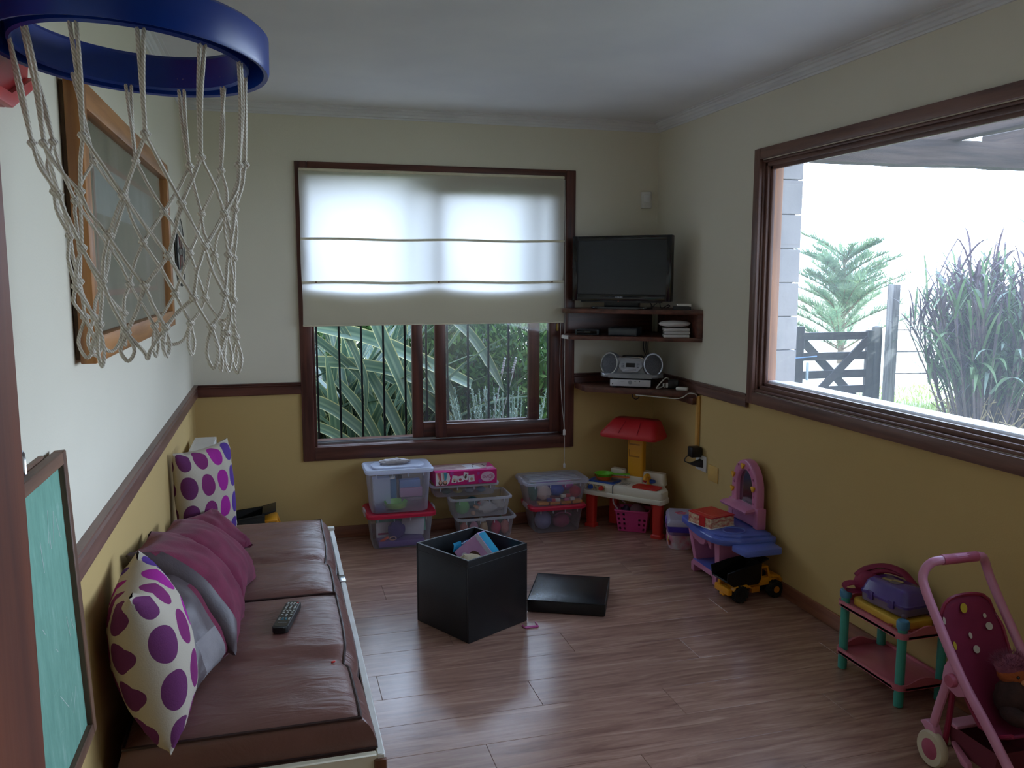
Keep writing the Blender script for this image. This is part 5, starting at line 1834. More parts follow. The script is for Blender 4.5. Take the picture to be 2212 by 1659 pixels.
hem.tube([(-hs_, -hs_, ohh - 0.03), (hs_, -hs_, ohh - 0.03)], 0.0016, 5).tube([(-hs_, -hs_, ohh - 0.03), (-hs_, hs_, ohh - 0.03)], 0.0016, 5)
hem.build('hem_stitch', LEB, ot)
lidc = thing('ottoman_lid', 'black padded lid lying on the floor right of the storage cube', 'lid', (1.305, 3.665, 0), math.atan2(3.431 - 3.571, 1.373 - 1.077))
mb = MB()
lw2 = 0.180
def lidtop(u, v):
    a, b = 2 * u - 1, 2 * v - 1
    return (a * lw2 * 0.985, b * lw2 * 0.985, 0.058 + 0.012 * (1 - abs(a) ** 4) * (1 - abs(b) ** 4))
mb.prism(rpoly(0.36, 0.36, 0.008, 3), 0.004, 0.055, bev=0.003)
mb.build('body', LEB, lidc)
mb = MB()
mb.grid(lidtop, 16, 16)
mb.build('padded_top', pm('black_padded_leatherette', rgb(26, 28, 32), 0.27, rgb(20, 22, 25), 6, bump=0.15, bscale=260), lidc, recalc=False)
MB().tube([(lw2 * x, lw2 * y_, 0.057) for x, y_ in ((-.99, -.99), (0, -.99), (.99, -.99), (.99, 0), (.99, .99), (0, .99), (-.99, .99), (-.99, 0))], 0.003, 6, closed=True).build('piping', LEB, lidc)
# inside the cube
M_ot = TR(oc.x, oc.y, 0) @ RZ(oang)
bg = thing('paper_carton', 'pink and turquoise toy carton with a girl printed on it inside the black cube', 'carton', (0, 0, 0))
bg.matrix_world = TR(oc.x + 0.040, oc.y + 0.000, 0.295) @ RZ(math.radians(-32)) @ Matrix.Rotation(math.radians(-10), 4, 'X') @ Matrix.Rotation(math.radians(-42), 4, 'Y')
PKC = pm('pink_carton', rgb(206, 160, 206), 0.35, rgb(186, 140, 190), 9)
TQC = pm('turquoise_carton', rgb(56, 158, 190), 0.25, rgb(46, 140, 176), 7)
MB().b2(-0.070, 0.070, -0.05, 0.05, -0.08, 0.085, 0.002, 1).build('box', PKC, bg)
MB().b2(0.0702, 0.0712, -0.044, 0.044, -0.075, 0.080).build('turquoise_side', TQC, bg)
MB().b2(-0.066, 0.066, -0.046, 0.046, 0.0852, 0.0862).build('top_face', TQC, bg)
MB().b2(0.052, 0.0705, -0.0512, -0.0502, -0.075, 0.083).build('pale_border', pm('pale_border', rgb(206, 204, 226), 0.4), bg)
Mf = Matrix(((1, 0, 0, 0), (0, 0, -1, -0.0505), (0, 1, 0, 0), (0, 0, 0, 1)))
def disc(name, par, M, cx, cy, rx, ry, z, mt, seg=18, rot=0.0):
    m_ = MB(M)
    c, s = math.cos(rot), math.sin(rot)
    m_.prism([(cx + rx * math.cos(2 * PI * k / seg) * c - ry * math.sin(2 * PI * k / seg) * s, cy + rx * math.cos(2 * PI * k / seg) * s + ry * math.sin(2 * PI * k / seg) * c) for k in range(seg)], z, z + 0.0006)
    return m_.build(name, mt, par)
HAIR, SKIN, DRS = pm('printed_brown_hair', rgb(92, 62, 50), 0.5), pm('printed_skin', rgb(214, 168, 146), 0.5), pm('printed_red_dress', rgb(190, 74, 96), 0.5)
disc('printed_hair', bg, Mf, -0.004, 0.004, 0.026, 0.034, 0.0, HAIR)
disc('printed_face', bg, Mf, -0.006, 0.000, 0.015, 0.019, 0.0008, SKIN)
disc('printed_dress', bg, Mf, -0.012, -0.045, 0.026, 0.024, 0.0, DRS)
disc('printed_cloud', bg, Mf, -0.040, 0.030, 0.018, 0.026, 0.0, pm('printed_white', rgb(226, 220, 230), 0.5))
mb = MB()
mb.grid(lambda u, v: (-0.075 + 0.055 * u - 0.03 * u * u, 0.05 - 0.1 * v, 0.0865 + 0.040 * u - 0.01 * u * u), 6, 2)
mb.build('open_flap', TQC, bg, recalc=False)
sh_ = pm('cream_print_cloth', rgb(204, 192, 166), 0.9, rgb(150, 134, 104), 10, bump=0.2, bscale=90)
mb = MB()
mb.ball((0, 0, 0), (0.085, 0.065, 0.085), 24, f=lambda p: 1 + 0.16 * nz(p.x * 2.2, p.y * 2.2, p.z * 2.2 + 3))
o = mb.build('cloth_bundle', sh_)
tag(o, 'crumpled cream cloth bundle in the near corner of the black cube', 'cloth')
o.location = M_ot @ Vector((-0.065, -0.065, 0.255))
mb = MB()
mb.ball((0, 0, 0), (0.06, 0.05, 0.05), 18, f=lambda p: 1 + 0.2 * nz(p.x * 3, p.y * 3, p.z * 3 + 7))
o = mb.build('plum_cloth', clothm('plum_cloth', 96, 44, 84))
tag(o, 'dark plum cloth deep at the left inside the black cube', 'cloth')
o.location = M_ot @ Vector((-0.105, 0.02, 0.215))
mb = MB()
mb.b2(-0.15, 0.15, -0.15, 0.15, 0.016, 0.165, 0.02)
o = mb.build('toy_bag', clothm('dark_toy_bag', 60, 52, 66))
tag(o, 'dark cloth bag filling the bottom of the black cube', 'bag', None, (oc.x, oc.y, 0), oang)
# blue tissue beside the carton
mb = MB()
mb.ball((0, 0, 0), (0.045, 0.03, 0.022), 16, f=lambda p: 1 + 0.35 * nz(p.x * 3, p.y * 3, p.z * 3 + 1))
o = mb.build('blue_wrapper', pm('shiny_blue_wrapper', rgb(46, 76, 140), 0.2))
tag(o, 'shiny dark blue wrapper at the back inside the black cube', 'wrapper')
o.location = M_ot @ Vector((0.075, 0.095, 0.315))

# pink hair slide on the floor
hc = thing('hair_clip', 'pink bent hair clip on the floor at the foot of the black cube', 'clip', (1.035, 3.425, 0.0))
PKM = plast('magenta_plastic', 190, 60, 140)
MB().tube([(-0.032, 0.012, 0.004), (-0.032, -0.02, 0.004), (-0.026, -0.026, 0.004), (0.026, -0.026, 0.004), (0.032, -0.02, 0.004), (0.032, 0.03, 0.004)], 0.0022, 6).build('wire', PKM, hc)
mb = MB()
mb.grid(lambda u, v: (-0.03 + 0.06 * u, -0.014 - 0.010 * v + 0.006 * math.sin(PI * u), 0.004 + 0.004 * math.sin(PI * v)), 8, 3)
mb.build('band', PKM, hc, recalc=False)
# ================================================================ storage tubs along the back wall
CLR = clear_plastic('clear_tub_plastic', rgb(214, 214, 224), 0.16)
CLR2 = clear_plastic('milky_tub_plastic', rgb(224, 224, 234), 0.26)
CLRIM = clear_plastic('milky_rim_plastic', rgb(224, 226, 236), 0.55)
REDL = plast('raspberry_lid', 196, 30, 66, 0.35)
WLID = clear_plastic('white_lid_plastic', rgb(226, 230, 244), 0.85)
def ring_at(x0, x1, y0, y1, z, r=0.03, seg=4):
    return [(px, py, z) for px, py in rpoly(x1 - x0, y1 - y0, r, seg, (x0 + x1) / 2, (y0 + y1) / 2)]
def tub(label, cx, cy, z0, wt, dt, wb, db, h, rim='clear', lid=None, rz=0.0, body=None, group='storage tubs by the back wall', name='storage_tub', ribs=True):
    """see-through tub: wt x dt at the rim, wb x db at the foot"""
    t = thing(name, label, 'tub', (cx, cy, z0), rz, group)
    body = body or CLR
    m = MB()
    lv_ = [(0.0, 0.92), (0.006, 1.0)] 
    rings = []
    for f, k in ((0.0, 0.94), (0.03, 1.0), (0.5, 1.0), (1.0, 1.0)):
        w = (wb + (wt - 0.012 - wb) * f) * k
        d = (db + (dt - 0.012 - db) * f) * k
        rings.append(ring_at(-w / 2, w / 2, -d / 2, d / 2, 0.002 + (h - 0.002) * f, 0.028))
    m.rings(rings, cap1=False)
    m.build('body', body, t, ang=50)
    m = MB()
    rm_ = [(0.0, -0.016), (0.010, -0.016), (0.012, -0.002), (0.010, 0.0), (0.0, 0.0)]
    rs = []
    for o, dz in ((0.000, -0.014), (0.010, -0.014), (0.012, -0.004), (0.009, 0.0), (0.000, 0.0)):
        rs.append(ring_at(-wt / 2 + 0.006 - o, wt / 2 - 0.006 + o, -dt / 2 + 0.006 - o, dt / 2 - 0.006 + o, h + dz, 0.034))
    m.rings(rs, cap0=False, cap1=False)
    m.build('rim', CLRIM if rim == 'clear' else rim, t, ang=50)
    if ribs:
        m = MB()
        for k in range(4):
            x = -wt / 2 + 0.05 + (wt - 0.1) * k / 3
            m.b2(x - 0.002, x + 0.002, -dt / 2 - 0.004, -dt / 2 + 0.006, h - 0.032, h - 0.014)
        m.build('rim_ribs', CLRIM, t)
    return t
def lid_panel(t, wt, dt, h, mat, kind):
    """snap-on lid with a recessed middle"""
    m = MB()
    rs = []
    for ox, z in ((0.004, -0.012), (0.010, -0.012), (0.012, 0.004), (0.006, 0.012), (-0.010, 0.012), (-0.022, 0.004 if kind != 'flat' else 0.012)):
        rs.append(ring_at(-wt / 2 - ox, wt / 2 + ox, -dt / 2 - ox, dt / 2 + ox, h + z, 0.036))
    m.rings(rs, cap0=False)
    return m.build('lid', mat, t, ang=40)
def item(mb, name, label, cat, mat, loc, rz=0.0, group=None):
    o = mb.build(name, mat)
    return tag(o, label, cat, group, loc, rz)

# --- first stack: raspberry-lidded tub below, white-lidded tub above
WA, DA = 0.385, 0.270
ax_, ay_ = 0.645, 4.770
tA = tub('clear tub with a raspberry lid on the floor under the white-lidded tub', ax_, ay_, 0.0, 0.372, DA, 0.318, 0.225, 0.196)
lid_panel(tA, 0.372, DA, 0.196, REDL, 'rec')
for sx in (-1, 1):
    MB().b2(sx * 0.198 - 0.006, sx * 0.198 + 0.006, -0.045, 0.045, 0.178, 0.212, 0.005).build('lid_clip', CLRIM, tA)
tB = tub('tall milky tub with a white lid, topmost of the left stack', ax_ - 0.004, ay_ + 0.005, 0.2015, 0.366, 0.240, 0.318, 0.200, 0.245, body=CLR2)
lid_panel(tB, 0.366, 0.240, 0.245, WLID, 'rec')
m = MB()
m.prism(rpoly(0.30, 0.17, 0.06), 0.249, 0.262, bev=0.006)
m.build('lid_panel', WLID, tB)
for x, c in ((-0.045, (200, 200, 204)), (-0.008, (96, 92, 96))):
    MB().b2(x - 0.016, x + 0.016, -0.1215, -0.1205, 0.204, 0.224).build('sticker', pm('sticker_%d' % c[0], rgb(*c), 0.5, rgb(c[0] * .6, c[1] * .6, c[2] * .6), 60), tB)
PAPER = pm('crumpled_grey_cloth', rgb(196, 190, 192), 0.9, rgb(150, 140, 136), 9, bump=0.3, bscale=60)
m = MB()
m.ball((0, 0, 0.012), (0.088, 0.036, 0.018), 26, f=lambda p: 1 + 0.35 * nz(p.x * 4, p.y * 4, p.z * 2 + 2))
item(m, 'crumpled_cloth', 'crumpled pale cloth lying on the white tub lid', 'cloth', PAPER, (ax_ - 0.02, ay_ + 0.01, 0.4645))
# contents of the lower tub
def ibox(name, label, cat, col, loc, size, rz=0.0, group=None, rot=None, bev=0.003):
    o = MB().box((0, 0, size[2] / 2), size, 0, bev, 2).build(name, plast('toy_%d_%d_%d' % col, *col))
    tag(o, label, cat, group, loc, rz)
    if rot:
        o.rotation_euler = rot
    return o
zi = 0.006
ibox('purple_box', 'flat purple box at the bottom of the raspberry-lidded left tub', 'box', (112, 84, 150), (ax_ + 0.0, ay_ - 0.02, zi), (0.26, 0.16, 0.035))
ibox('mint_folder', 'mint green folder at the back inside the raspberry-lidded left tub', 'folder', (120, 190, 166), (ax_ + 0.02, ay_ + 0.055, zi + 0.036), (0.29, 0.02, 0.135), 0.03, rot=(-0.25, 0, 0.03))
ibox('white_book', 'white book with a red stripe leaning right inside the raspberry-lidded left tub', 'book', (214, 206, 210), (ax_ + 0.075, ay_ + 0.0, zi + 0.036), (0.13, 0.025, 0.095), -0.1, rot=(-0.3, 0.1, -0.1))
ibox('red_stripe_card', 'white and red card standing left inside the raspberry-lidded left tub', 'card', (206, 196, 200), (ax_ - 0.085, ay_ - 0.02, zi + 0.036), (0.10, 0.008, 0.085), 0.06, rot=(-0.2, 0, 0.06), bev=0.001)
ibox('red_strip', 'dark pink strip across the white card in the left tub', 'strip', (150, 48, 84), (ax_ - 0.082, ay_ - 0.038, zi + 0.058), (0.09, 0.008, 0.010), 0.06, bev=0.001)
m = MB()
m.ball((0, 0, 0), (0.050, 0.020, 0.058), 20, f=lambda p: 1 + 0.12 * nz(p.x * 3, p.y * 3, p.z * 3) - (0.18 if p.z > 0.55 else 0))
item(m, 'purple_mitten', 'dark purple mitten shape standing in the raspberry-lidded left tub', 'mitten', plast('violet_cloth', 72, 46, 112, 0.8), (ax_ - 0.025, ay_ - 0.068, zi + 0.096))
ibox('orange_comb', 'orange-red toy comb low at the left inside the left tub', 'comb', (210, 84, 50), (ax_ - 0.095, ay_ - 0.088, zi + 0.038), (0.055, 0.012, 0.014), 0, rot=(0, -0.5, 0))
m = MB()
m.tube([(0.018 * math.cos(2 * PI * k / 20), 0, 0.009 * math.sin(2 * PI * k / 20)) for k in range(20)], 0.003, 6, closed=True)
item(m, 'hair_band', 'pale peach oval hair band in the left tub', 'band', plast('peach_band', 214, 160, 140), (ax_ - 0.050, ay_ - 0.094, zi + 0.048))
# contents of the upper tub
zu = 0.2015 + 0.006
m = MB()
m.lathe([(0.030, 0.0), (0.055, 0.010), (0.066, 0.040), (0.068, 0.040), (0.058, 0.008), (0.03, -0.002)], (0, 0, 0), 24, cap=True)
item(m, 'green_bowl', 'bright green toy bowl inside the white-lidded tub', 'bowl', plast('lime_plastic', 132, 200, 60), (ax_ - 0.02, ay_ - 0.02, zu + 0.003))
ibox('pale_box', 'pale blue-white box standing at the left inside the white-lidded tub', 'box', (196, 204, 222), (ax_ - 0.095, ay_ + 0.045, zu), (0.10, 0.06, 0.175))
ibox('blue_book', 'tall blue book standing inside the white-lidded tub', 'book', (40, 120, 168), (ax_ - 0.022, ay_ + 0.065, zu), (0.036, 0.03, 0.17))
ibox('pink_game_box', 'pale pink game box on edge at the right inside the white-lidded tub', 'box', (196, 140, 176), (ax_ + 0.078, ay_ + 0.055, zu + 0.05), (0.13, 0.05, 0.055))
ibox('light_blue_pack', 'light blue pack above the pink box inside the white-lidded tub', 'pack', (120, 150, 206), (ax_ + 0.072, ay_ + 0.055, zu + 0.106), (0.12, 0.045, 0.045))
ibox('grey_block', 'grey-red block under the pink box inside the white-lidded tub', 'block', (120, 96, 104), (ax_ + 0.08, ay_ + 0.05, zu), (0.12, 0.06, 0.048))
ibox('navy_tray', 'dark blue tray left of the green bowl inside the white-lidded tub', 'tray', (70, 76, 120), (ax_ - 0.115, ay_ - 0.045, zu), (0.06, 0.07, 0.03))

# --- middle stack: three open trays with the pink game box on top
bx_, by_ = 1.135, 4.785
tC = tub('open clear tray at the bottom of the middle stack behind the black cube', 1.150, 4.785, 0.0, 0.352, 0.22, 0.300, 0.18, 0.132, group='open trays in the middle stack', name='storage_tray')
tD = tub('open clear tray with a thick pale rim, second of the middle stack', 1.118, 4.790, 0.134, 0.365, 0.23, 0.318, 0.19, 0.120, group='open trays in the middle stack', name='storage_tray', body=CLR2)
tE = tub('open clear tray under the pink game box, topmost of the middle stack', 1.030, 4.815, 0.256, 0.400, 0.20, 0.350, 0.17, 0.075, group='open trays in the middle stack', name='storage_tray')
gb = thing('game_box', 'bright pink game box with photo cards printed on its side atop the middle stack', 'box', (1.032, 4.795, 0.3335), math.radians(-1.0))
PKB = pm('bright_pink_card', rgb(206, 30, 120), 0.35, rgb(190, 24, 108), 3)
GW, GD, GHH = 0.365, 0.19, 0.082
MB().b2(-GW / 2, GW / 2, -GD / 2, GD / 2, 0, GHH, 0.0015, 1).build('box', PKB, gb)
Mg = Matrix(((1, 0, 0, 0), (0, 0, -1, -GD / 2 - 0.0002), (0, 1, 0, 0), (0, 0, 0, 1)))
Mt = TR(0, 0, GHH + 0.0002)
PW = pm('printed_pale', rgb(226, 220, 222), 0.45, rgb(210, 204, 208), 12)
def patch(name, M, pts, z, mt, par=gb):
    return MB(M).prism(pts, z, z + 0.0006).build(name, mt, par)
patch('white_panel', Mg, [(-0.180, 0.003), (-0.115, 0.003), (-0.100, 0.020), (-0.094, 0.045), (-0.102, 0.070), (-0.12, 0.079), (-0.180, 0.079)], 0, PW)
BLUED = pm('printed_teal_dress', rgb(70, 150, 170), 0.5)
# two printed girls, upside down as the box lies
for cx, dm, tilt in ((-0.152, DRS, 0.35), (-0.125, BLUED, -0.1)):
    M2 = Mg @ TR(cx, 0.022, 0)
    disc('printed_hair', gb, M2, 0, -0.004, 0.0125, 0.0145, 0.0008, HAIR)
    disc('printed_face', gb, M2, 0, 0.0005, 0.0085, 0.0105, 0.0016, SKIN)
    m = MB(M2)
    m.prism([(-0.006, 0.010), (0.006, 0.010), (0.012 - tilt * 0.03, 0.055), (-0.014 - tilt * 0.03, 0.055)], 0.0008, 0.0014)
    m.build('printed_dress', dm, gb)
    m = MB(M2)
    m.prism([(-0.016 - tilt * 0.02, 0.052), (-0.010 - tilt * 0.02, 0.054), (-0.004, 0.014), (-0.010, 0.016)], 0.0014, 0.0020)
    m.build('printed_arm', SKIN, gb)
for k, (cx, cy, w, h, rt) in enumerate(((-0.070, 0.036, 0.030, 0.042, -0.15), (-0.036, 0.036, 0.036, 0.034, 0.14), (-0.004, 0.050, 0.028, 0.044, -0.16), (0.030, 0.036, 0.036, 0.040, 0.08))):
    M2 = Mg @ TR(cx, cy, 0) @ RZ(rt)
    patch('photo_card', M2, [(-w / 2, -h / 2), (w / 2, -h / 2), (w / 2, h / 2), (-w / 2, h / 2)], 0.0006 + 0.0003 * k, PW)
    disc('printed_spot', gb, M2, 0, -0.004, w * 0.24, h * 0.22, 0.002, (SKIN, DRS, HAIR, SKIN)[k])
    if k in (0, 2):
        disc('printed_hair', gb, M2, 0.001, -0.012 if k == 0 else 0.008, w * 0.20, h * 0.12, 0.0026, HAIR)
OVALP = pm('printed_pale_pink_oval', rgb(222, 186, 206), 0.45)
disc('oval_badge', gb, Mg, 0.128, 0.041, 0.042, 0.030, 0.0004, OVALP, 28)
SQG = pm('printed_rose_line', rgb(206, 110, 150), 0.45)
m = MB(Mg)
m.tube([(0.104 + 0.007 * math.cos(t), 0.040 + 0.006 * math.sin(t), 0.001) for t in [2 * PI * k / 12 for k in range(12)]], 0.0014, 4, closed=True)
m.tube(bez([(0.112, 0.046, 0.001), (0.118, 0.034, 0.001), (0.124, 0.046, 0.001), (0.130, 0.034, 0.001)], 5), 0.0014, 4)
m.tube([(0.146 + 0.013 * math.cos(t), 0.042 + 0.012 * math.sin(t), 0.001) for t in [2 * PI * k / 16 for k in range(16)]], 0.0014, 4, closed=True)
m.tube(bez([(0.140, 0.044, 0.001), (0.146, 0.048, 0.001), (0.150, 0.040, 0.001), (0.142, 0.028, 0.001), (0.136, 0.018, 0.001)], 5), 0.0016, 4)
m.build('badge_lettering', SQG, gb)
MAG = pm('printed_violet', rgb(176, 60, 150), 0.45)
for cx, cy, r in ((-0.085, 0.070, 0.011), (0.072, 0.062, 0.009), (0.082, 0.018, 0.012), (0.01, 0.012, 0.007)):
    disc('bubble', gb, Mg, cx, cy, r, r, 0.0002, MAG, 14)
# top of the box: pale pictures
patch('top_picture', Mt, [(-0.18, -0.05), (0.05, -0.065), (0.12, -0.06), (0.165, 0.085), (-0.18, 0.085)], 0, pm('printed_skin_pale', rgb(206, 180, 172), 0.45, rgb(150, 110, 116), 14, detail=6))
patch('top_swoosh', Mt, [(-0.02, -0.06), (0.02, -0.035), (0.00, 0.05), (0.04, 0.07), (0.08, 0.03), (0.10, -0.055)], 0.0006, PW)
m = MB(Mt)
m.tube(bez([(0.055, -0.03, 0.001), (0.06, 0.03, 0.001), (0.09, 0.06, 0.001), (0.12, 0.04, 0.001), (0.13, -0.01, 0.001)], 5), 0.002, 4)
m.build('top_dark_line', HAIR, gb)
for k in range(3):
    patch('top_white_stripe', Mt, [(0.125, -0.075 + 0.02 * k), (0.172, -0.066 + 0.02 * k), (0.172, -0.060 + 0.02 * k), (0.125, -0.069 + 0.02 * k)], 0.0012, PW)
text_mesh('- - -', 0.012, PW, 'side_lettering', gb, TR(-GW / 2 - 0.0006, -0.03, 0.05) @ Matrix(((0, 0, -1, 0), (0, -1, 0, 0), (-1, 0, 0, 0), (0, 0, 0, 1))))
# contents of the trays
def blob(name, label, cat, col, loc, r, seed=0, amp=0.12, rough=0.6, seg=18):
    m_ = MB()
    m_.ball((0, 0, 0), r, seg, f=lambda p: 1 + amp * nz(p.x * 2.5 + seed, p.y * 2.5, p.z * 2.5))
    return item(m_, name, label, cat, plast('toy_%d_%d_%d' % col, *col, rough), loc)
zd = 0.134 + 0.003
blob('green_ball', 'bright green ball at the left end of the second tray', 'ball', (96, 176, 84), (1.020, 4.775, zd + 0.045), 0.044, 1, 0.0)
blob('teal_bonnet', 'dark teal toy bonnet behind the green ball in the second tray', 'bonnet', (46, 104, 112), (1.090, 4.825, zd + 0.052), (0.05, 0.04, 0.034), 2)
blob('white_plush', 'crumpled off-white plush in the middle of the second tray', 'plush', (196, 190, 186), (1.165, 4.772, zd + 0.032), (0.062, 0.045, 0.034), 3, 0.35, 0.9)
blob('cream_plush', 'second pale plush at the right of the second tray', 'plush', (178, 168, 158), (1.235, 4.800, zd + 0.04), (0.05, 0.05, 0.04), 4, 0.35, 0.9)
ibox('orange_brick', 'small orange toy brick in the second tray', 'brick', (206, 140, 90), (1.094, 4.745, zd + 0.040), (0.03, 0.02, 0.016), 0.4, rot=(0.3, 0.5, 0.4))
ibox('red_brick', 'small red toy brick in the second tray', 'brick', (176, 60, 66), (1.112, 4.755, zd + 0.060), (0.02, 0.02, 0.016), 0.2, rot=(0.1, 0.8, 0.2))
blob('peach_ball', 'tiny peach ball low in the second tray', 'ball', (206, 160, 130), (1.075, 4.725, zd + 0.016), 0.014, 1, 0.0)
rt_ = random.Random(8)
cols = [(190, 120, 110), (110, 120, 90), (206, 150, 170), (90, 84, 110), (180, 150, 110), (200, 196, 190), (190, 50, 90), (120, 90, 84)]
adj = ['salmon', 'olive', 'rose', 'slate', 'sand', 'chalk white', 'crimson', 'cocoa']
k = 0
for i in range(5):
    for j in range(2):
        c = cols[k % 8]
        blob('toy_figure', '%s toy at the %s %s of the bottom open tray' % (adj[k % 8], 'front' if j == 0 else 'back', ['far left', 'left', 'middle', 'right', 'far right'][i]), 'toy', c,
             (1.03 + 0.06 * i + rt_.uniform(-.008, .008), 4.745 + 0.075 * j, 0.003 + 0.045), (0.028, 0.03, 0.044), k, 0.3, 0.7, 12)
        k += 1
for i in range(4):
    c = ((84, 110, 90), (176, 166, 90), (150, 160, 170), (120, 150, 170))[i]
    blob('toy_ring', ['dark green', 'mustard', 'steel grey', 'pale blue'][i] + ' toy disc in the topmost tray under the pink box', 'toy', c, (0.93 + 0.07 * i, 4.80, 0.256 + 0.020), (0.030, 0.03, 0.016), i, 0.1, 0.5, 12)

# --- right stack: clear-lidded tub on a raspberry-lidded tub
cx_, cy_ = 1.598, 4.800
tF = tub('low clear tub with a raspberry lid at the bottom of the right stack', cx_ - 0.003, cy_, 0.0, 0.330, 0.240, 0.272, 0.20, 0.158)
lid_panel(tF, 0.330, 0.240, 0.158, REDL, 'rec')
MB().b2(-0.182, -0.170, -0.04, 0.05, 0.142, 0.172, 0.005).build('lid_clip', CLRIM, tF)
tG = tub('clear tub full of small toys with a ribbed clear lid, topmost of the right stack', cx_ - 0.012, cy_ + 0.000, 0.1645, 0.385, 0.240, 0.322, 0.20, 0.150)
lid_panel(tG, 0.385, 0.240, 0.150, CLR2, 'rec')
for k in range(6):
    MB().b2(-0.16, 0.16, -0.085 + 0.034 * k - 0.004, -0.085 + 0.034 * k + 0.004, 0.1535, 0.159, 0.002, 1).build('lid_rib', CLRIM, tG)
MB().b2(-0.208, -0.196, -0.05, 0.03, 0.128, 0.168, 0.004).build('lid_clip', CLRIM, tG)
zg = 0.1645 + 0.004
def gi(dx, dy, dz):
    return (cx_ + dx, cy_ + dy, zg + dz)
for i in range(4):
    ibox('orange_block', ['leftmost', 'second', 'third', 'rightmost'][i] + ' of the flat orange blocks on the floor of the ribbed-lid tub', 'block', (216, 150, 52), gi(-0.09 + 0.072 * i, -0.06, 0), (0.062, 0.05, 0.018))
blob('striped_frog', 'dark green toy with black spots at the left end of the ribbed-lid tub', 'toy', (60, 104, 84), gi(-0.135, -0.005, 0.065), (0.028, 0.055, 0.055), 5)
blob('cream_doll_cloth', 'pale peach doll cloth at the left inside the ribbed-lid tub', 'cloth', (214, 190, 180), gi(-0.075, -0.03, 0.068), (0.045, 0.045, 0.048), 6, 0.25, 0.8)
blob('blue_bonnet', 'blue toy bonnet in the middle of the ribbed-lid tub', 'bonnet', (56, 84, 176), gi(0.01, -0.02, 0.074), (0.050, 0.045, 0.036), 7, 0.08)
blob('lilac_scarf', 'lilac cloth behind the blue bonnet in the ribbed-lid tub', 'cloth', (130, 96, 176), gi(-0.02, 0.055, 0.09), (0.08, 0.035, 0.036), 8, 0.2)
blob('pink_cloth', 'bright pink cloth at the right inside the ribbed-lid tub', 'cloth', (206, 96, 176), gi(0.08, 0.03, 0.09), (0.055, 0.045, 0.036), 9, 0.2)
blob('red_ball', 'dark red ball at the right end of the ribbed-lid tub', 'ball', (176, 36, 54), gi(0.125, -0.04, 0.062), 0.036, 1, 0.0)
for i, (dx, dz, c, nm) in enumerate(((0.0, 0.019, (214, 208, 196), 'cream'), (0.055, 0.019, (206, 110, 140), 'rose'), (0.092, 0.019, (206, 204, 196), 'ivory'), (-0.03, 0.019, (190, 50, 56), 'scarlet'), (-0.055, 0.024, (76, 60, 130), 'indigo'), (0.035, 0.040, (216, 210, 190), 'pale yellow'), (0.065, 0.042, (196, 60, 60), 'tomato red'))):
    ibox('toy_brick', nm + ' toy brick at the front of the ribbed-lid tub', 'brick', c, gi(dx, -0.080, dz), (0.030, 0.018, 0.019), 0.2 * (i % 3 - 1))
blob('lavender_ball', 'lavender ball at the left inside the low right tub', 'ball', (140, 134, 176), (cx_ - 0.075, cy_ - 0.02, 0.062), (0.052, 0.052, 0.058), 1, 0.05)
blob('pink_jug', 'dusky pink toy jug at the right inside the low right tub', 'jug', (176, 70, 110), (cx_ + 0.045, cy_ - 0.01, 0.046), (0.056, 0.045, 0.042), 2, 0.1)
m = MB()
m.tube(bez([(-0.05, 0, 0.02), (-0.02, 0, 0.035), (0.03, 0, 0.03), (0.055, 0, 0.012)], 5), 0.005, 6)
item(m, 'pink_hoop', 'curved pink hoop above the dusky pink jug in the low right tub', 'hoop', plast('pink_handle_plastic', 190, 84, 130), (cx_ + 0.05, cy_ - 0.03, 0.066))

# ================================================================ toy kitchen in the corner
KA = math.atan2(4.443 - 4.792, 2.14 - 1.843)
kt = thing('toy_kitchen', 'white and red toy kitchen with a yellow post and red roof in the corner', 'toy kitchen', (1.985, 4.610, 0), KA)
KW = plast('kitchen_white', 222, 216, 200, 0.4)
KR = plast('kitchen_red', 196, 44, 34, 0.4)
KRD = plast('kitchen_roof_red', 190, 36, 40, 0.42)
KY = plast('kitchen_yellow', 226, 164, 36, 0.4)
KB = plast('kitchen_blue', 36, 76, 160, 0.35)
KG = plast('pan_green', 112, 200, 50, 0.35)
KO = plast('pan_orange', 222, 104, 40, 0.35)
# worktop: wide front, chamfered towards the corner, stepped skirt
def kpoly(g, dback=0.0):
    return [(-0.262 - g, -0.040 - g), (0.248 + g, -0.040 - g), (0.262 + g, -0.02), (0.262 + g, 0.055), (0.175 + g * .6, 0.185 + g), (-0.170 - g * .6, 0.185 + g), (-0.268 - g, 0.075), (-0.268 - g, -0.02)]
MB().prism(kpoly(0.006), 0.205, 0.235, bev=0.008).build('skirt', KW, kt)
MB().prism(kpoly(-0.002), 0.230, 0.282, bev=0.014).build('worktop', KW, kt)
MB().b2(-0.062, -0.060, -0.0435, 0.05, 0.235, 0.2835).build('worktop_joint', GREYP, kt)
for x in (-0.222, 0.222):
    m = MB()
    m.rings([ring_at(x - 0.036, x + 0.036, -0.034, 0.030, 0.001, 0.014), ring_at(x - 0.036, x + 0.036, -0.034, 0.030, 0.016, 0.014), ring_at(x - 0.027, x + 0.027, -0.026, 0.022, 0.024, 0.012), ring_at(x - 0.030, x + 0.030, -0.028, 0.026, 0.21, 0.012)])
    m.build('leg', KR, kt)
for x in (-0.14, 0.14):
    m = MB()
    m.rings([ring_at(x - 0.028, x + 0.028, 0.115, 0.170, 0.001, 0.012), ring_at(x - 0.024, x + 0.024, 0.12, 0.165, 0.21, 0.012)])
    m.build('leg', KR, kt)
m = MB()
m.rings([ring_at(0.045, 0.200, 0.125, 0.180, 0.28, 0.015), ring_at(0.050, 0.195, 0.135, 0.180, 0.352, 0.018)])
m.build('splash_back', KW, kt)
m = MB()
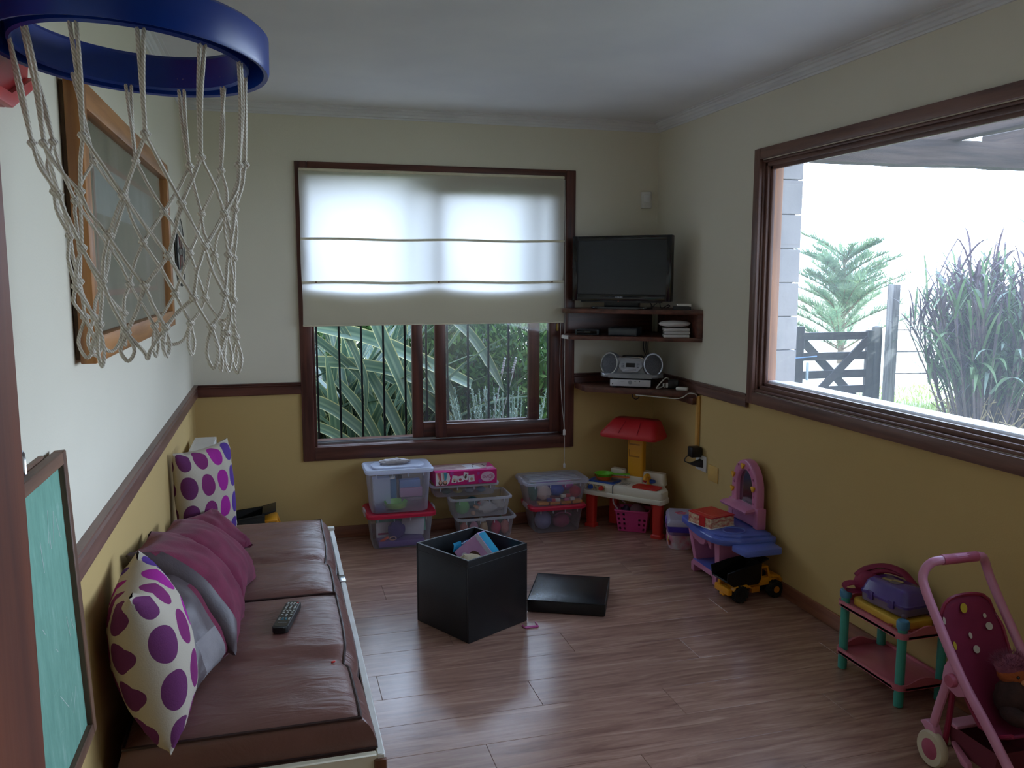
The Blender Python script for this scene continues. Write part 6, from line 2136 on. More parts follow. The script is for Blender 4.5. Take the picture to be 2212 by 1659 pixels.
m.rings([ring_at(-0.175, 0.05, 0.145, 0.184, 0.28, 0.012), ring_at(-0.170, 0.045, 0.150, 0.182, 0.318, 0.012)])
m.build('splash_back', KW, kt)
MB().prism(rpoly(0.10, 0.05, 0.018, 4, -0.115, 0.150), 0.28, 0.350, bev=0.010).build('kettle_block', KW, kt)
# yellow post with shelf slots
m = MB()
m.prism(rpoly(0.104, 0.052, 0.010, 3, 0.005, 0.150), 0.316, 0.590, bev=0.002)
m.build('post', KY, kt)
for z in (0.512, 0.437):
    m = MB()
    m.b2(-0.036, 0.035, 0.1225, 0.1245, z, z + 0.008).b2(-0.036, -0.030, 0.1225, 0.1245, z, z + 0.048)
    m.build('post_slot', plast('dark_yellow', 176, 118, 26), kt)
MB().prism(rpoly(0.118, 0.066, 0.012, 3, 0.005, 0.150), 0.28, 0.318, bev=0.004).build('post_socket', KW, kt)
# roof: awning, wide low front edge, narrow top
m = MB()
m.rings([ring_at(-0.178, 0.190, 0.000, 0.185, 0.568, 0.030), ring_at(-0.184, 0.196, -0.005, 0.188, 0.582, 0.034), ring_at(-0.178, 0.190, 0.002, 0.188, 0.598, 0.034),
         ring_at(-0.138, 0.160, 0.075, 0.186, 0.664, 0.034), ring_at(-0.122, 0.144, 0.092, 0.182, 0.676, 0.03)])
m.build('roof', KRD, kt, ang=50)
m = MB()
for x0, x1, xa, xb in ((-0.052, -0.048, -0.038, -0.034), (0.072, 0.076, 0.062, 0.066)):
    m.poly([(x0, 0.0005, 0.600), (x1, 0.0005, 0.600), (xb, 0.0735, 0.6665), (xa, 0.0735, 0.6665)])
m.build('roof_seams', plast('dark_roof_red', 130, 22, 28), kt)
# hob, knobs, sink, tap
MB().prism(rpoly(0.185, 0.115, 0.016, 3, -0.160, 0.045), 0.281, 0.290, bev=0.003).build('hob', KB, kt)
MB().prism(rpoly(0.130, 0.080, 0.014, 3, -0.155, 0.045), 0.289, 0.2925).build('hob_plate', plast('hob_grey', 120, 112, 100), kt)
Mk = Matrix(((1, 0, 0, 0), (0, 0, -1, -0.0385), (0, 1, 0, 0), (0, 0, 0, 1)))
m = MB(Mk)
m.prism(rpoly(0.125, 0.034, 0.004, 2, -0.175, 0.258), 0, 0.0022)
m.build('knob_sticker', pm('sticker_print', rgb(206, 190, 120), 0.5, rgb(60, 60, 110), 70, amount=1.0), kt)
for x, mt in ((-0.208, KB), (-0.135, KR)):
    MB().cyl((x, -0.0385, 0.258), (x, -0.056, 0.258), 0.016, 0.013, 14).build('knob', mt, kt)
m = MB()
m.rings([ring_at(0.050, 0.215, -0.018, 0.080, 0.2825, 0.02), ring_at(0.050, 0.215, -0.018, 0.080, 0.290, 0.02), ring_at(0.060, 0.205, -0.008, 0.070, 0.288, 0.018), ring_at(0.070, 0.195, 0.002, 0.060, 0.2842, 0.015)], cap0=False)
m.build('sink', KR, kt)
m = MB()
m.tube(bez([(0.105, 0.112, 0.285), (0.105, 0.115, 0.315), (0.105, 0.098, 0.340), (0.105, 0.070, 0.338), (0.105, 0.058, 0.318)], 5), 0.014, 10)
m.build('tap', KY, kt)
MB().cyl((0.090, 0.105, 0.305), (0.072, 0.105, 0.308), 0.014, 0.010, 12).build('tap_knob', KR, kt)
MB().cyl((0.120, 0.105, 0.305), (0.150, 0.105, 0.308), 0.014, 0.010, 12).build('tap_knob', KB, kt)
m = MB()
for k in range(4):
    m.b2(-0.045 + 0.014 * k, -0.037 + 0.014 * k, 0.02, 0.07, 0.281, 0.2845)
m.build('drain_grooves', pm('worktop_shadow_groove', rgb(170, 164, 150), 0.5), kt)
# toy pans stacked on the hob
MK = TR(1.985, 4.610, 0) @ RZ(KA)
def pan(label, mt, z, hang):
    p = thing('toy_pan', label, 'pan', (0, 0, 0), group='toy pans on the toy kitchen')
    p.matrix_world = MK @ TR(-0.165, 0.045, z) @ RZ(hang)
    MB().lathe([(0.002, 0.001), (0.042, 0.001), (0.056, 0.022), (0.059, 0.024), (0.056, 0.0245), (0.041, 0.005), (0.002, 0.004)], (0, 0, 0), 26, cap=False).build('bowl', mt, p)
    m_ = MB()
    m_.box((0.105, 0, 0.020), (0.105, 0.022, 0.008), 0, 0.003)
    m_.build('handle', mt, p)
pan('orange toy frying pan under the green one on the blue hob', KO, 0.293, 0.35)
pan('lime green toy frying pan lying on the orange one', KG, 0.309, 0.42)

# pink basket under the toy kitchen
bk = thing('basket', 'pink plastic basket with square holes under the toy kitchen', 'basket', (2.052, 4.625, 0), math.radians(-33))
PKP = pm('hot_pink_plastic', rgb(206, 70, 136), 0.4, rgb(190, 58, 122), 4)
def lattice_wall(m, pa, pb, ta, tb, nx, nzr, skip=()):
    """wall of a basket from four corners with real square openings"""
    pa, pb, ta, tb = map(Vector, (pa, pb, ta, tb))
    def P(u, v):
        return pa.lerp(pb, u).lerp(ta.lerp(tb, u), v)
    nU, nV = nx * 2 + 1, nzr * 2 + 1
    us = [0] + [c for i in range(nx) for c in ((i + 0.28) / nx, (i + 0.72) / nx)] + [1]
    vs_ = [0] + [c for i in range(nzr) for c in ((i + 0.25) / nzr * 0.92 + 0.02, (i + 0.75) / nzr * 0.92 + 0.02)] + [1]
    for i in range(nU):
        for j in range(nV):
            hole = i % 2 == 1 and j % 2 == 1 and ((i // 2, j // 2) not in skip)
            if not hole:
                m.poly([P(us[i], vs_[j]), P(us[i + 1], vs_[j]), P(us[i + 1], vs_[j + 1]), P(us[i], vs_[j + 1])])
m = MB()
wb_, db_, wt_, dt_, hb_ = 0.082, 0.050, 0.100, 0.066, 0.132
sk = {(2, k) for k in range(4)} | {(3, k) for k in range(4)} | {(4, 0), (4, 3), (5, 3)}
lattice_wall(m, (-wb_, -db_, 0.003), (wb_, -db_, 0.003), (-wt_, -dt_, hb_), (wt_, -dt_, hb_), 6, 4, sk)
lattice_wall(m, (wb_, -db_, 0.003), (wb_, db_, 0.003), (wt_, -dt_, hb_), (wt_, dt_, hb_), 4, 4)
lattice_wall(m, (wb_, db_, 0.003), (-wb_, db_, 0.003), (wt_, dt_, hb_), (-wt_, dt_, hb_), 6, 4)
lattice_wall(m, (-wb_, db_, 0.003), (-wb_, -db_, 0.003), (-wt_, dt_, hb_), (-wt_, -dt_, hb_), 4, 4)
m.poly([(-wb_, -db_, 0.003), (-wb_, db_, 0.003), (wb_, db_, 0.003), (wb_, -db_, 0.003)])
bo = m.build('lattice', PKP, bk, smooth=False, weld=0.0005)
sol = bo.modifiers.new('thickness', 'SOLIDIFY')
sol.thickness = 0.003
m = MB()
m.tube(ring_at(-wt_ - 0.003, wt_ + 0.003, -dt_ - 0.003, dt_ + 0.003, hb_, 0.018), 0.006, 8, closed=True)
m.build('rim', PKP, bk)
m = MB()
m.tube(bez([(-0.088, -0.04, hb_), (-0.115, -0.035, hb_ + 0.035), (-0.12, -0.02, hb_ + 0.062), (-0.10, 0.02, hb_ + 0.06), (-0.06, 0.05, hb_ + 0.02)], 6), 0.005, 8)
m.build('handle', plast('pale_basket_handle', 206, 180, 190), bk)
Mb_ = TR(2.052, 4.625, 0) @ RZ(math.radians(-33))
blob('grey_plush', 'greyish pink plush heaped in the pink basket', 'plush', (140, 104, 116), tuple(Mb_ @ Vector((0.025, 0.0, 0.100))), (0.055, 0.046, 0.060), 3, 0.2, 0.9)
blob('violet_toy', 'dark violet toy at the left in the pink basket', 'toy', (70, 50, 90), tuple(Mb_ @ Vector((-0.045, 0.0, 0.090))), (0.032, 0.040, 0.058), 5, 0.2, 0.6)
# ================================================================ purple case on a striped box
b1 = thing('sewing_box', 'clear oval box printed with sweets under the purple case', 'box', (2.190, 4.290, 0), math.radians(-18))
PRT2 = pm('sweet_print', rgb(214, 208, 216), 0.4, rgb(206, 130, 150), 22, amount=1.0)
m = MB()
m.rings([ring_at(-0.062, 0.062, -0.095, 0.095, 0.001, 0.04), ring_at(-0.066, 0.066, -0.100, 0.100, 0.085, 0.042)], cap1=True)
m.build('body', PRT2, b1)
m = MB()
m.rings([ring_at(-0.068, 0.068, -0.102, 0.102, 0.082, 0.042), ring_at(-0.071, 0.071, -0.105, 0.105, 0.092, 0.044), ring_at(-0.070, 0.070, -0.104, 0.104, 0.118, 0.044), ring_at(-0.058, 0.058, -0.092, 0.092, 0.126, 0.04)])
m.build('lid', pm('lilac_clear_lid', rgb(150, 120, 160), 0.25, rgb(130, 100, 140), 6), b1)
for yy, z, c, r in ((-0.085, 0.035, (206, 90, 50), 0.016), (-0.04, 0.045, (226, 190, 90), 0.016), (0.03, 0.040, (206, 90, 130), 0.014), (-0.065, 0.062, (236, 220, 190), 0.012)):
    MB().cyl((-0.066, yy * 0.8, z), (-0.0685, yy * 0.8, z), r, seg=12).build('printed_sweet', plast('sweet_%d' % c[2], *c), b1)
c1 = thing('toy_case', 'flat grey-lidded purple case resting on the printed oval box', 'case', (2.172, 4.235, 0.1275), math.radians(-24))
m = MB()
m.rings([ring_at(-0.075, 0.075, -0.13, 0.13, 0.0, 0.012), ring_at(-0.080, 0.080, -0.135, 0.135, 0.034, 0.014)])
m.build('base', plast('deep_violet', 70, 56, 170), c1)
m = MB()
m.rings([ring_at(-0.081, 0.081, -0.136, 0.136, 0.034, 0.014), ring_at(-0.080, 0.080, -0.135, 0.135, 0.052, 0.014), ring_at(-0.066, 0.066, -0.120, 0.120, 0.070, 0.012)])
m.build('lid', pm('milky_lilac_lid', rgb(176, 172, 196), 0.3, rgb(160, 154, 182), 6), c1)
for dx, dy in ((-0.02, 0.03), (0.0, 0.05), (0.02, 0.03), (-0.012, 0.008), (0.012, 0.008)):
    MB().cyl((dx, dy, 0.0695), (dx, dy, 0.0715), 0.013, seg=12).build('printed_petal', plast('petal_pink', 206, 96, 130), c1)
MB().b2(-0.086, -0.078, -0.03, 0.03, 0.018, 0.050, 0.003).build('clasp', plast('lilac_clasp', 130, 110, 190), c1)

# ================================================================ pink and blue dressing table
vn = thing('dressing_table', 'pink toy dressing table with a blue top and an arched mirror by the right wall', 'dressing table', (0, 0, 0))
VP = pm('pink_toy_plastic', rgb(206, 132, 168), 0.3, rgb(194, 118, 156), 4, coat=0.2)
VB = pm('periwinkle_toy_plastic', rgb(92, 112, 196), 0.28, rgb(82, 100, 184), 4, coat=0.2)
# base: tapering box, arched opening in its front (towards the room)
m = MB()
def qring(x0, x1, y0, y1, z):
    return [(x0, y0, z), (x1, y0, z), (x1, y1, z), (x0, y1, z)]
def slabring(y0, y1, rows):
    for (z0, xa, xb), (z1, xc, xd) in zip(rows[:-1], rows[1:]):
        pass
# two side cheeks, a back and a floor panel
for y0, y1, ya, yb in ((3.628, 3.668, 3.585, 3.640), (3.862, 3.895, 3.885, 3.925)):
    m = MB()
    m.rings([[(2.062, y0, 0.001), (2.285, y0, 0.001), (2.285, y1, 0.001), (2.062, y1, 0.001)],
             [(2.060, y0, 0.05), (2.285, y0, 0.05), (2.285, y1, 0.05), (2.060, y1, 0.05)],
             [(2.075, y0 - 0.004, 0.06), (2.285, y0, 0.06), (2.285, y1, 0.06), (2.075, y1, 0.06)],
             [(2.048, ya, 0.255), (2.29, ya, 0.255), (2.29, yb, 0.255), (2.048, yb, 0.255)]])
    es = [e for e in m.bm.edges]
    bmesh.ops.bevel(m.bm, geom=es, offset=0.006, segments=2, profile=0.5, affect='EDGES')
    m.build('side', VP, vn)
MB().b2(2.262, 2.285, 3.64, 3.88, 0.001, 0.255, 0.004).build('back', VP, vn)
m = MB()
m.b2(2.064, 2.265, 3.65, 3.88, 0.052, 0.068, 0.004)
m.build('floor_panel', VB, vn)
m = MB()
m.b2(2.058, 2.074, 3.66, 3.875, 0.040, 0.066, 0.005)
m.build('front_sill', VP, vn)
# apron with rounded lower corners over the opening, fastened by three dots
m = MB(Matrix(((0, 0, 1, 2.040), (1, 0, 0, 3.785), (0, 1, 0, 0.225), (0, 0, 0, 1))))
m.prism([(-0.070, 0.045), (-0.070, -0.02), (-0.058, -0.036), (-0.02, -0.044), (0.05, -0.030), (0.066, -0.016), (0.070, 0.045)], 0, 0.022, bev=0.005)
m.build('apron', VP, vn)
for yy, z in ((3.735, 0.222), (3.785, 0.238), (3.832, 0.250)):
    MB().cyl((2.041, yy, z), (2.0385, yy, z), 0.004, seg=8).build('screw_hole', plast('dark_hole', 70, 40, 60), vn)
m = MB()
m.prism([(-0.085, -0.01), (-0.070, 0.0), (-0.05, 0.03), (0.05, 0.03), (0.07, 0.0), (0.085, -0.01), (0.085, 0.05), (-0.085, 0.05)], 0, 0.02, A=Matrix(((0, 0, 1, 2.056), (1, 0, 0, 3.77), (0, 1, 0, 0.185), (0, 0, 0, 1))), bev=0.003)
m.build('opening_arch', VP, vn)
# blue top: rounded front, raised back step, tray towards the room
topo = [(2.035, 3.955), (2.020, 3.930), (2.000, 3.80), (1.985, 3.66), (1.990, 3.560), (2.020, 3.505), (2.10, 3.470), (2.27, 3.462), (2.300, 3.480), (2.305, 3.93), (2.290, 3.955)]
MB().prism(topo, 0.252, 0.285, bev=0.010).build('table_top', VB, vn)
inner = [(2.055, 3.930), (2.045, 3.90), (2.025, 3.80), (2.010, 3.66), (2.018, 3.575), (2.045, 3.530), (2.11, 3.500), (2.27, 3.492), (2.285, 3.51), (2.29, 3.91)]
MB().prism(inner, 0.280, 0.297, bev=0.006).build('table_step', VB, vn)
m = MB()
m.tube([(2.125 + 0.055 * math.cos(2 * PI * k / 28), 3.585 + 0.050 * math.sin(2 * PI * k / 28), 0.2985) for k in range(28)], 0.005, 8, closed=True)
m.build('basin_rim', VB, vn)
MB().lathe([(0.001, -0.0005), (0.050, -0.0005), (0.050, 0.0008), (0.001, 0.0008)], (2.125, 3.585, 0.2975), 26, sy=0.92).build('basin', plast('basin_blue', 64, 80, 170, 0.25), vn)
m = MB()
m.prism([(2.060, 3.375), (2.075, 3.362), (2.250, 3.362), (2.262, 3.375), (2.270, 3.475), (2.050, 3.475)], 0.235, 0.268, bev=0.009)
m.build('drawer_tray', VB, vn)
# mirror: arched pink frame with real opening
def arch(hw, h0, h1, n_=16):
    """outline in (y, z): flat foot, straight cheeks, round head"""
    pts = [(-hw, h0), (hw, h0)]
    zc = h1 - hw * 1.25
    for k in range(n_ + 1):
        a = PI * k / n_
        pts.append((hw * math.cos(a), zc + hw * 1.25 * math.sin(a)))
    return pts
VX, VY = 2.262, 3.700
oo, ii = arch(0.120, 0.30, 0.622), arch(0.073, 0.398, 0.572)
def archring(m, A, B, xa, xb):
    n_ = len(A)
    va = [[m._v((x, VY + p[0], p[1])) for p in P_] for x, P_ in ((xa, A), (xa, B), (xb, A), (xb, B))]
    for k in range(n_):
        j = (k + 1) % n_
        m._f([va[0][k], va[0][j], va[1][j], va[1][k]])
        m._f([va[2][j], va[2][k], va[3][k], va[3][j]])
        m._f([va[0][j], va[0][k], va[2][k], va[2][j]])
        m._f([va[1][k], va[1][j], va[3][j], va[3][k]])
m = MB()
archring(m, oo, ii, VX - 0.020, VX + 0.022)
bmesh.ops.bevel(m.bm, geom=[e for e in m.bm.edges if abs(e.verts[0].co.x - e.verts[1].co.x) < 1e-6 and e.verts[0].co.x < VX and len([f for f in e.link_faces if abs(f.normal.x) > 0.5]) < 2], offset=0.008, segments=2, profile=0.5, affect='EDGES')
m.build('mirror_frame', VP, vn, ang=45)
m = MB()
m.prism([(p[0] * 1.05, p[1]) for p in ii], -0.002, 0.002, A=Matrix(((0, 0, 1, VX + 0.004), (1, 0, 0, VY), (0, 1, 0, 0), (0, 0, 0, 1))))
m.build('mirror', pm('toy_mirror', rgb(150, 150, 156), 0.12, None, 3, metal=0.95), vn)
m = MB()
m.rings([[(VX - 0.075, VY - 0.115, 0.372), (VX - 0.02, VY - 0.115, 0.372), (VX - 0.02, VY + 0.125, 0.372), (VX - 0.075, VY + 0.125, 0.372)],
         [(VX - 0.080, VY - 0.120, 0.382), (VX - 0.02, VY - 0.120, 0.386), (VX - 0.02, VY + 0.130, 0.386), (VX - 0.080, VY + 0.130, 0.382)],
         [(VX - 0.070, VY - 0.112, 0.392), (VX - 0.018, VY - 0.110, 0.398), (VX - 0.018, VY + 0.12, 0.398), (VX - 0.070, VY + 0.122, 0.392)]])
m.build('mirror_shelf', VP, vn)
for yy in (VY - 0.118, VY + 0.118):
    MB().b2(VX - 0.024, VX + 0.026, yy - 0.022, yy + 0.022, 0.296, 0.40, 0.006).build('mirror_foot', VP, vn)
YH = plast('yellow_heart', 232, 176, 48)
for dy, z in ((0.010, 0.588), (0.098, 0.528), (-0.090, 0.492), (0.104, 0.452)):
    m = MB(Matrix(((0, 0, 1, VX - 0.026), (1, 0, 0, VY + dy), (0, 1, 0, z), (0, 0, 0, 1))))
    m.prism([(0, -0.017), (0.015, 0.004), (0.011, 0.013), (0, 0.009), (-0.011, 0.013), (-0.015, 0.004)], -0.004, 0.008, bev=0.002)
    m.build('heart_bulb', YH, vn)
ROSE = plast('rose_scroll', 176, 84, 128)
rr_ = random.Random(2)
for dy, z in ((0.055, 0.585), (-0.045, 0.578), (0.09, 0.49), (-0.088, 0.535), (-0.09, 0.45), (-0.092, 0.415)):
    m = MB()
    m.tube([(VX - 0.0215, VY + dy + 0.008 * math.cos(t) * (1 - t / 9), z + 0.008 * math.sin(t) * (1 - t / 9)) for t in [k * 0.6 for k in range(12)]], 0.0012, 4)
    m.build('scroll', ROSE, vn)
# red book lying on it
bkk = thing('book', 'thick red-covered book lying on the blue top of the dressing table', 'book', (2.075, 3.72, 0.298), math.radians(13))
RBK = pm('red_book_cover', rgb(196, 28, 34), 0.35, rgb(180, 22, 28), 6)
MB().b2(-0.078, 0.078, -0.085, 0.085, 0.054, 0.060, 0.001, 1).build('cover', RBK, bkk)
MB().b2(-0.078, 0.078, -0.085, 0.085, 0.0, 0.005, 0.001, 1).build('cover', PW, bkk)
MB().b2(-0.075, 0.075, -0.082, 0.083, 0.005, 0.054).build('pages', pm('patterned_side', rgb(220, 206, 170), 0.6, rgb(180, 60, 60), 46, amount=0.9, stretch=(1, 1, 2)), bkk)
MB().b2(-0.0785, -0.0745, -0.04, 0.0, 0.004, 0.0545).build('spine_band', RBK, bkk)
MB().b2(-0.05, -0.044, -0.085, 0.085, 0.0601, 0.0606).build('cover_line', plast('pale_red_line', 206, 90, 84), bkk)
MB().b2(-0.078, 0.078, -0.06, -0.055, 0.0601, 0.0606).build('cover_line', plast('pale_red_line', 206, 90, 84), bkk)

# ================================================================ toy dump trucks
TY = plast('truck_yellow', 226, 152, 28, 0.4)
TYD = plast('truck_amber', 200, 124, 24, 0.45)
TB = pm('truck_black', rgb(20, 20, 20), 0.4, rgb(13, 13, 13), 12)
TIRE = pm('toy_tyre', rgb(22, 22, 22), 0.75, rgb(15, 15, 15), 30)
def dump_truck(label, loc, rz):
    """local X forward"""
    t = thing('toy_dump_truck', label, 'toy truck', loc, rz, 'toy dump trucks')
    m = MB()
    m.b2(-0.120, 0.045, -0.028, 0.028, 0.046, 0.068, 0.004).b2(-0.105, 0.05, -0.045, 0.045, 0.060, 0.070, 0.003)
    m.build('chassis', TY, t)
    m = MB()
    m.b2(-0.142, -0.120, -0.058, 0.058, 0.036, 0.068, 0.004).b2(-0.144, -0.118, -0.020, 0.014, 0.026, 0.038, 0.003).b2(-0.135, -0.115, 0.025, 0.045, 0.066, 0.092, 0.006)
    m.build('rear_bumper', TY, t)
    for sy in (-1, 1):
        m = MB()
        m.prism([(-0.118, 0.060), (-0.100, 0.080), (-0.045, 0.084), (-0.015, 0.066), (-0.015, 0.058), (-0.05, 0.076), (-0.098, 0.072), (-0.112, 0.050)], 0.032, 0.066, A=Matrix(((1, 0, 0, 0), (0, 0, sy, 0), (0, 1, 0, 0), (0, 0, 0, 1))), bev=0.002)
        m.build('mudguard', TY, t)
        m = MB()
        m.b2(-0.010, 0.038, sy * 0.048 - 0.010, sy * 0.048 + 0.010, 0.034, 0.064, 0.004)
        m.build('fuel_tank', TYD, t)
    # cab: base, pillars, roof, real window gaps
    m = MB()
    m.b2(0.040, 0.098, -0.050, 0.050, 0.060, 0.100, 0.006)
    m.b2(0.092, 0.150, -0.046, 0.046, 0.066, 0.094, 0.008)
    m.prism([(0.098, 0.094), (0.150, 0.094), (0.150, 0.070), (0.172, 0.060), (0.172, 0.078), (0.156, 0.100), (0.104, 0.112)], -0.052, 0.052, A=Matrix(((1, 0, 0, 0), (0, 0, 1, 0), (0, 1, 0, 0), (0, 0, 0, 1))), bev=0.003)
    m.build('cab_base', TY, t)
    m = MB()
    for sy in (-1, 1):
        m.box((0.046, sy * 0.045, 0.125), (0.012, 0.010, 0.056), 0, 0.002)
        m.box((0.090, sy * 0.045, 0.124), (0.010, 0.010, 0.056), 0, 0.002, R=Matrix.Rotation(-0.28, 3, 'Y'))
    m.b2(0.036, 0.086, -0.053, 0.053, 0.148, 0.158, 0.004)
    m.build('cab_frame', TY, t)
    MB().b2(0.050, 0.090, -0.030, 0.030, 0.098, 0.126, 0.006).build('seat', TB, t)
    for x, r in ((-0.078, 0.040), (0.122, 0.040)):
        for sy in (-1, 1):
            w = MB(TR(x, sy * 0.056, 0.0405))
            R = Matrix.Rotation(PI / 2, 3, 'X')
            w.lathe([(r * 0.45, -0.017), (r * 0.86, -0.019), (r * 0.97, -0.014), (r, -0.006), (r, 0.006), (r * 0.97, 0.014), (r * 0.86, 0.019), (r * 0.45, 0.017)], (0, 0, 0), 22, R)
            for k in range(14):
                a = 2 * PI * k / 14
                w.box((r * 0.975 * math.cos(a), 0, r * 0.975 * math.sin(a)), (0.006, 0.032, 0.010), R=Matrix.Rotation(-a, 3, 'Y'))
            o_ = w.build('tyre', TIRE, t)
            h = MB(TR(x, sy * 0.056, 0.0405))
            h.lathe([(0.016, -0.019), (0.017, 0.0), (0.016, 0.019)], (0, 0, 0), 14, R)
            h.build('hub', TYD if x > 0 else TB, o_)
    for x in (-0.078, 0.122):
        MB().cyl((x, -0.055, 0.0405), (x, 0.055, 0.0405), 0.006, seg=8).build('axle', TB, t)
    # black tipper: floor slopes up to the rear, flared sides, canopy over the cab
    m = MB()
    prof_ = [(-0.148, 0.104), (-0.120, 0.082), (0.020, 0.078), (0.034, 0.100), (0.034, 0.176), (0.075, 0.184), (0.075, 0.190), (0.028, 0.186)]
    def side_at(y, o):
        return [(-0.150 - o, y, 0.106), (-0.118, y, 0.080), (0.022, y, 0.076), (0.038, y, 0.100), (0.040, y, 0.180), (-0.06, y * 1.10, 0.168), (-0.155, y * 1.12, 0.150)]
    A, B = [m._v(p) for p in side_at(-0.062, 0)], [m._v(p) for p in side_at(0.062, 0)]
    m._f(A)
    m._f(list(reversed(B)))
    for k in (0, 1, 2, 3):
        m._f([A[k], B[k], B[k + 1], A[k + 1]])
    o_ = m.build('tipper', TB, t, smooth=False)
    s_ = o_.modifiers.new('thickness', 'SOLIDIFY')
    s_.thickness = 0.005
    m = MB()
    m.prism([(0.034, 0.176), (0.082, 0.190), (0.082, 0.197), (0.030, 0.186)], -0.060, 0.060, A=Matrix(((1, 0, 0, 0), (0, 0, 1, 0), (0, 1, 0, 0), (0, 0, 0, 1))), bev=0.002)
    m.build('canopy', TB, t)
    m = MB()
    m.tube([side_at(-0.062, 0)[k] for k in (0, 6, 5, 4)], 0.0045, 6)
    m.tube([side_at(0.062, 0)[k] for k in (0, 6, 5, 4)], 0.0045, 6)
    m.tube([side_at(-0.062, 0)[0], side_at(0.062, 0)[0]], 0.0045, 6)
    m.build('tipper_rim', TB, t)
    return t
dump_truck('yellow toy dump truck with a black tipper beside the dressing table', (2.145, 3.487, 0.0008), math.radians(5))
t2 = dump_truck('second black and yellow toy dump truck half hidden behind the sofa', (-0.155, 4.72, 0.0008), 0.0)
t2.scale = (1.42, 1.42, 1.42)

# ================================================================ pink and green toy shelf with four posts
ct = thing('toy_shelf', 'pink two-shelf toy stand with turquoise posts by the right wall', 'toy shelf', (2.196, 2.552, 0), 0)
CP = pm('rose_toy_plastic', rgb(206, 116, 132), 0.32, rgb(192, 102, 120), 4, coat=0.15)
CG = pm('turquoise_toy_plastic', rgb(72, 168, 152), 0.35, rgb(62, 152, 140), 4)
CB = pm('blue_cap_plastic', rgb(76, 136, 170), 0.35, rgb(64, 122, 156), 4)
CYL = pm('yellow_toy_plastic', rgb(226, 186, 76), 0.4, rgb(214, 172, 62), 4)
hx, hy = 0.088, 0.157
for sx in (-1, 1):
    for sy in (-1, 1):
        m = MB()
        m.lathe([(0.012, 0.001), (0.017, 0.004), (0.0175, 0.05), (0.0165, 0.055), (0.0165, 0.300), (0.010, 0.302)], (sx * hx, sy * hy, 0), 18)
        leg = m.build('post', CG, ct)
        m = MB()
        m.lathe([(0.021, 0.294), (0.0225, 0.298), (0.0225, 0.318), (0.019, 0.324), (0.004, 0.325)], (sx * hx, sy * hy, 0), 20)
        cap = m.build('post_cap', CB, leg)
def shelf_tray(z, nm):
    m = MB()
    # outline bulges round the posts, waisted at the ends
    ol = []
    for px, py in rpoly(2 * hx + 0.052, 2 * hy + 0.052, 0.030, 5):
        ol.append((px, py))
    m.prism(ol, z, z + 0.009, bev=0.002)
    m.build(nm, CP, ct)
    # raised edge, higher in the middle of the short ends
    m = MB()
    n_ = len(ol)
    dens = []
    for k in range(n_):
        a, b = Vector(ol[k]), Vector(ol[(k + 1) % n_])
        st_ = max(1, int((b - a).length / 0.02))
        for s in range(st_):
            dens.append(a.lerp(b, s / st_))
    rg2 = []
    for p in dens:
        end = abs(p.y) > hy + 0.01
        hgt = 0.013
        if end:
            hgt += 0.022 * max(0, math.cos(p.x / (hx * 0.95) * PI / 2)) ** 1.5 if abs(p.x) < hx * 0.95 else 0
        q = p * 1.0
        inn = Vector((p.x * (1 - 0.010 / max(abs(p.x), 0.05)), p.y * (1 - 0.008 / max(abs(p.y), 0.05))))
        rg2.append([m._v((q.x, q.y, z - 0.002)), m._v((q.x, q.y, z + 0.006 + hgt)), m._v((inn.x, inn.y, z + 0.006 + hgt)), m._v((inn.x, inn.y, z - 0.002))])
    for k in range(len(rg2)):
        a, b = rg2[k], rg2[(k + 1) % len(rg2)]
        for j in range(4):
            m._f([a[j], b[j], b[(j + 1) % 4], a[(j + 1) % 4]])
    m.build('raised_edge', CP, ct, ang=50)
shelf_tray(0.070, 'lower_shelf')
shelf_tray(0.262, 'upper_shelf')
for dx, dy in ((-0.06, -hy - 0.006), (-hx - 0.004, -0.10)):
    MB().cyl((dx, dy, 0.283), (dx, dy, 0.288), 0.008, seg=12).build('rivet', plast('brick_red_rivet', 170, 70, 60), ct)
# yellow book or board on top
yb = MB()
yb.prism(rpoly(0.150, 0.270, 0.02, 4), 0, 0.030, bev=0.006)
tag(yb.build('yellow_folder', CYL), 'flat yellow plastic folder lying on the top shelf of the pink toy stand', 'folder', None, (2.193, 2.552, 0.2725))
# purple case on it
pcs = thing('toy_case', 'translucent purple carrying case tilted on the yellow folder', 'case', (2.200, 2.545, 0.3040), math.radians(6), rot=(0.0, 0, math.radians(6)))
PCL = pm('purple_case_plastic', rgb(86, 62, 140), 0.2, rgb(66, 46, 116), 5, coat=0.4)
PCB = pm('smoky_lilac_plastic', rgb(120, 104, 128), 0.25, rgb(100, 86, 110), 5)
m = MB()
m.rings([ring_at(-0.062, 0.062, -0.100, 0.100, 0.004, 0.024), ring_at(-0.070, 0.070, -0.110, 0.110, 0.012, 0.028), ring_at(-0.072, 0.072, -0.112, 0.112, 0.042, 0.028)])
m.build('base', PCB, pcs)
m = MB()
m.rings([ring_at(-0.075, 0.075, -0.115, 0.115, 0.040, 0.03), ring_at(-0.075, 0.075, -0.115, 0.115, 0.048, 0.03), ring_at(-0.070, 0.070, -0.110, 0.110, 0.052, 0.028), ring_at(-0.058, 0.058, -0.098, 0.098, 0.088, 0.026), ring_at(-0.045, 0.045, -0.085, 0.085, 0.098, 0.022)])
m.build('lid', PCL, pcs, ang=50)
MB().prism(rpoly(0.05, 0.075, 0.012, 4, 0.0, 0.018), 0.0975, 0.100).build('label_recess', plast('dusky_label', 104, 92, 100), pcs)
for dx, dy in ((-0.012, 0.03), (0.008, 0.0)):
    MB().box((dx, dy, 0.101), (0.014, 0.036, 0.003), 0.3, 0.001).build('gold_print', plast('dull_gold', 170, 150, 96), pcs)
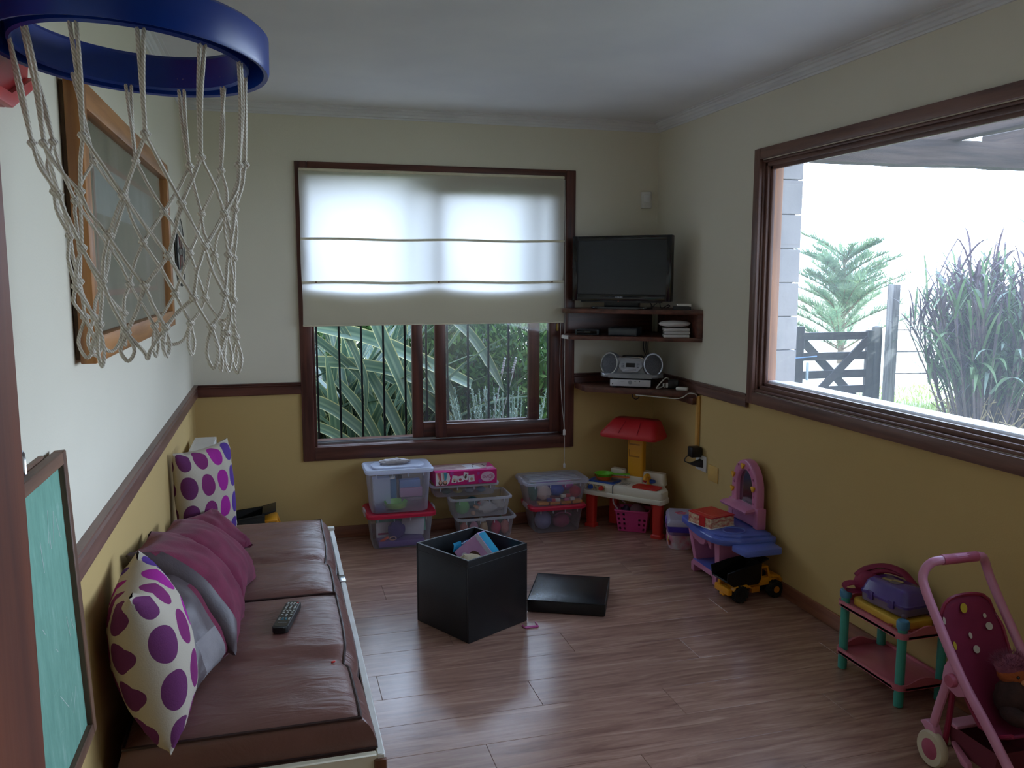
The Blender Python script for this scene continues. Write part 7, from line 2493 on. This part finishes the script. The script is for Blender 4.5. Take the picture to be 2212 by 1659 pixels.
for x, yy in ((-0.055, -0.095), (0.055, -0.095)):
    MB().ball((x, yy, 0.014), 0.014, 12).build('corner_foot', PCB, pcs)
for yy in (-0.05, 0.05):
    MB().b2(-0.080, -0.071, yy - 0.014, yy + 0.014, 0.026, 0.058, 0.003).build('clasp', PCL, pcs)
# crimson bag behind it
bgc = thing('purse', 'crimson toy purse with a loop strap on the far end of the pink toy stand', 'bag', (2.200, 2.655, 0.3035))
CRI = pm('crimson_cloth', rgb(142, 22, 66), 0.6, rgb(112, 16, 52), 8, bump=0.2, bscale=120)
m = MB()
m.ball((0.0, 0.03, 0.050), (0.070, 0.050, 0.050), 22, f=lambda p: 1 + 0.10 * nz(p.x * 3, p.y * 3, p.z * 3))
m.build('pouch', CRI, bgc)
m = MB()
m.tube(bez([(-0.055, 0.05, 0.075), (-0.02, 0.04, 0.102), (0.03, 0.0, 0.122), (0.06, -0.06, 0.118), (0.075, -0.10, 0.09), (0.08, -0.14, 0.06)], 6), 0.016, 8, flat=0.5)
m.tube(bez([(-0.060, 0.045, 0.045), (-0.02, 0.02, 0.088), (0.03, -0.02, 0.108), (0.065, -0.07, 0.104)], 6), 0.009, 8)
m.build('flap_edge', CRI, bgc)
m = MB()
pts = bez([(-0.055, 0.02, 0.050), (-0.085, 0.03, 0.054), (-0.108, 0.04, 0.046), (-0.110, 0.045, 0.030), (-0.088, 0.035, 0.020), (-0.055, 0.015, 0.022)], 5)
R0 = []
for p in pts:
    R0.append([p + Vector((0, -0.012, -0.004)), p + Vector((0, 0.012, 0.004)), p + Vector((0.001, 0.012, 0.008)), p + Vector((0.001, -0.012, 0))])
m.rings(R0)
m.build('loop_strap', CRI, bgc)
# ================================================================ doll stroller
sr = thing('doll_stroller', 'pink doll stroller with a dotted maroon seat at the right foreground', 'stroller', (0, 0, 0))
SP = pm('pale_pink_tube', rgb(206, 138, 168), 0.32, rgb(194, 124, 156), 4, coat=0.15)
SPD = pm('rose_grip', rgb(176, 84, 112), 0.45, rgb(160, 72, 100), 6)
SMR = plast('maroon_strut', 136, 26, 60, 0.4)
XA, XB = 1.960, 2.220
def sidepath(x):
    return [(x, 2.158, 0.560), (x, 1.973, 0.316), (x, 1.760, 0.125), (x, 1.735, 0.090)]
m = MB()
hp_ = [(XA, 1.735, 0.085), (XA, 1.770, 0.135), (XA, 1.870, 0.235), (XA, 1.973, 0.332), (XA, 2.078, 0.465), (XA, 2.140, 0.550), (XA + 0.004, 2.158, 0.588), (XA + 0.022, 2.156, 0.622), (XA + 0.060, 2.146, 0.638),
       (XB - 0.060, 2.146, 0.638), (XB - 0.022, 2.156, 0.622), (XB - 0.004, 2.158, 0.588), (XB, 2.140, 0.550), (XB, 2.078, 0.465), (XB, 1.973, 0.332), (XB, 1.870, 0.235), (XB, 1.770, 0.135), (XB, 1.735, 0.085)]
m.tube(bez(hp_, 5), 0.0145, 12)
m.build('frame_tube', SP, sr)
m = MB()
m.cyl((XA + 0.062, 2.146, 0.638), (XB - 0.062, 2.146, 0.638), 0.0165, seg=14)
m.build('grip', SPD, sr)
for x, sx in ((XA, -1), (XB, 1)):
    # hinge plate, knob, rear strut with foot plate
    m = MB(Matrix(((0, 0, 1, x - 0.012), (1, 0, 0, 0), (0, 1, 0, 0), (0, 0, 0, 1))))
    m.prism([(2.010, 0.385), (2.032, 0.345), (2.038, 0.300), (2.020, 0.285), (1.975, 0.270), (1.945, 0.285), (1.955, 0.315)], 0, 0.024, bev=0.004)
    m.build('hinge_plate', SP, sr)
    m = MB()
    m.lathe([(0.004, -0.030), (0.018, -0.028), (0.021, -0.022), (0.021, -0.010), (0.021, 0.0)], (x, 1.992, 0.316), 18, Matrix.Rotation(PI / 2 if sx < 0 else -PI / 2, 3, 'Y') @ Matrix.Rotation(PI, 3, 'X') @ Matrix.Rotation(PI, 3, 'X'))
    m.build('hinge_knob', SPD, sr)
    m = MB()
    m.tube([(x - 0.002, 2.022, 0.300), (x - 0.002, 2.050, 0.200), (x - 0.002, 2.070, 0.118)], 0.015, 10, flat=0.8)
    m.build('rear_strut', SP, sr)
    m = MB(Matrix(((0, 0, 1, x - 0.016), (1, 0, 0, 0), (0, 1, 0, 0), (0, 0, 0, 1))))
    m.prism([(2.112, 0.125), (2.088, 0.140), (2.056, 0.136), (2.030, 0.092), (2.046, 0.086), (2.076, 0.108)], 0, 0.028, bev=0.004)
    m.build('wheel_fork', SP, sr)
    w = MB()
    R = Matrix.Rotation(PI / 2, 3, 'Y')
    wx = x - 0.010
    w.lathe([(0.038, -0.013), (0.052, -0.014), (0.057, -0.008), (0.0575, 0.0), (0.057, 0.008), (0.052, 0.014), (0.038, 0.013)], (wx, 2.056, 0.0585), 30, R)
    wo = w.build('wheel', pm('ivory_wheel', rgb(216, 206, 184), 0.5, rgb(200, 188, 164), 8), sr)
    w = MB()
    w.lathe([(0.003, -0.019), (0.018, -0.017), (0.036, -0.012), (0.039, -0.006), (0.039, 0.006), (0.036, 0.012), (0.003, 0.017)], (wx, 2.056, 0.0585), 26, R)
    w.build('hub_cap', SPD, wo)
    w = MB()
    w.lathe([(0.03, -0.011), (0.044, -0.012), (0.048, -0.007), (0.048, 0.007), (0.044, 0.012), (0.03, 0.011)], (wx, 1.735, 0.0495), 26, R)
    w.build('wheel', pm('ivory_wheel', rgb(216, 206, 184), 0.5), sr)
    MB().tube([(x + 0.012, 2.012, 0.295), (x + 0.012, 2.020, 0.18), (x + 0.014, 2.034, 0.075)], 0.009, 8).build('brace', SMR, sr)
for y_, z in ((2.056, 0.0585), (1.735, 0.0495)):
    MB().cyl((XA - 0.01, y_, z), (XB - 0.01, y_, z), 0.006, seg=8).build('axle', CHROME, sr)
m = MB()
m.b2(XA + 0.016, XB - 0.016, 1.99, 2.04, 0.150, 0.162, 0.004)
m.build('cross_bar', SP, sr)
# seat: fabric sling with a rounded back, dotted
def seat_mat():
    m, n, l, out = newmat('dotted_maroon_fabric')
    b = n.new('ShaderNodeBsdfPrincipled')
    b.inputs['Roughness'].default_value = 0.75
    b.inputs['Base Color'].default_value = rgb(128, 26, 66)
    tc = n.new('ShaderNodeTexCoord')
    nb = n.new('ShaderNodeTexNoise')
    nb.inputs['Scale'].default_value = 12
    l.new(tc.outputs['Object'], nb.inputs['Vector'])
    mx = n.new('ShaderNodeMix')
    mx.data_type = 'RGBA'
    mx.inputs['A'].default_value = rgb(134, 28, 70)
    mx.inputs['B'].default_value = rgb(106, 20, 56)
    l.new(nb.outputs['Fac'], mx.inputs['Factor'])
    l.new(mx.outputs['Result'], b.inputs['Base Color'])
    l.new(b.outputs[0], out.inputs[0])
    return m
SEATM = seat_mat()
def seat_pt(u, v):
    """v: 0 front edge of the seat .. 1 top of the backrest"""
    x = XA + 0.022 + (XB - XA - 0.044) * u
    path = [(1.800, 0.235), (1.850, 0.205), (1.915, 0.205), (1.975, 0.270), (2.030, 0.360), (2.070, 0.440), (2.100, 0.515)]
    j = v * (len(path) - 1)
    i = min(int(j), len(path) - 2)
    t = j - i
    y_ = path[i][0] * (1 - t) + path[i + 1][0] * t
    z = path[i][1] * (1 - t) + path[i + 1][1] * t
    c = 4 * u * (1 - u)
    if v > 0.82:
        z -= (1 - c) ** 3 * 0.055 * (v - 0.82) / 0.18
        z += 0.018 * c * (v - 0.82) / 0.18
    return Vector((x, y_ + 0.012 * c, z - 0.010 * c * (1 if v < 0.5 else 0.3)))
m = MB()
m.grid(seat_pt, 16, 24)
so_ = m.build('seat', SEATM, sr, ang=80)
sm_ = so_.modifiers.new('thickness', 'SOLIDIFY')
sm_.thickness = 0.008
m = MB()
edge = [seat_pt(0, k / 20) for k in range(21)] + [seat_pt(k / 10, 1) for k in range(1, 10)] + [seat_pt(1, 1 - k / 20) for k in range(21)]
m.tube(edge, 0.006, 6)
m.build('seat_binding', SMR, so_)
def sticker_on_seat(u, v, r, mt, nm, sy=1.0):
    c = seat_pt(u, v)
    du = (seat_pt(u + 0.02, v) - seat_pt(u - 0.02, v)).normalized()
    dv = (seat_pt(u, v + 0.02) - seat_pt(u, v - 0.02)).normalized()
    nn = du.cross(dv).normalized()
    if nn.y > 0:
        nn = -nn
    m = MB()
    m.rings([[c + nn * o_ + du * math.cos(2 * PI * k / 16) * r + dv * math.sin(2 * PI * k / 16) * r * sy for k in range(16)] for o_ in (0.0065, 0.0078)])
    m.build(nm, mt, so_)
WD, YD = plast('white_print', 196, 186, 176, 0.7), plast('yellow_print', 196, 170, 50, 0.7)
sticker_on_seat(0.40, 0.93, 0.013, YD, 'printed_dot', 1.2)
sticker_on_seat(0.46, 0.70, 0.012, WD, 'printed_apple')
sticker_on_seat(0.42, 0.78, 0.006, WD, 'printed_leaf', 1.6)
sticker_on_seat(0.78, 0.82, 0.012, WD, 'printed_apple')
sticker_on_seat(0.74, 0.88, 0.006, WD, 'printed_leaf', 1.2)
sticker_on_seat(0.07, 0.74, 0.007, YD, 'printed_dot', 1.8)
sticker_on_seat(0.04, 0.92, 0.006, WD, 'printed_leaf', 1.8)
# basket below
m = MB()
m.rings([[(XA + 0.03, 1.86, 0.075), (XB - 0.03, 1.86, 0.075), (XB - 0.03, 2.02, 0.075), (XA + 0.03, 2.02, 0.075)], [(XA + 0.018, 1.84, 0.155), (XB - 0.018, 1.84, 0.155), (XB - 0.018, 2.036, 0.155), (XA + 0.018, 2.036, 0.155)]], cap1=False)
m.build('under_basket', pm('dusky_maroon_mesh', rgb(110, 40, 58), 0.8), sr)
m = MB()
m.prism([(2.000, 0.112), (1.955, 0.060), (1.925, 0.055), (1.930, 0.075)], 0, 0.02, A=Matrix(((0, 0, 1, XA + 0.002), (1, 0, 0, 0), (0, 1, 0, 0), (0, 0, 0, 1))), bev=0.003)
m.build('front_fork', SP, sr)
# stuffed toy sitting in the stroller
dl = thing('stuffed_toy', 'fuzzy pink-haired stuffed toy with an orange muzzle sitting in the stroller', 'toy', (2.105, 1.915, 0.225))
m = MB()
m.ball((0, 0, 0.055), (0.062, 0.052, 0.066), 22, f=lambda p: 1 + 0.10 * nz(p.x * 4, p.y * 4, p.z * 4))
m.ball((-0.045, -0.045, 0.022), (0.026, 0.050, 0.026), 14)
m.ball((0.045, -0.045, 0.022), (0.026, 0.050, 0.026), 14)
m.build('body', pm('dark_brown_plush', rgb(70, 46, 44), 0.95, rgb(50, 34, 34), 30, bump=0.5, bscale=140), dl)
m = MB()
m.ball((0.004, 0.016, 0.122), (0.046, 0.042, 0.040), 20)
m.build('face', pm('orange_plush', rgb(170, 88, 44), 0.95, rgb(140, 70, 36), 30, bump=0.4, bscale=140), dl)
hr = MB()
rh = random.Random(4)
for k in range(700):
    a, b = rh.uniform(0, 2 * PI), rh.uniform(0.15, 1)
    d = Vector((math.cos(a) * math.sqrt(1 - b * b * .8), math.sin(a) * math.sqrt(1 - b * b * .8), b)).normalized()
    p = Vector((0.004, 0.026, 0.140)) + Vector((d.x * 0.05, d.y * 0.042, d.z * 0.034))
    q = p + (d + Vector((rh.uniform(-.5, .5), rh.uniform(-.5, .5), rh.uniform(-.3, .5)))).normalized() * rh.uniform(0.012, 0.028)
    s = Vector((rh.uniform(-1, 1), rh.uniform(-1, 1), rh.uniform(-1, 1))).normalized() * 0.0011
    hr._f([hr._v(x_) for x_ in (p - s, p + s, q)])
hr.ball((0.004, 0.024, 0.142), (0.051, 0.043, 0.034), 18)
hr.build('hair', pm('dusty_pink_fuzz', rgb(150, 84, 104), 0.95, rgb(120, 62, 84), 30), dl, recalc=False)
for x in (-0.016, 0.022):
    MB().ball((x, -0.022, 0.128), 0.005, 8).build('eye', BLACKG, dl)
MB().ball((0.004, -0.030, 0.112), (0.014, 0.010, 0.009), 12).build('muzzle', pm('pale_orange_plush', rgb(196, 130, 84), 0.9), dl)
